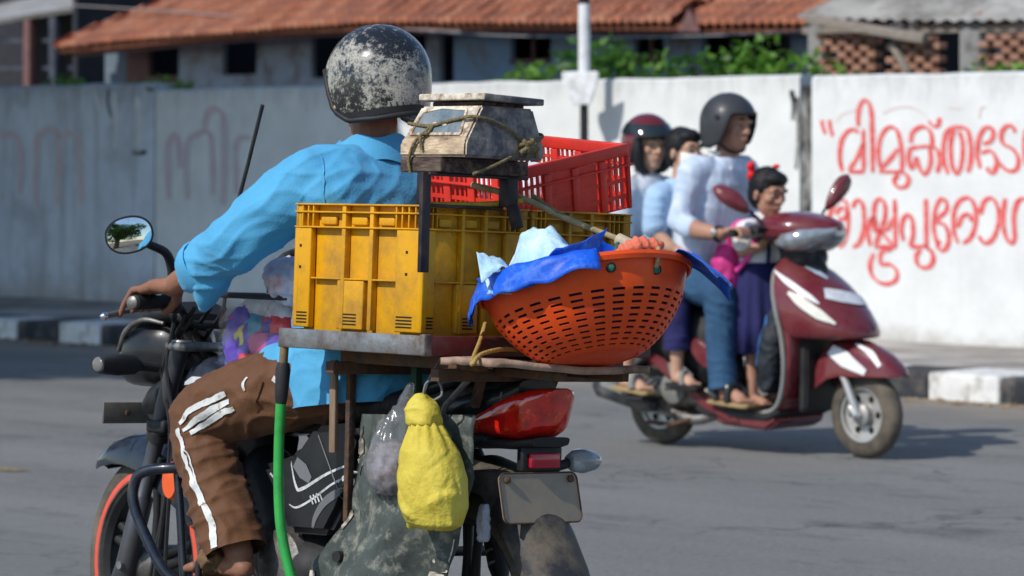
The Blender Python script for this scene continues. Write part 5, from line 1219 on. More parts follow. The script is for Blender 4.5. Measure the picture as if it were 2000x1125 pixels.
gp = blob("grey_packet", [('rings', [((0, 0, 0), (.03, 0, 0), (0, .02, 0)), ((.005, 0, .09), (.035, 0, 0), (0, .025, 0)), ((.0, 0, .17), (.02, 0, 0), (0, .015, 0))])], .006, mat("grey_film", (.32, .33, .38), .35, var=.2, bump=.5, bs=40), None, 1, crumple(.006, 26)); gp.matrix_world = on_bike(-.235, .17, .49) @ Matrix.Scale(.5, 4)
tag(gp, "crumpled grey packet tucked behind the yellow sack", "packet")

# ------------------------------------------------------------------ tub of packets and a white sack on the tank, whip rod
tb = empty("clear_tub", on_bike(.682, .03, .862), "clear plastic tub of bright packets strapped on the fuel tank", "tub")
m_tub = mat("tub_plastic", (.75, .76, .78), .06, var=.03, trans=1., alpha=.05)
for lo, hi in (((-.14, .132, .0), (.14, .135, .17)), ((-.14, -.135, 0), (.14, -.132, .17)), ((.137, -.1315, 0), (.14, .1315, .17)), ((-.14, -.1315, 0), (-.137, .1315, .17))): box("tub_wall", lo, hi, m_tub, tb, .001)
box("tub_floor", (-.136, -.131, .0), (.136, .131, .004), m_tub, tb)
for lo, hi in (((-.15, .125, .170), (.15, .145, .185)), ((-.15, -.145, .170), (.15, -.125, .185)), ((.13, -.1245, .1702), (.15, .1245, .1848)), ((-.15, -.1245, .1702), (-.13, .1245, .1848))): box("tub_rim", lo, hi, m_plas, tb, .004)
pk = [("purple_packet", (.10, .05, .36)), ("red_packet", (.70, .03, .035)), ("navy_packet", (.03, .05, .30)), ("yellow_packet", (.68, .55, .04)), ("violet_packet", (.22, .12, .48)), ("clear_packet", (.55, .55, .56)), ("pink_packet", (.60, .06, .22)), ("teal_packet", (.04, .25, .35))]
lay = [(0, .10, .02, .05, .11), (1, -.07, .065, .07, .055), (2, .03, .02, .07, .07), (3, .085, .045, .025, .05), (4, .10, .0, .06, .05), (5, -.06, .115, .07, .05), (6, -.03, .02, .06, .05), (7, .04, .075, .05, .045), (5, .06, .115, .06, .05), (0, -.09, .01, .07, .06), (1, .13, .10, .02, .02), (3, -.115, .045, .03, .035), (1, .062, .004, .028, .02), (2, -.05, .075, .05, .04)]
PKL = ['purple packet filling the left end of the clear tub', 'large red packet leaning in the clear tub on the tank', 'navy packet in the middle of the clear tub', 'yellow leaf shaped packet beside the purple one in the tub', "violet packet at the bottom of the tub's front corner", "colourless packet under the tub's rim near the rider", 'pink packet at the foot of the tub', 'teal packet above the navy one in the tub', "colourless packet under the tub's rim near the handlebar", "purple packet low at the rider's end of the tub", "scrap of red wrapper under the tub's rim near the handlebar", "small yellow packet at the rider's end of the tub", 'small red packet at the foot of the tub', 'navy packet below the large red one in the tub']
for k, (c, x, z, wx, hz) in enumerate(lay):
    nm, col = pk[c]
    o = blob(nm, [('ell', (0, 0, 0), (wx * 1.1, .016, hz * .72))], .006, mat(nm, col, .25, var=.3, vs=26, coat=.3), None, 1, crumple(.005, 40))
    o.name = "snack_packet"; o.matrix_world = on_bike(.682 + x * .85, .03 + .112 - .012 * (k % 3), .866 + z + hz * .45, random.uniform(-12, 12), random.uniform(-25, 25), 0)
    tag(o, PKL[k], "packet", "packets in the clear tub")
blob("contents", [('ell', (0, 0, .065), (.115, .09, .055))], .012, mat("mixed_goods", (.16, .13, .17), .5, var=.6, vs=22), tb, 2, crumple(.012, 18))
m_cloth = mat("white_red_bag", (.66, .62, .66), .5, var=.12, vs=9, bump=.4, bs=30, dirt=(.50, .12, .10), dscale=9, damt=.22)
ws = blob("white_sack", [('rings', [((0, 0, 0), (.05, 0, 0), (0, .05, 0)), ((.0, 0, .03), (.085, 0, 0), (0, .08, 0)), ((.015, 0, .075), (.095, 0, 0), (0, .08, 0)), ((.05, 0, .11), (.06, 0, 0), (0, .05, 0)), ((.085, 0, .12), (.02, 0, 0), (0, .03, 0))])], .007, m_cloth, None, 1, crumple(.016, 22)); ws.matrix_world = on_bike(.555, .12, 1.03) @ Matrix.Scale(.85, 4)
tag(ws, "rumpled white and red sack perched on the tub before the rider", "sack")
rd = tube("whip_rod", [B(452, 450, y=-.12) + Vector((.03, 0, -.28)), B(455, 445, y=-.12), B(484, 322, y=-.12), B(513, 205, y=-.12)], .0055, m_plas, None, 8, sm=3); rd.matrix_world = M_bike
tag(rd, "thin dark rod sticking up beyond the handlebar", "rod")
# ------------------------------------------------------------------ people
def cast(bvh, M, px, py):
    """where the sight line through a photo pixel first meets a surface given in frame M"""
    Mi = M.inverted(); c = Mi @ Vector((0, 0, CAMZ)); d = (Mi.to_3x3() @ Vector(((px - 1000) / FPX, 1, (HOR - py) / FPX))).normalized()
    h = bvh.ray_cast(c, d)
    if h[0] is None: h = bvh.find_nearest(c + d * (-c.dot(d)))
    return h[0]
SKIN = [mat("skin_brown_%d" % i, c, .5, var=.12, vs=14, bump=.12, bs=120, subs=.08) for i, c in enumerate([(.27, .125, .075), (.43, .225, .15), (.52, .30, .20), (.36, .19, .12)])]
def head_frame(c, yaw=0, pitch=0, roll=0, s=1.):
    return Matrix.Translation(c) @ Euler((R(roll), R(pitch), R(yaw)), 'XYZ').to_matrix().to_4x4() @ Matrix.Scale(s, 4)
def head_comps(Mh):
    """skull, jaw, nose, lips, brow and ears in the head's own frame (x forward, y left, z up)"""
    s = Mh.to_scale()[0]; R3 = Mh.to_3x3().normalized(); T = lambda *p: Mh @ Vector(p)
    C = []
    def e(c, r): C.append(('ell', T(*c), tuple(v * s for v in r), R3))
    def cp(*pts): C.append(('cap', [(*T(*q[:3]), q[3] * s) for q in pts]))
    e((-.008, 0, .030), (.096, .076, .088)); e((.020, 0, -.040), (.066, .060, .075)); e((.052, 0, -.088), (.030, .032, .022))
    cp((.083, 0, .028, .009), (.098, 0, -.012, .012), (.103, 0, -.022, .0125)); cp((.086, .014, -.024, .009), (.086, -.014, -.024, .009))
    cp((.078, .045, .030, .011), (.088, .012, .034, .011), (.088, -.012, .034, .011), (.078, -.045, .030, .011))
    cp((.074, .022, -.053, .008), (.087, 0, -.051, .0095), (.074, -.022, -.053, .008)); cp((.074, .018, -.064, .008), (.084, 0, -.066, .0095), (.074, -.018, -.064, .008))
    for q in (1, -1):
        e((-.004, q * .078, -.010), (.016, .010, .030)); e((.052, q * .040, -.015), (.028, .024, .026))
    return C
def face_parts(Mh, parent, hair=None, lips=True):
    m_ew = mat("eye_white", (.42, .38, .35), .25, var=.05); m_ei = mat("eye_dark", (.012, .008, .006), .15); m_br = mat("brow_hair", (.012, .010, .009), .8)
    for q in (1, -1):
        ey = mesh("eye", *ell_geo((.0715, q * .032, .009), (.012, .0135, .0062)), m_ew, parent, True); ey.matrix_local = Mh
        iris = mesh("iris", *ell_geo((.0798, q * .0315, .009), (.005, .0060, .0058)), m_ei, ey, True)
        br = tube("eyebrow", [(.092, q * .012, .036, .003), (.092, q * .030, .042, .0045), (.080, q * .050, .036, .0025)], .004, m_br, parent, 6, sm=3); br.matrix_local = Mh
    if lips:
        lp = tube("lips", [(.078, .022, -.058, .002), (.094, .010, -.0575, .005), (.0955, 0, -.059, .0055), (.094, -.010, -.0575, .005), (.078, -.022, -.058, .002)], .004, mat("lip_skin", (.27, .095, .075), .45), parent, 8, sm=3); lp.matrix_local = Mh
def trim(o, co, no):
    """cut a garment off cleanly at a hem"""
    bm = bmesh.new(); bm.from_mesh(o.data)
    bmesh.ops.bisect_plane(bm, geom=bm.verts[:] + bm.edges[:] + bm.faces[:], plane_co=co, plane_no=no, clear_outer=True)
    bm.to_mesh(o.data); bm.free(); o.data.polygons.foreach_set('use_smooth', [True] * len(o.data.polygons)); return o
def finger(a, b, c, d, r=.0095): return ('cap', [(*a, r * 1.1), (*b, r * 1.02), (*c, r * .93), (*d, r * .82)])

def helmet(parent, Mh, m, trim, rx=.142, ry=.122, rz=.134, front=62, opening=.02, side=-.112, back=-.095, name="helmet"):
    """an open-face shell: dome above, straighter walls below, cut away in front"""
    NA, NR = 56, 22; rings = []; edge = []
    for k in range(NA):
        ps = 2 * math.pi * k / NA; dg = abs((math.degrees(ps) + 180) % 360 - 180)
        zb = np.interp(dg, [0, front - 8, front + 10, 95, 130, 180], [opening, opening, side * .75, side, side * .98, back])
        col = []
        for i in range(NR + 1):
            t = i / NR; zt_ = rz + (zb - rz) * (1 - math.cos(t * math.pi / 2) ** 1.0 if False else t ** 1.25)
            if i == 0: zt_ = rz * .9999
            k_ = math.sqrt(max(0, 1 - (zt_ / rz) ** 2)) if zt_ > 0 else 1 - .10 * (zt_ / -.115) ** 2
            col.append(Vector((rx * k_ * math.cos(ps), ry * k_ * math.sin(ps), zt_)))
        rings.append(col); edge.append(col[-1])
    v = [q for c in rings for q in c]; f = []; n1 = NR + 1
    for k in range(NA):
        k2 = (k + 1) % NA
        for i in range(NR): f.append((k * n1 + i, k * n1 + i + 1, k2 * n1 + i + 1, k2 * n1 + i))
    bm = bmesh.new(); vs = [bm.verts.new(q) for q in v]
    for q in f: bm.faces.new([vs[i] for i in q])
    bmesh.ops.remove_doubles(bm, verts=bm.verts, dist=.0006); bmesh.ops.recalc_face_normals(bm, faces=bm.faces)
    bmesh.ops.solidify(bm, geom=bm.faces[:], thickness=.012); bmesh.ops.recalc_face_normals(bm, faces=bm.faces)
    sh = from_bm(name, bm, m, parent, True); sh.matrix_local = Mh
    tube("helmet_trim", edge, .0075, trim, sh, 8, closed=True)
    return sh
def scuffed():
    m, N, L, p = node_mat("scuffed_black_helmet"); o = N.new("ShaderNodeTexCoord").outputs['Object']
    sx = N.new("ShaderNodeSeparateXYZ"); L.new(o, sx.inputs[0])
    big = nnoise(N, L, o, 9, 4, .6); fine = nnoise(N, L, o, 64, 10, .8)
    zone = nrange(N, L, nmath(N, L, 'ADD', sx.outputs[2], nmath(N, L, 'MULTIPLY', big, .22)), .26, .10, 0, .10)
    fac = nrange(N, L, nmath(N, L, 'ADD', nmath(N, L, 'ADD', fine, nmath(N, L, 'MULTIPLY', big, .75)), zone), .91, 1.03)
    spk = nnoise(N, L, o, 210, 4, .7); fac = nmath(N, L, 'MULTIPLY', fac, nrange(N, L, spk, .34, .52, .15, 1))
    c = nmix(N, L, fac, (.014, .015, .017), (.42, .40, .34))
    c = nmix(N, L, nrange(N, L, nnoise(N, L, o, 20, 5), .66, .75, 0, .55), c, (.20, .13, .08))
    L.new(c, p.inputs['Base Color']); L.new(nrange(N, L, fac, 0, 1, .22, .75), p.inputs['Roughness']); p.inputs['Coat Weight'].default_value = .25
    nbump(N, L, p, fine, .12, .004); return m

# --------------------------------------------------------------- the motorcycle's rider
rider = empty("person", M_bike, "rider in a scuffed black helmet, bright blue shirt and brown trousers, seated before the crates", "person")
m_shirt = mat("bright_blue_shirt", (.080, .36, .60), .75, var=.08, vs=10, bump=.15, bs=160, sheen=.1, crease=(.30, 6))
m_trous = mat("brown_trousers", (.125, .053, .022), .68, var=.12, vs=10, bump=.15, bs=160, sheen=.06, crease=(.32, 6))
HC = Vector((.412, 0, 1.602)); Mh = head_frame((.425, 0, 1.578), yaw=3)
body = [('rings', [((.39, 0, .80), (.12, 0, 0), (0, .16, 0)), ((.40, 0, 1.0), (.11, 0, 0), (0, .15, 0)), ((.40, 0, 1.25), (.11, 0, 0), (0, .17, 0)), ((.41, 0, 1.36), (.08, 0, 0), (0, .13, 0)), ((.42, 0, 1.42), (.055, 0, 0), (0, .06, 0))]),
        ('cap', [(.415, 0, 1.36, .065), (.42, 0, 1.46, .06), (.43, 0, 1.54, .06)])] + head_comps(Mh)
for s in (1, -1):
    sh_, el, wr = (.425, s * .185, 1.335), (.585, s * .305, 1.168), (.862, s * .290, 1.058)
    body += [('cap', [(.415, s * .12, 1.35, .07), (*sh_, .06), (*el, .045), (.70, s * .302, 1.118, .042), (*wr, .027)])]
    # the hand: palm fanned from the wrist to four knuckles, fingers curled round the grip, thumb below
    ys_ = [.296, .274, .250, .226]
    for k, y in enumerate(ys_):
        body.append(('cap', [(wr[0], wr[1] + s * (y - .262) * .35, wr[2], .022), (.925, s * (y + .004), 1.058, .017), (.982, s * y, 1.046, .0125)]))
    reach = [(1.064, 1.000), (1.052, 1.012), (1.046, 1.016), (1.046, 1.016)]
    for k, y in enumerate(ys_):
        rx_, rz2 = reach[k]
        body.append(finger((.982, s * y, 1.048), (1.022, s * y, 1.044), (rx_ - .008, s * (y + .001), rz2 + .006), (rx_ - .004 + (.012 if k == 0 else 0), s * (y + .002), rz2 - .024), [.0088, .0096, .0098, .0094][k]))
    body.append(('cap', [(.900, s * .245, 1.045, .018), (.945, s * .212, 1.022, .0135), (.985, s * .200, .998, .011), (1.005, s * .204, .988, .0095)]))
    body += [('cap', [(.42, s * .10, .84, .10), (.80, s * .222, .725, .06), (.72, s * .235, .56, .05), (.600, s * .245, .395, .036)]),
             ('cap', [(.612, s * .245, .41, .033), (.585, s * .245, .362, .029)]), ('cap', [(.580, s * .245, .358, .028), (.66, s * .25, .362, .029), (.74, s * .255, .350, .026)])]
    for k in range(5): body.append(('cap', [(.73, s * (.225 + k * .016), .352, .014), (.775 - abs(k - 1) * .006, s * (.222 + k * .017), .346, .0105)]))
blob("body", body, .0045, SKIN[0], rider, 1)
fshirt = folds(.0095, [((.2, .3, 1), 52, .75), ((.8, -.3, .55), 44, .8), ((-.5, .6, .6), 70, .6)])
shirt = [('rings', [((.350, 0, .745), (.185, 0, 0), (0, .228, 0)), ((.372, 0, .84), (.195, 0, 0), (0, .236, 0)), ((.395, 0, .97), (.165, 0, 0), (0, .212, 0)), ((.40, 0, 1.13), (.145, 0, 0), (0, .205, 0)), ((.402, 0, 1.25), (.138, 0, 0), (0, .212, 0)), ((.408, 0, 1.33), (.122, 0, 0), (0, .19, 0)), ((.415, 0, 1.385), (.095, 0, 0), (0, .135, 0)), ((.425, 0, 1.435), (.070, 0, 0), (0, .082, 0))]),
         ('cap', [(.40, -.14, 1.29, .118), (.40, .14, 1.29, .118)]), ('cap', [(.405, -.10, 1.345, .085), (.405, .10, 1.345, .085)]),
         ('cap', [(.50, .15, .865, .075), (.58, .165, .862, .055), (.655, .16, .868, .022)])]
for s in (1, -1):
    shirt += [('cap', [(.415, s * .14, 1.358, .075), (.425, s * .192, 1.332, .082), (.50, s * .25, 1.255, .080), (.585, s * .305, 1.172, .075), (.65, s * .304, 1.142, .068), (.70, s * .302, 1.117, .066), (.735, s * .301, 1.099, .058)]),
              ('cap', [(.690, s * .300, 1.080, .052), (.705, s * .300, 1.038, .030), (.716, s * .298, 1.012, .014)])]
so = blob("shirt", shirt, .0065, m_shirt, rider, 9, fshirt); trim(so, (.42, 0, 1.425), (.1, 0, 1)); trim(so, (.40, 0, .772), (-.12, 0, -1))
bsh = bvh_of(so)
# yoke seam and back pleat as a stitched ridge, collar round the neck
ribbon_on("yoke_seam", bsh, [(.27, .20, 1.262), (.25, .10, 1.256), (.245, 0, 1.254), (.25, -.10, 1.256), (.27, -.20, 1.262)], .008, m_shirt, so, .003)
ribbon_on("shoulder_seam", bsh, [(.36, .215, 1.40), (.34, .225, 1.33), (.34, .215, 1.26)], .007, m_shirt, so, .003)
cr = []
for (rr_, z, dz) in ((.072, 1.405, 0), (.076, 1.440, .010), (.083, 1.446, .010), (.100, 1.418, -.004), (.108, 1.400, -.012)):
    cr.append([(.418 + rr_ * 1.02 * math.cos(a), rr_ * 1.08 * math.sin(a), z + dz * -math.cos(a) + .006 * math.sin(a * 5 + z * 90)) for a in [R(38) + (2 * math.pi - R(76)) * k / 40 for k in range(41)]])
co = loft("collar", cr, m_shirt, so, caps=False, closed_ring=False, ang=60); solidify(co, .003); auto_smooth(co, 60)
cf = []
for rr_, t in ((.062, 0), (.070, -.02), (.074, -.045), (.070, -.052)):   # turned-back cuff
    d = Vector((.86, -.03, -.42)).normalized(); u_ = Vector((0, 1, 0)); w_ = d.cross(u_)
    cf.append([Vector((.748, .301, 1.094)) + d * t * 1.0 + (u_ * math.cos(a) + w_ * math.sin(a)) * rr_ * (1 + .05 * math.sin(a * 3)) for a in [2 * math.pi * k / 28 for k in range(28)]])
cu = loft("cuff", cf, m_shirt, so, caps=False, ang=60); solidify(cu, .003); auto_smooth(cu, 60)
ftr = folds(.014, [((.3, .2, 1), 60, .9), ((.9, -.2, .5), 44, .7), ((-.6, .3, .8), 52, .6)])
tro = [('ell', (.42, 0, .835), (.15, .17, .085))]
for s in (1, -1):
    tro += [('cap', [(.40, s * .10, .835, .095), (.50, s * .14, .82, .098), (.60, s * .172, .797, .102), (.74, s * .208, .758, .092), (.802, s * .225, .722, .082), (.785, s * .23, .655, .078), (.725, s * .237, .56, .076), (.650, s * .244, .455, .077), (.600, s * .247, .385, .079)])]
to = blob("trousers", tro, .0065, m_trous, rider, 3, ftr); trim(to, (.605, 0, .402), (-.45, 0, -.9))
btr = bvh_of(to); m_wst = mat("cracked_white_print", (.66, .67, .64), .6, var=.12, vs=22, bump=.3, bs=60, dirt=(.30, .17, .09), dscale=34, damt=.24, dhard=.05)
def tstripe(pts, wd): return ribbon_on("trouser_stripe", btr, [cast(btr, M_bike, *q) for q in pts], wd, m_wst, to, .0035)
tstripe([(352, 828), (372, 802), (408, 784), (441, 768)], [.010, .016, .018, .014]); tstripe([(358, 842), (385, 818), (420, 797), (449, 784)], [.010, .016, .018, .014]); tstripe([(372, 846), (400, 828), (432, 808), (458, 797)], [.010, .016, .018, .012])
tstripe([(347, 838), (358, 868), (366, 905), (376, 945), (395, 985)], [.016, .013, .012, .014, .016]); tstripe([(362, 872), (374, 905), (384, 945), (402, 985)], [.005, .006, .006, .006])
tstripe([(398, 985), (410, 1012), (417, 1040), (419, 1070)], [.016, .020, .022, .020]); tstripe([(484, 738), (476, 750), (479, 764)], [.006, .010, .006])
tstripe([(534, 738), (546, 748)], .014)
ribbon_on("pocket_edge", btr, [cast(btr, M_bike, *q) for q in ((512, 742), (500, 775), (496, 800))], .010, m_trous, to, .005)
# rag at the ankle and the sandal
blob("ankle_rag", [('ell', (.675, .262, .372), (.035, .045, .028)), ('cap', [(.70, .27, .38, .02), (.68, .25, .345, .018)])], .005, mat("brown_rag", (.17, .10, .05), .85, var=.3, vs=24, bump=.6, bs=50), rider, 1, crumple(.008, 36))
for s in (1, -1):
    sd = plate("sandal", [(.545, .318), (.60, .314), (.70, .310), (.785, .310), (.795, .322), (.70, .328), (.60, .332), (.545, .332)], s * .205, s * .298, m_plas, rider, .006)
    tube("sandal_strap", [(.70, s * .212, .332), (.70, s * .225, .384), (.70, s * .265, .392), (.70, s * .292, .372), (.70, s * .296, .332)], .009, m_plas, sd, 8, sm=4)
Mhel = head_frame(tuple(HC), yaw=3, pitch=4)
hm = helmet(rider, Mhel, scuffed(), m_plas, .146, .126, .136, side=-.116, back=-.098)
hb = bvh_of(hm)
ribbon_on("helmet_band", hb, [(-.12 + .0 * k, 0, 0) for k in range(1)] * 0 + [(.10, .14, -.105), (.03, .14, -.108), (-.06, .12, -.104), (-.12, .07, -.094), (-.15, 0, -.088), (-.12, -.07, -.094)], .016, m_plas, hm, .003)
def hpt(px, py): return cast(hb, M_bike @ Mhel, px, py)
ribbon_on("helmet_sticker", hb, [hpt(757, 206), hpt(777, 206), hpt(796, 205)], .022, mat("worn_sticker", (.38, .36, .30), .6, var=.3, vs=40, dirt=(.05, .05, .05), dscale=30, damt=.35), hm, .0015)
for q in range(3): ribbon_on("sticker_stroke", hb, [hpt(762 + q * 12, 199), hpt(766 + q * 12, 213)], .003, m_plas, hm, .0028)
ribbon_on("helmet_sticker", hb, [hpt(792, 150), hpt(806, 142), hpt(820, 148)], [.010, .018, .010], mat("grey_sticker", (.16, .16, .15), .5, var=.4, vs=60), hm, .0015)
for q in ((654, 212), (664, 235), (642, 232)): ellipsoid("helmet_stud", hpt(*q), (.006, .004, .009), mat("tan_chip", (.40, .26, .13), .7), hm)
# ------------------------------------------------------------------ the maroon scooter
sct = empty("scooter", M_scoot, "maroon step-through scooter carrying four people along the white wall", "scooter")
m_mar = mat("maroon_paint", (.155, .012, .022), .22, var=.12, vs=6, coat=.6, dirt=(.16, .07, .06), dscale=6, damt=.22, dhard=.3)
m_gry = mat("grey_plastic", (.22, .22, .21), .6, var=.15, vs=9, bump=.1, bs=90, dirt=(.3, .27, .22), dscale=6, damt=.35)
m_sil = mat("silver_paint", (.52, .51, .49), .4, metal=.5, var=.1, vs=9, dirt=(.25, .22, .18), dscale=9, damt=.35)
m_wht = mat("white_sticker", (.80, .80, .79), .4, var=.06, vs=12)
SR = .205
def scooter_wheel(nm, M):
    h = lathe(nm, [(.01, -.07), (.03, -.065), (.05, -.05), (.05, .05), (.03, .065), (.01, .07)], m_sil, sct, 24, M)
    prof = [(.130 + (SR - .130) * math.sin(math.pi * i / 14) ** .6, -.047 * math.cos(math.pi * i / 14)) for i in range(15)] + [(.124, .03), (.124, -.03)]
    lathe("tyre", prof, m_tyre, h, 56, closed=True, ang=60)
    lathe("rim", [(.134, -.040), (.118, -.038), (.112, -.02), (.112, .02), (.118, .038), (.134, .040), (.128, .02), (.128, -.02)], m_sil, h, 48, closed=True)
    lathe("wheel_disc", [(.045, -.012), (.116, -.020), (.116, -.014), (.045, .0)], m_sil, h, 48, closed=True)
    for k in range(6):
        a = k * math.pi / 3; ellipsoid("disc_hole", (.083 * math.cos(a), -.018, .083 * math.sin(a)), (.016, .004, .016), m_hole, h)
    return h
scooter_wheel("front_wheel", Matrix.Translation((1.24, 0, SR)) @ Matrix.Rotation(R(-4), 4, 'Z')); scooter_wheel("rear_wheel", Matrix.Translation((0, 0, SR)))
for s in (1, -1):
    tube("fork_leg", [(1.11, s * .072, .46, .018), (1.17, s * .072, .36, .019), (1.235, s * .072, .215, .021), (1.25, s * .072, .195, .016)], .018, m_sil, sct, 14)
    tube("fork_link", [(1.20, s * .072, .24, .022), (1.24, s * .072, SR, .026), (1.25, s * .06, SR, .02)], .02, m_sil, sct, 12)
# front mudguard with side skirts
fr = []
for x, zt_, wd, zb in ((1.455, .392, .035, .385), (1.43, .430, .065, .385), (1.375, .480, .082, .385), (1.30, .520, .090, .383), (1.22, .548, .094, .382), (1.14, .558, .094, .382), (1.07, .545, .092, .365), (1.02, .505, .088, .335), (.985, .44, .080, .31)):
    ring = [(x, -wd, zb)]
    for k in range(11):
        t = -math.pi / 2 + math.pi * k / 10
        ring.append((x, wd * math.copysign(abs(math.sin(t)) ** .8, math.sin(t)), zb + .004 + (zt_ - zb) * max(0, math.cos(t)) ** .55))
    ring.append((x, wd, zb)); fr.append(ring)
fm = loft("front_mudguard", fr, m_mar, sct, caps=False, closed_ring=False, ang=55); bf = bvh_of(fm); solidify(fm, .005); auto_smooth(fm, 55)
def sdec(nm, bvh, pts, wd, m, par, off=.003): return ribbon_on(nm, bvh, [cast(bvh, M_scoot, *q) for q in pts], wd, m, par, off)
sdec("white_flash", bf, [(1622, 682), (1650, 702), (1690, 728)], [.05, .075, .03], m_wht, fm); sdec("white_flash", bf, [(1672, 672), (1700, 690), (1718, 716)], [.012, .03, .02], m_wht, fm)
# apron: nose, then the narrower shield down to the floor
def apron_ring(z, xc, xe, w_, n=20, p=.60, shift=0):
    return [(xe + (xc - xe) * max(0, math.cos(t)) ** p, w_ * math.sin(t), z + shift * math.cos(t)) for t in [math.pi * (-.5 + k / n) for k in range(n + 1)]]
prof_n = [(.925, .845, .80, .075), (.905, .905, .80, .125), (.86, .99, .815, .17), (.80, 1.075, .835, .20), (.74, 1.145, .86, .215), (.68, 1.205, .885, .215), (.62, 1.250, .905, .215), (.585, 1.272, .915, .205), (.562, 1.268, .92, .195), (.555, 1.235, .92, .185)]
ap = loft("apron", [apron_ring(*q) for q in prof_n], m_mar, sct, caps=False, closed_ring=False, ang=50)
bap = bvh_of(ap); solidify(ap, .006); auto_smooth(ap, 50)
low = [(.600, .96, .905, .205), (.50, .955, .925, .205), (.40, .945, .920, .200), (.30, .925, .90, .195), (.22, .88, .85, .185), (.165, .82, .78, .165)]
lo_ = loft("lower_shield", [apron_ring(z, xc, xe, w_, p=.35) for z, xc, xe, w_ in low], m_mar, sct, caps=False, closed_ring=False, ang=50); solidify(lo_, .006); auto_smooth(lo_, 50)
mesh("apron_top", [q for q in apron_ring(.926, .846, .79, .074)], [tuple(range(21))], m_mar, sct)
plate("wheel_well", [(.94, .20), (.985, .22), (.992, .40), (.99, .553), (.94, .553)], -.135, .135, m_plas, sct, .01)
# inner leg shield with a grey edge and a hanging bag
isr = [[(x - .02 + .015 * math.cos(t), (w_ - .006) * math.sin(t), z) for t in [math.pi * (-.5 + k / 12) for k in range(13)]] for z, x, w_ in ((.91, .81, .09), (.85, .825, .16), (.76, .855, .20), (.66, .89, .215), (.56, .90, .208), (.42, .90, .20), (.30, .885, .195), (.22, .84, .185))]
loft("inner_shield", isr, m_plas, sct, caps=False, closed_ring=False)
for s in (1, -1): tube("shield_edge", [(x - .004, s * w_, z) for z, x, w_ in ((.90, .81, .10), (.85, .825, .165), (.76, .85, .205), (.66, .885, .222), (.56, .905, .212), (.42, .915, .207), (.30, .895, .20), (.22, .845, .19), (.19, .74, .18))], .012, m_gry, sct, 8, sm=4)
sdec("number_plate", bap, [(1610, 574), (1640, 579), (1668, 584), (1688, 590)], [.065, .085, .085, .060], mat("white_number_plate", (.78, .79, .80), .45, var=.08, vs=30, dirt=(.42, .44, .46), dscale=16, damt=.42, dhard=.2), ap, .006)
sdec("nose_sticker", bap, [(1572, 520), (1594, 531), (1616, 545)], [.026, .044, .02], mat("pale_blue_sticker", (.50, .60, .74), .3, var=.15, vs=20), ap, .004)
sdec("white_flash", bap, [(1514, 530), (1540, 552), (1580, 580), (1600, 594)], [.008, .028, .026, .006], m_wht, ap, .004)
sdec("turn_lamp", bap, [(1541, 572), (1565, 590), (1600, 615), (1632, 634)], [.014, .044, .044, .010], mat("clear_turn_lens", (.80, .78, .66), .12, var=.12, vs=24, coat=.5), ap, .010)
# handlebar cover, headlamp, grips, levers, mirrors
hc = loft("handlebar_cover", [ring_yz(.60, 1.035, .05, .03), ring_yz(.65, 1.055, .12, .055), ring_yz(.74, 1.065, .165, .075), ring_yz(.84, 1.065, .19, .080), ring_yz(.93, 1.06, .165, .075), ring_yz(1.00, 1.058, .12, .058), ring_yz(1.06, 1.066, .065, .036), ring_yz(1.085, 1.072, .02, .014)], m_mar, sct)
loft("headlamp", [ring_yz(.80, 1.005, .140, .045), ring_yz(.87, 1.012, .185, .066), ring_yz(.95, 1.018, .178, .066), ring_yz(1.02, 1.032, .128, .050), ring_yz(1.082, 1.052, .05, .022)], mat("headlamp_lens", (.34, .37, .39), .1, var=.35, vs=22, metal=.4, coat=.6), hc)
blob("steering_neck", [('cap', [(.80, 0, .99, .075), (.86, 0, .93, .085), (.93, 0, .86, .07)]), ('cap', [(.82, .08, 1.0, .05), (.90, .05, .93, .06)]), ('cap', [(.82, -.08, 1.0, .05), (.90, -.05, .93, .06)])], .012, m_plas, sct, 3)
for s in (1, -1):
    hb_ = tube("handlebar", [(.76, s * .14, 1.045), (.74, s * .20, 1.05), (.715, s * .345, 1.045)], .012, m_plas, sct, 10, sm=4)
    tube("grip", [(.724, s * .235, 1.049), (.712, s * .355, 1.045)], .018, m_plas, hb_, 14)
    tube("brake_lever", [(.77, s * .19, 1.035), (.79, s * .25, 1.03), (.775, s * .345, 1.025)], .007, m_alu, hb_, 8, sm=3)
    box("switch_pod", (.70, s * .205 - .022, 1.02), (.77, s * .205 + .022, 1.075), m_plas, hb_, .01)
def scoot_mirror(pts, ctr, ax_, up_, fw, lab):
    st_ = tube("mirror", pts, .007, m_plas, sct, 10, sm=4)
    c = Vector(ctr); a = Vector(ax_).normalized(); n = Vector(fw).normalized(); b = n.cross(a)
    R_ = lambda sa, sb, off, tp=0: [c + n * off + a * (sa * math.cos(t)) + b * (sb * math.sin(t) * (1 + tp * math.cos(t))) for t in [2 * math.pi * k / 28 for k in range(28)]]
    loft("mirror_shell", [R_(.03, .015, .045), R_(.075, .036, .036, .25), R_(.10, .047, .014, .25), R_(.102, .048, -.004, .25), R_(.095, .043, -.006, .25)], m_mar, st_)
    loft("mirror_glass", [R_(.093, .042, -.0065, .25), R_(.093, .042, -.0075, .25)], MATS["mirror_glass"], st_)
q0, q1 = S(1428, 390, y=-.31), S(1478, 428, y=-.24)
scoot_mirror([tuple(S(1492, 440, y=-.20)), tuple(S(1478, 425, y=-.22)), tuple(S(1455, 405, y=-.27)), tuple(q0)], q0, q0 - q1, None, (.9, -.15, .3), 0)
q0, q1 = S(1634, 376, y=.33), S(1604, 425, y=.24)
scoot_mirror([tuple(S(1598, 440, y=.20)), tuple(S(1605, 420, y=.24)), tuple(S(1618, 398, y=.29)), tuple(q0)], q0, q0 - q1, None, (.9, .15, .3), 0)
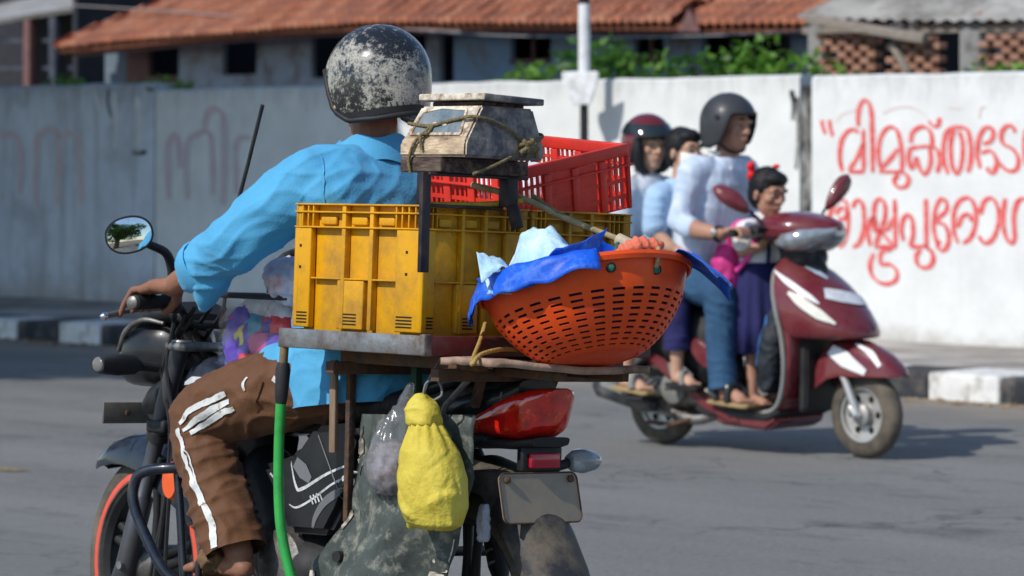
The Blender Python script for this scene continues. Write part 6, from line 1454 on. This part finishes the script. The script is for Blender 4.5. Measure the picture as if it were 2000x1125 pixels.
tube("brake_tip", [(.79, .30, 1.02), (.80, .36, 1.018)], .008, m_alu, sct, 8)
# floor, seat, tail body
plate("floorboard", [(.36, .195), (.42, .168), (.80, .165), (.88, .20), (.88, .215), (.80, .205), (.44, .212), (.38, .235)], -.20, .20, m_plas, sct, .008)
plate("belly_fairing", [(.40, .20), (.50, .13), (.78, .115), (.86, .16), (.84, .195), (.46, .198)], -.185, .185, m_mar, sct, .015)
body_r = [ring_yz(.42, .46, .10, .20), ring_yz(.36, .47, .15, .20), ring_yz(.22, .52, .175, .18), ring_yz(.02, .57, .18, .15), ring_yz(-.20, .61, .165, .12), ring_yz(-.36, .64, .12, .085), ring_yz(-.44, .66, .06, .04)]
tb_ = loft("tail_body", body_r, m_plas, sct)
for s in (1, -1):
    sp = [(.485, .395), (.44, .50), (.36, .545), (.30, .50), (.345, .44), (.42, .385)]
    plate("side_panel", sp, s * .165, s * .195, m_mar, sct, .014)
    pr = [(.06, .455), (.14, .44), (.30, .345), (.45, .25), (.64, .150), (.60, .135), (.42, .195), (.26, .30), (.10, .395), (-.10, .47), (-.36, .60), (-.38, .64), (-.16, .545)]
    plate("side_rail", pr, s * .170, s * .205, m_mar, sct, .012)
    plate("rail_cover", [(.22, .345), (.34, .30), (.36, .36), (.26, .43), (.20, .41)], s * .206, s * .212, m_gry, sct, .002)
loft("seat", [ring_yz(.44, .735, .07, .03), ring_yz(.38, .75, .14, .045), ring_yz(.15, .755, .155, .05), ring_yz(-.02, .775, .15, .05), ring_yz(-.25, .785, .135, .05), ring_yz(-.42, .79, .09, .035), ring_yz(-.45, .79, .04, .015)], MATS["seat_vinyl"], sct)
tube("grab_rail", [(-.10, .17, .76), (-.36, .16, .80), (-.50, .10, .83), (-.53, 0, .835), (-.50, -.10, .83), (-.36, -.16, .80), (-.10, -.17, .76)], .014, m_sil, sct, 10, sm=5)
ellipsoid("tail_lamp", (-.45, 0, .66), (.05, .10, .04), m_lamp, sct)
blob("engine", [('ell', (.16, -.06, .27), (.15, .08, .085)), ('ell', (.30, -.02, .24), (.10, .08, .06)), ('cap', [(.02, .11, .22, .07), (.34, .11, .24, .075)])], .012, m_alu, sct, 2, crumple(.010, 26))
lathe("fan_cover", [(.002, -.135), (.05, -.132), (.075, -.12), (.08, -.09)], m_gry, sct, 24, Matrix.Translation((.19, -.04, .29)))
tube("swing_case", [(.0, -.09, SR, .03), (.12, -.10, .17, .028), (.28, -.10, .14, .028), (.40, -.08, .17, .03)], .03, m_alu, sct, 12, sm=3)
tube("kick_stand", [(.30, -.10, .15), (.20, -.17, .115), (.05, -.18, .12)], .012, m_rust, sct, 8)
tube("muffler", [(.10, -.165, .20, .03), (.04, -.185, .22, .055), (-.22, -.205, .285, .058), (-.26, -.207, .295, .03)], .05, mat("muffler_black", (.03, .032, .036), .4, var=.2, dirt=(.2, .19, .18), dscale=8, damt=.35), sct, 18)
plate("muffler_guard", [(.02, .235), (-.18, .285), (-.19, .325), (.0, .275)], -.265, -.25, m_gry, sct, .004)
fr = []
for a in range(0, 150, 15):
    t = R(60 + a * .9); d = Vector((math.cos(t), 0, math.sin(t)))
    fr.append([Vector((0, .065 * math.sin(u), SR)) + d * (SR + .035 - .03 * (1 - max(0, math.cos(u)) ** .7)) for u in [(-1 + 2 * k / 10) * math.pi / 2 for k in range(11)]])
o = loft("rear_mudguard", fr, m_plas, sct, caps=False, closed_ring=False); solidify(o, .004)
# blue and black cloth bag on the hook behind the apron
bagS = blob("hook_bag", [('rings', [((.77, -.11, .30), (.05, 0, 0), (0, .07, 0)), ((.785, -.12, .42), (.06, 0, 0), (0, .085, 0)), ((.80, -.12, .56), (.055, 0, 0), (0, .08, 0)), ((.80, -.10, .68), (.03, 0, 0), (0, .05, 0)), ((.805, -.06, .80), (.01, 0, 0), (0, .012, 0))])], .009, mat("black_bag_cloth", (.022, .025, .032), .6, var=.2, bump=.4, bs=40), None, 2, crumple(.012, 14)); bagS.matrix_world = M_scoot
tag(bagS, "black cloth bag hung inside the scooter's leg shield", "bag")
ribbon_on("blue_side", bvh_of(bagS), [(.73, -.17, .32), (.735, -.19, .45), (.75, -.19, .58), (.77, -.16, .66)], [.03, .045, .04, .02], mat("blue_bag_cloth", (.06, .20, .46), .6, var=.15), bagS, .003)

# ------------------------------------------------------------------ the four on the scooter
def stripes(name, c1, c2, freq, wd=.5):
    m, N, L, p = node_mat(name); o = N.new("ShaderNodeTexCoord").outputs['Object']
    s = N.new("ShaderNodeTexWave"); s.inputs['Scale'].default_value = freq; s.inputs['Distortion'].default_value = 1.2; s.inputs['Detail'].default_value = 1; s.bands_direction = 'Y'; L.new(o, s.inputs['Vector'])
    c = nmix(N, L, nrange(N, L, s.outputs['Fac'], wd, wd + .25), c1, c2); L.new(c, p.inputs['Base Color']); p.inputs['Roughness'].default_value = .8
    nbump(N, L, p, nnoise(N, L, o, 40, 4), .3, .008); return m
# --- driver
dr = empty("person", M_scoot, "scooter driver in a plain grey helmet, pale striped shirt and blue jeans", "person")
Mh = head_frame((.425, 0, 1.545), yaw=0, pitch=4)
body = [('rings', [((.20, 0, .80), (.12, 0, 0), (0, .16, 0)), ((.27, 0, 1.0), (.11, 0, 0), (0, .15, 0)), ((.34, 0, 1.25), (.11, 0, 0), (0, .165, 0)), ((.375, 0, 1.36), (.08, 0, 0), (0, .12, 0)), ((.39, 0, 1.41), (.06, 0, 0), (0, .06, 0))]), ('cap', [(.375, 0, 1.36, .06), (.405, 0, 1.44, .058), (.415, 0, 1.50, .06)])] + head_comps(Mh)
arm = {}
for s in (1, -1):
    el, wr = (.315, s * .265, 1.085), (.60, s * .278, 1.035)
    body.append(('cap', [(.36, s * .13, 1.345, .07), (.345, s * .195, 1.325, .058), (*el, .046), (.46, s * .275, 1.052, .043), (*wr, .028)]))
    for k, y in enumerate((.325, .303, .281, .259)):
        body.append(('cap', [(wr[0], wr[1] + s * (y - .29) * .3, wr[2], .022), (.665, s * y, 1.055, .016), (.712, s * y, 1.066, .012)]))
        body.append(finger((.712, s * y, 1.067), (.742, s * y, 1.060), (.752, s * y, 1.035), (.735, s * y, 1.018), .0095))
    body.append(('cap', [(.64, s * .26, 1.04, .018), (.68, s * .236, 1.03, .013), (.715, s * .232, 1.02, .011)]))
    body.append(('cap', [(.20, s * .10, .82, .10), (.52, s * .18, .745, .06), (.52, s * .195, .56, .05), (.535, s * .20, .35, .036), (.525, s * .20, .29, .038)]))
    body.append(('cap', [(.525, s * .20, .275, .034), (.60, s * .205, .275, .036), (.655, s * .21, .258, .030)]))
    for k in range(5): body.append(('cap', [(.65, s * (.185 + k * .013), .256, .013), (.705 - k * .008, s * (.180 + k * .0155), .249, .0105)]))
bo = blob("body", body, .007, SKIN[1], dr, 2); face_parts(Mh, dr)
m_dsh = stripes("pale_striped_shirt", (.50, .60, .74), (.60, .66, .76), 9)
sh_ = [('rings', [((.18, 0, .76), (.15, 0, 0), (0, .19, 0)), ((.22, 0, .86), (.155, 0, 0), (0, .195, 0)), ((.27, 0, 1.0), (.15, 0, 0), (0, .19, 0)), ((.315, 0, 1.15), (.145, 0, 0), (0, .195, 0)), ((.345, 0, 1.27), (.135, 0, 0), (0, .20, 0)), ((.365, 0, 1.34), (.11, 0, 0), (0, .17, 0)), ((.385, 0, 1.40), (.075, 0, 0), (0, .09, 0))])]
for s in (1, -1): sh_.append(('cap', [(.36, s * .14, 1.345, .075), (.345, s * .198, 1.322, .074), (.33, s * .235, 1.20, .058), (.318, s * .262, 1.095, .055), (.365, s * .27, 1.075, .053), (.395, s * .275, 1.064, .052)]))
so = blob("shirt", sh_, .008, m_dsh, dr, 6, folds(.008, [((.3, .2, 1), 40, .8), ((.8, -.3, .5), 34, .7)])); trim(so, (.398, 0, 1.405), (.1, 0, 1))
for s in (1, -1):
    v_ = [(.40, s * .055, 1.42), (.455, s * .02, 1.375), (.47, s * .06, 1.335), (.43, s * .095, 1.385), (.35, s * .085, 1.425)]
    c_ = mesh("collar", v_, [(0, 1, 2, 3, 4)], m_wht, so); solidify(c_, .008)
m_jean = mat("blue_jeans", (.022, .065, .135), .8, var=.2, vs=9, bump=.3, bs=60, dirt=(.05, .12, .21), dscale=6, damt=.36, dhard=.25)
tr_ = [('ell', (.20, 0, .83), (.16, .18, .09))]
for s in (1, -1): tr_.append(('cap', [(.20, s * .10, .825, .11), (.38, s * .15, .785, .098), (.505, s * .185, .745, .082), (.515, s * .192, .65, .075), (.52, s * .198, .50, .070), (.535, s * .202, .37, .068), (.545, s * .203, .29, .070)]))
jo = blob("jeans", tr_, .008, m_jean, dr, 3, folds(.010, [((.2, .2, 1), 55, .9), ((.8, .3, .6), 40, .6)])); trim(jo, (.54, 0, .302), (.25, 0, -1))
for s in (1, -1):
    sl2 = plate("sandal", [(.47, .232), (.58, .222), (.70, .215), (.73, .222), (.73, .236), (.60, .244), (.48, .252)], s * .160, s * .250, mat("tan_sole", (.36, .25, .12), .8), dr, .006)
    tube("sandal_strap", [(.60, s * .168, .245), (.60, s * .175, .305), (.60, s * .205, .318), (.60, s * .238, .302), (.60, s * .244, .245)], .020, m_plas, sl2, 10, sm=4)
    tube("sandal_strap", [(.53, s * .165, .25), (.52, s * .175, .335), (.51, s * .205, .355), (.52, s * .236, .335), (.53, s * .242, .25)], .014, m_plas, sl2, 10, sm=4)
ellipsoid("sandal_buckle", (.598, -.245, .312), (.012, .008, .012), mat("buckle", (.75, .70, .58), .3), dr)
for s, m_ in ((-1, m_chrome),):
    wt = tube("wristwatch", [(.578 + .004 * math.cos(a), s * .279 + .034 * math.cos(a), 1.038 + .034 * math.sin(a)) for a in [2 * math.pi * k / 20 for k in range(20)]], .008, m_plas, dr, 8, closed=True)
    lathe("watch_face", [(.0, .0), (.017, .0), (.018, -.008), (.0, -.009)], m_chrome, wt, 18, Matrix.Translation((.577, s * .312, 1.046)))
mh_d = mat("matt_grey_helmet", (.045, .047, .052), .42, var=.08, vs=9, bump=.05, bs=120, coat=.1)
Mhe = head_frame((.405, 0, 1.572), yaw=0, pitch=4)
hd = helmet(dr, Mhe, mh_d, m_plas, .145, .128, .140, front=58, opening=.045, side=-.125, back=-.11)
tube("chin_strap", [(.03, .10, -.10), (.055, .06, -.135), (.062, 0, -.145), (.055, -.06, -.135), (.03, -.10, -.10)], .008, m_plas, hd, 8, sm=4)
lathe("visor_snap", [(.0, -.004), (.014, -.004), (.016, .002)], m_plas, hd, 14, Matrix.Translation((.03, -.124, .02)))

# --- woman at the back
wo = empty("person", M_scoot, "pillion rider at the back in a maroon helmet and pale shirt", "person")
Mh = head_frame((-.065, -.03, 1.455), yaw=-22, pitch=5)
body = [('rings', [((-.22, 0, .84), (.11, 0, 0), (0, .15, 0)), ((-.17, 0, 1.0), (.10, 0, 0), (0, .135, 0)), ((-.12, -.01, 1.18), (.10, 0, 0), (0, .145, 0)), ((-.095, -.015, 1.27), (.075, 0, 0), (0, .115, 0)), ((-.085, -.02, 1.32), (.05, 0, 0), (0, .05, 0))]), ('cap', [(-.09, -.02, 1.27, .05), (-.08, -.03, 1.35, .05), (-.075, -.03, 1.41, .052)])] + head_comps(Mh)
for s in (1, -1):
    body.append(('cap', [(-.11, s * .11, 1.255, .055), (-.10, s * .165, 1.235, .045), (-.10, s * .215, 1.03, .038), (.02, s * .20, .90, .034), (.09, s * .19, .87, .026)]))
    for k in range(4): body.append(('cap', [(.09, s * (.175 + k * .014), .868, .014), (.13, s * (.172 + k * .016), .862, .0105), (.155, s * (.172 + k * .016), .845, .009)]))
    body.append(('cap', [(.09, s * .17, .87, .016), (.12, s * .15, .88, .011), (.145, s * .145, .872, .0095)]))
    body.append(('cap', [(-.20, s * .09, .85, .09), (.10, s * .24, .76, .06), (.02, s * .275, .56, .046), (.005, s * .285, .40, .034), (.0, s * .288, .335, .034)]))
    body.append(('cap', [(.0, s * .288, .32, .032), (.07, s * .295, .312, .032), (.115, s * .30, .298, .026)]))
    for k in range(5): body.append(('cap', [(.11, s * (.278 + k * .012), .296, .012), (.160 - k * .008, s * (.274 + k * .014), .290, .010)]))
blob("body", body, .007, SKIN[2], wo, 2); face_parts(Mh, wo)
m_wsh = mat("pale_grey_shirt", (.52, .56, .62), .85, var=.08, vs=9, bump=.3, bs=50)
sh_ = [('rings', [((-.23, 0, .80), (.135, 0, 0), (0, .18, 0)), ((-.18, 0, .98), (.125, 0, 0), (0, .165, 0)), ((-.13, -.01, 1.16), (.125, 0, 0), (0, .17, 0)), ((-.10, -.015, 1.25), (.10, 0, 0), (0, .145, 0)), ((-.088, -.02, 1.315), (.062, 0, 0), (0, .07, 0))])]
for s in (1, -1): sh_.append(('cap', [(-.11, s * .12, 1.25, .06), (-.10, s * .168, 1.23, .063), (-.10, s * .20, 1.11, .062), (-.09, s * .21, 1.04, .060)]))
so = blob("shirt", sh_, .008, m_wsh, wo, 3, folds(.010, [((.3, .2, 1), 44, .8), ((.8, -.3, .5), 36, .6)]))
for s in (1, -1):
    c_ = mesh("collar", [(-.085, -.02 + s * .045, 1.335), (-.03, -.02 + s * .012, 1.29), (-.01, -.02 + s * .05, 1.245), (-.05, -.02 + s * .085, 1.30), (-.12, -.02 + s * .07, 1.335)], [(0, 1, 2, 3, 4)], m_wsh, so); solidify(c_, .008)
m_nav = mat("navy_cloth", (.022, .022, .095), .85, var=.2, vs=9, bump=.3, bs=40)
tr_ = [('ell', (-.19, 0, .86), (.15, .17, .09))]
for s in (1, -1): tr_.append(('cap', [(-.19, s * .09, .85, .10), (.0, s * .19, .80, .092), (.10, s * .24, .755, .078), (.06, s * .265, .65, .070), (.025, s * .278, .55, .066), (.015, s * .283, .48, .066)]))
jo = blob("trousers", tr_, .008, mat("dusky_trousers", (.05, .03, .055), .85, var=.2), wo, 3, folds(.009, [((.2, .2, 1), 55, .9)])); trim(jo, (0, 0, .485), (0, 0, -1))
for s in (1, -1):
    sl2 = plate("sandal", [(-.05, .278), (.06, .268), (.15, .256), (.18, .262), (.18, .276), (.06, .290), (-.05, .298)], s * .255, s * .338, MATS["tan_sole"], wo, .006)
    tube("sandal_strap", [(.075, s * .262, .29), (.07, s * .268, .338), (.07, s * .295, .350), (.075, s * .326, .338), (.08, s * .332, .29)], .020, m_gry, sl2, 10, sm=4)
mh_w = mat("maroon_helmet", (.13, .016, .022), .2, var=.08, vs=9, coat=.6)
Mhe = head_frame((-.085, -.028, 1.480), yaw=-22, pitch=5)
hw = helmet(wo, Mhe, mh_w, m_plas, .142, .126, .136, front=62, opening=.030, side=-.150, back=-.12)
vis = []
for z, k_ in ((.036, 1.012), (.060, 1.006), (.080, .99), (.088, .97)):
    kk = math.sqrt(max(0, 1 - (z / .136) ** 2)); vis.append([(.142 * kk * (1.06 if z < .07 else 1.02) * math.cos(a), .126 * kk * 1.05 * math.sin(a), z) for a in [R(-112) + R(224) * k / 30 for k in range(31)]])
v_ = loft("visor", vis, mat("smoked_visor", (.02, .028, .03), .08, var=.1, coat=.8), hw, caps=False, closed_ring=False); solidify(v_, .003); auto_smooth(v_, 50)
tube("cheek_pad", [(.07, .092, .02, .018), (.075, .088, -.05, .024), (.06, .07, -.12, .024), (.05, .0, -.150, .012), (.06, -.07, -.12, .024), (.075, -.088, -.05, .024), (.07, -.092, .02, .018)], .02, m_plas, hw, 10, sm=5)

# --- schoolboy between them, in a mask
kd = empty("person", M_scoot, "bareheaded child in a white mask and light blue shirt squeezed behind the driver", "person")
Mh = head_frame((.175, -.055, 1.425), yaw=-6, pitch=4, s=.93)
body = [('rings', [((.02, -.02, .84), (.09, 0, 0), (0, .12, 0)), ((.06, -.03, 1.0), (.085, 0, 0), (0, .115, 0)), ((.11, -.04, 1.17), (.085, 0, 0), (0, .13, 0)), ((.13, -.045, 1.25), (.06, 0, 0), (0, .10, 0)), ((.145, -.05, 1.30), (.045, 0, 0), (0, .045, 0))]), ('cap', [(.14, -.05, 1.25, .045), (.155, -.052, 1.32, .044), (.165, -.055, 1.38, .048)])] + head_comps(Mh)
for s in (1, -1):
    yo = -.045
    body.append(('cap', [(.12, yo + s * .10, 1.235, .05), (.125, yo + s * .155, 1.21, .042), (.14, yo + s * .185, 1.04, .036), (.225, yo + s * .165, .965, .030), (.26, yo + s * .15, .95, .022)]))
    for k in range(4): body.append(('cap', [(.26, yo + s * (.136 + k * .011), .95, .012), (.295, yo + s * (.132 + k * .013), .948, .0095), (.315, yo + s * (.13 + k * .013), .935, .0085)]))
    body.append(('cap', [(.26, yo + s * .135, .955, .013), (.285, yo + s * .115, .962, .0095), (.30, yo + s * .108, .955, .0085)]))
    body.append(('cap', [(.03, s * .08, .85, .08), (.25, s * .20, .74, .052), (.265, s * .215, .56, .042), (.27, s * .22, .42, .032), (.268, s * .22, .365, .030)]))
    body.append(('cap', [(.268, s * .22, .345, .029), (.33, s * .225, .338, .030), (.365, s * .23, .325, .025)]))
    for k in range(5): body.append(('cap', [(.36, s * (.208 + k * .011), .324, .011), (.402 - k * .006, s * (.204 + k * .013), .318, .009)]))
blob("body", body, .007, SKIN[2], kd, 2); face_parts(Mh, kd, lips=False)
def cap_hair(Mh, parent, m, nm="hair", extra=()):
    s = Mh.to_scale()[0]; R3 = Mh.to_3x3().normalized()
    e = lambda c, r: ('ell', Mh @ Vector(c), tuple(v * s for v in r), R3)
    return blob(nm, [e((-.022, 0, .042), (.100, .088, .092)), e((-.05, 0, -.01), (.062, .080, .085)), e((.030, 0, .082), (.062, .070, .042))] + [e(*q) for q in extra], .007, m, parent, 2, lambda p: .004 * noise.noise(Vector((p.x * 20, p.y * 60, p.z * 20))))
m_hair = mat("black_hair", (.010, .009, .010), .45, var=.3, vs=40, bump=.5, bs=90, stretch=(1, 4, 1))
cap_hair(Mh, kd, m_hair)
mk = loft("face_mask", [[(x, y, z) for x, y, z in rr_] for rr_ in ([(.050 + .052 * math.cos(t), .066 * math.sin(t), .002 - .004 * math.cos(t)) for t in [R(-100 + 200 * k / 16) for k in range(17)]], [(.052 + .068 * math.cos(t), .068 * math.sin(t), -.030) for t in [R(-100 + 200 * k / 16) for k in range(17)]], [(.048 + .060 * math.cos(t), .064 * math.sin(t), -.068) for t in [R(-100 + 200 * k / 16) for k in range(17)]], [(.040 + .048 * math.cos(t), .050 * math.sin(t), -.100) for t in [R(-100 + 200 * k / 16) for k in range(17)]])], mat("white_mask", (.78, .77, .74), .85, var=.05, bump=.3, bs=60), kd, caps=False, closed_ring=False, ang=70)
mk.matrix_local = Mh; solidify(mk, .003)
m_ksh = mat("light_blue_shirt", (.36, .52, .70), .85, var=.08, vs=9, bump=.3, bs=50)
sh_ = [('rings', [((.02, -.02, .80), (.115, 0, 0), (0, .15, 0)), ((.06, -.03, .99), (.105, 0, 0), (0, .14, 0)), ((.10, -.04, 1.15), (.105, 0, 0), (0, .145, 0)), ((.125, -.045, 1.23), (.085, 0, 0), (0, .125, 0)), ((.14, -.05, 1.295), (.055, 0, 0), (0, .062, 0))])]
for s in (1, -1): sh_.append(('cap', [(.12, -.045 + s * .11, 1.228, .058), (.125, -.045 + s * .155, 1.205, .060), (.13, -.045 + s * .175, 1.12, .060), (.135, -.045 + s * .182, 1.065, .060)]))
blob("shirt", sh_, .008, m_ksh, kd, 3, folds(.009, [((.3, .2, 1), 46, .8), ((.8, -.3, .5), 38, .6)]))
sk_ = [('ell', (.04, 0, .85), (.13, .15, .08))]
for s in (1, -1): sk_.append(('cap', [(.04, s * .08, .845, .09), (.16, s * .15, .79, .085), (.245, s * .20, .735, .072), (.262, s * .212, .62, .066), (.268, s * .216, .52, .066), (.268, s * .216, .46, .066)]))
jo = blob("trousers", sk_, .008, m_nav, kd, 3, folds(.009, [((.2, .2, 1), 50, .9)])); trim(jo, (0, 0, .478), (0, 0, -1))
for s in (1, -1):
    sl2 = plate("sandal", [(.225, .302), (.32, .298), (.41, .290), (.43, .296), (.43, .306), (.32, .316), (.225, .322)], s * .188, s * .262, m_plas, kd, .005)
    tube("sandal_strap", [(.325, s * .194, .315), (.32, s * .20, .362), (.32, s * .225, .372), (.325, s * .25, .362), (.33, s * .256, .315)], .014, m_gry, sl2, 8, sm=4)
    box("foot_rest", (.22, s * .17, .285), (.40, s * .255, .297), m_plas, sct, .004)
    box("foot_rest", (-.02, s * .17, .235), (.14, s * .33, .251), m_plas, sct, .004)

# --- small child standing in front
ch = empty("person", M_scoot, "small child standing between the driver's arms, black hair tied with a red bow", "person")
Mh = head_frame((.660, -.01, 1.228), yaw=-8, pitch=14, s=.95)
body = [('rings', [((.60, 0, .70), (.075, 0, 0), (0, .10, 0)), ((.60, 0, .88), (.075, 0, 0), (0, .095, 0)), ((.61, 0, 1.02), (.075, 0, 0), (0, .105, 0)), ((.62, 0, 1.08), (.05, 0, 0), (0, .08, 0)), ((.635, 0, 1.12), (.036, 0, 0), (0, .036, 0))]), ('cap', [(.63, 0, 1.08, .036), (.643, -.005, 1.14, .036), (.65, -.01, 1.19, .042)])] + head_comps(Mh)
for s in (1, -1):
    body.append(('cap', [(.615, s * .08, 1.07, .04), (.615, s * .115, 1.05, .033), (.62, s * .15, .95, .028), (.70, s * .12, .98, .024), (.735, s * .10, 1.02, .018)]))
    for k in range(4): body.append(('cap', [(.735, s * (.088 + k * .009), 1.025, .010), (.76, s * (.085 + k * .0105), 1.038, .0082), (.775, s * (.085 + k * .0105), 1.03, .0075)]))
    body.append(('cap', [(.73, s * .088, 1.03, .011), (.75, s * .072, 1.045, .0085)]))
    body.append(('cap', [(.60, s * .055, .70, .06), (.61, s * .065, .50, .042), (.615, s * .075, .34, .03), (.615, s * .078, .275, .028)]))
    body.append(('cap', [(.615, s * .078, .245, .026), (.67, s * .085, .243, .027), (.70, s * .09, .236, .022)]))
    for k in range(5): body.append(('cap', [(.695, s * (.072 + k * .009), .235, .009), (.727 - k * .005, s * (.068 + k * .011), .230, .0078)]))
blob("body", body, .0065, SKIN[1], ch, 2); face_parts(Mh, ch)
cap_hair(Mh, ch, m_hair)
m_bow = mat("red_ribbon", (.78, .012, .014), .6, var=.1)
for q, (dx, dz) in enumerate(((-.012, .022), (-.004, -.022))):
    p_ = S(1467, 326 + q * 18, y=-.055); blob("hair_bow", [('ell', p_, (.018, .016, .022)), ('ell', p_ + Vector((.01, -.01, .008)), (.014, .014, .016))], .005, m_bow, ch, 1, crumple(.004, 60))
p_ = S(1516, 325, y=.06); blob("hair_bow", [('ell', p_, (.02, .016, .012))], .005, m_bow, ch, 1)
sh_ = [('rings', [((.60, 0, .80), (.095, 0, 0), (0, .115, 0)), ((.605, 0, .98), (.095, 0, 0), (0, .12, 0)), ((.615, 0, 1.06), (.075, 0, 0), (0, .105, 0)), ((.632, 0, 1.115), (.045, 0, 0), (0, .05, 0))])]
for s in (1, -1): sh_.append(('cap', [(.615, s * .085, 1.065, .048), (.615, s * .125, 1.045, .056), (.615, s * .142, 1.0, .056)]))
so = blob("blouse", sh_, .007, m_wht, ch, 3, folds(.006, [((.3, .2, 1), 60, .8)]))
for s in (1, -1):
    c_ = mesh("collar", [(.635, s * .035, 1.135), (.69, s * .01, 1.10), (.70, s * .045, 1.06), (.66, s * .075, 1.085), (.61, s * .055, 1.135)], [(0, 1, 2, 3, 4)], m_wht, so); solidify(c_, .006)
mesh_r = []
for z, rx_, ry_ in ((.90, .100, .122), (.86, .105, .128), (.76, .125, .145), (.62, .145, .160), (.47, .160, .175)):
    mesh_r.append([(.605 + (rx_ + (.010 * math.cos(a * 14) if z < .85 else 0) * (.9 - z) * 3) * math.cos(a), (ry_ + (.010 * math.cos(a * 14) if z < .85 else 0) * (.9 - z) * 3) * math.sin(a), z) for a in [2 * math.pi * k / 84 for k in range(84)]])
sk2 = loft("skirt", mesh_r, m_nav, ch, caps=False, ang=80); solidify(sk2, .004)
for s in (1, -1): tube("pinafore_strap", [(.69, s * .05, .90), (.70, s * .06, 1.0), (.655, s * .07, 1.10), (.59, s * .07, 1.11), (.53, s * .06, 1.0)], .010, m_nav, ch, 6, sm=4)
pb = blob("school_bag", [('rings', [((.50, -.10, .74), (.05, 0, 0), (0, .06, 0)), ((.50, -.12, .80), (.065, 0, 0), (0, .08, 0)), ((.50, -.12, .90), (.065, 0, 0), (0, .08, 0)), ((.505, -.11, .98), (.05, 0, 0), (0, .06, 0))])], .008, mat("pink_bag", (.68, .05, .26), .6, var=.2, vs=7, bump=.3, bs=40, dirt=(.30, .02, .12), dscale=5, damt=.4), None, 2, crumple(.008, 16)); pb.matrix_world = M_scoot
tag(pb, "bright pink school bag on the small standing child's back", "bag")
tube("shoulder_strap", [(.52, -.135, .96), (.55, -.16, 1.05), (.60, -.13, 1.095), (.66, -.125, 1.05), (.66, -.14, .95), (.58, -.15, .86)], .013, mat("pink_strap", (.75, .06, .32), .6), pb, 8, sm=5)
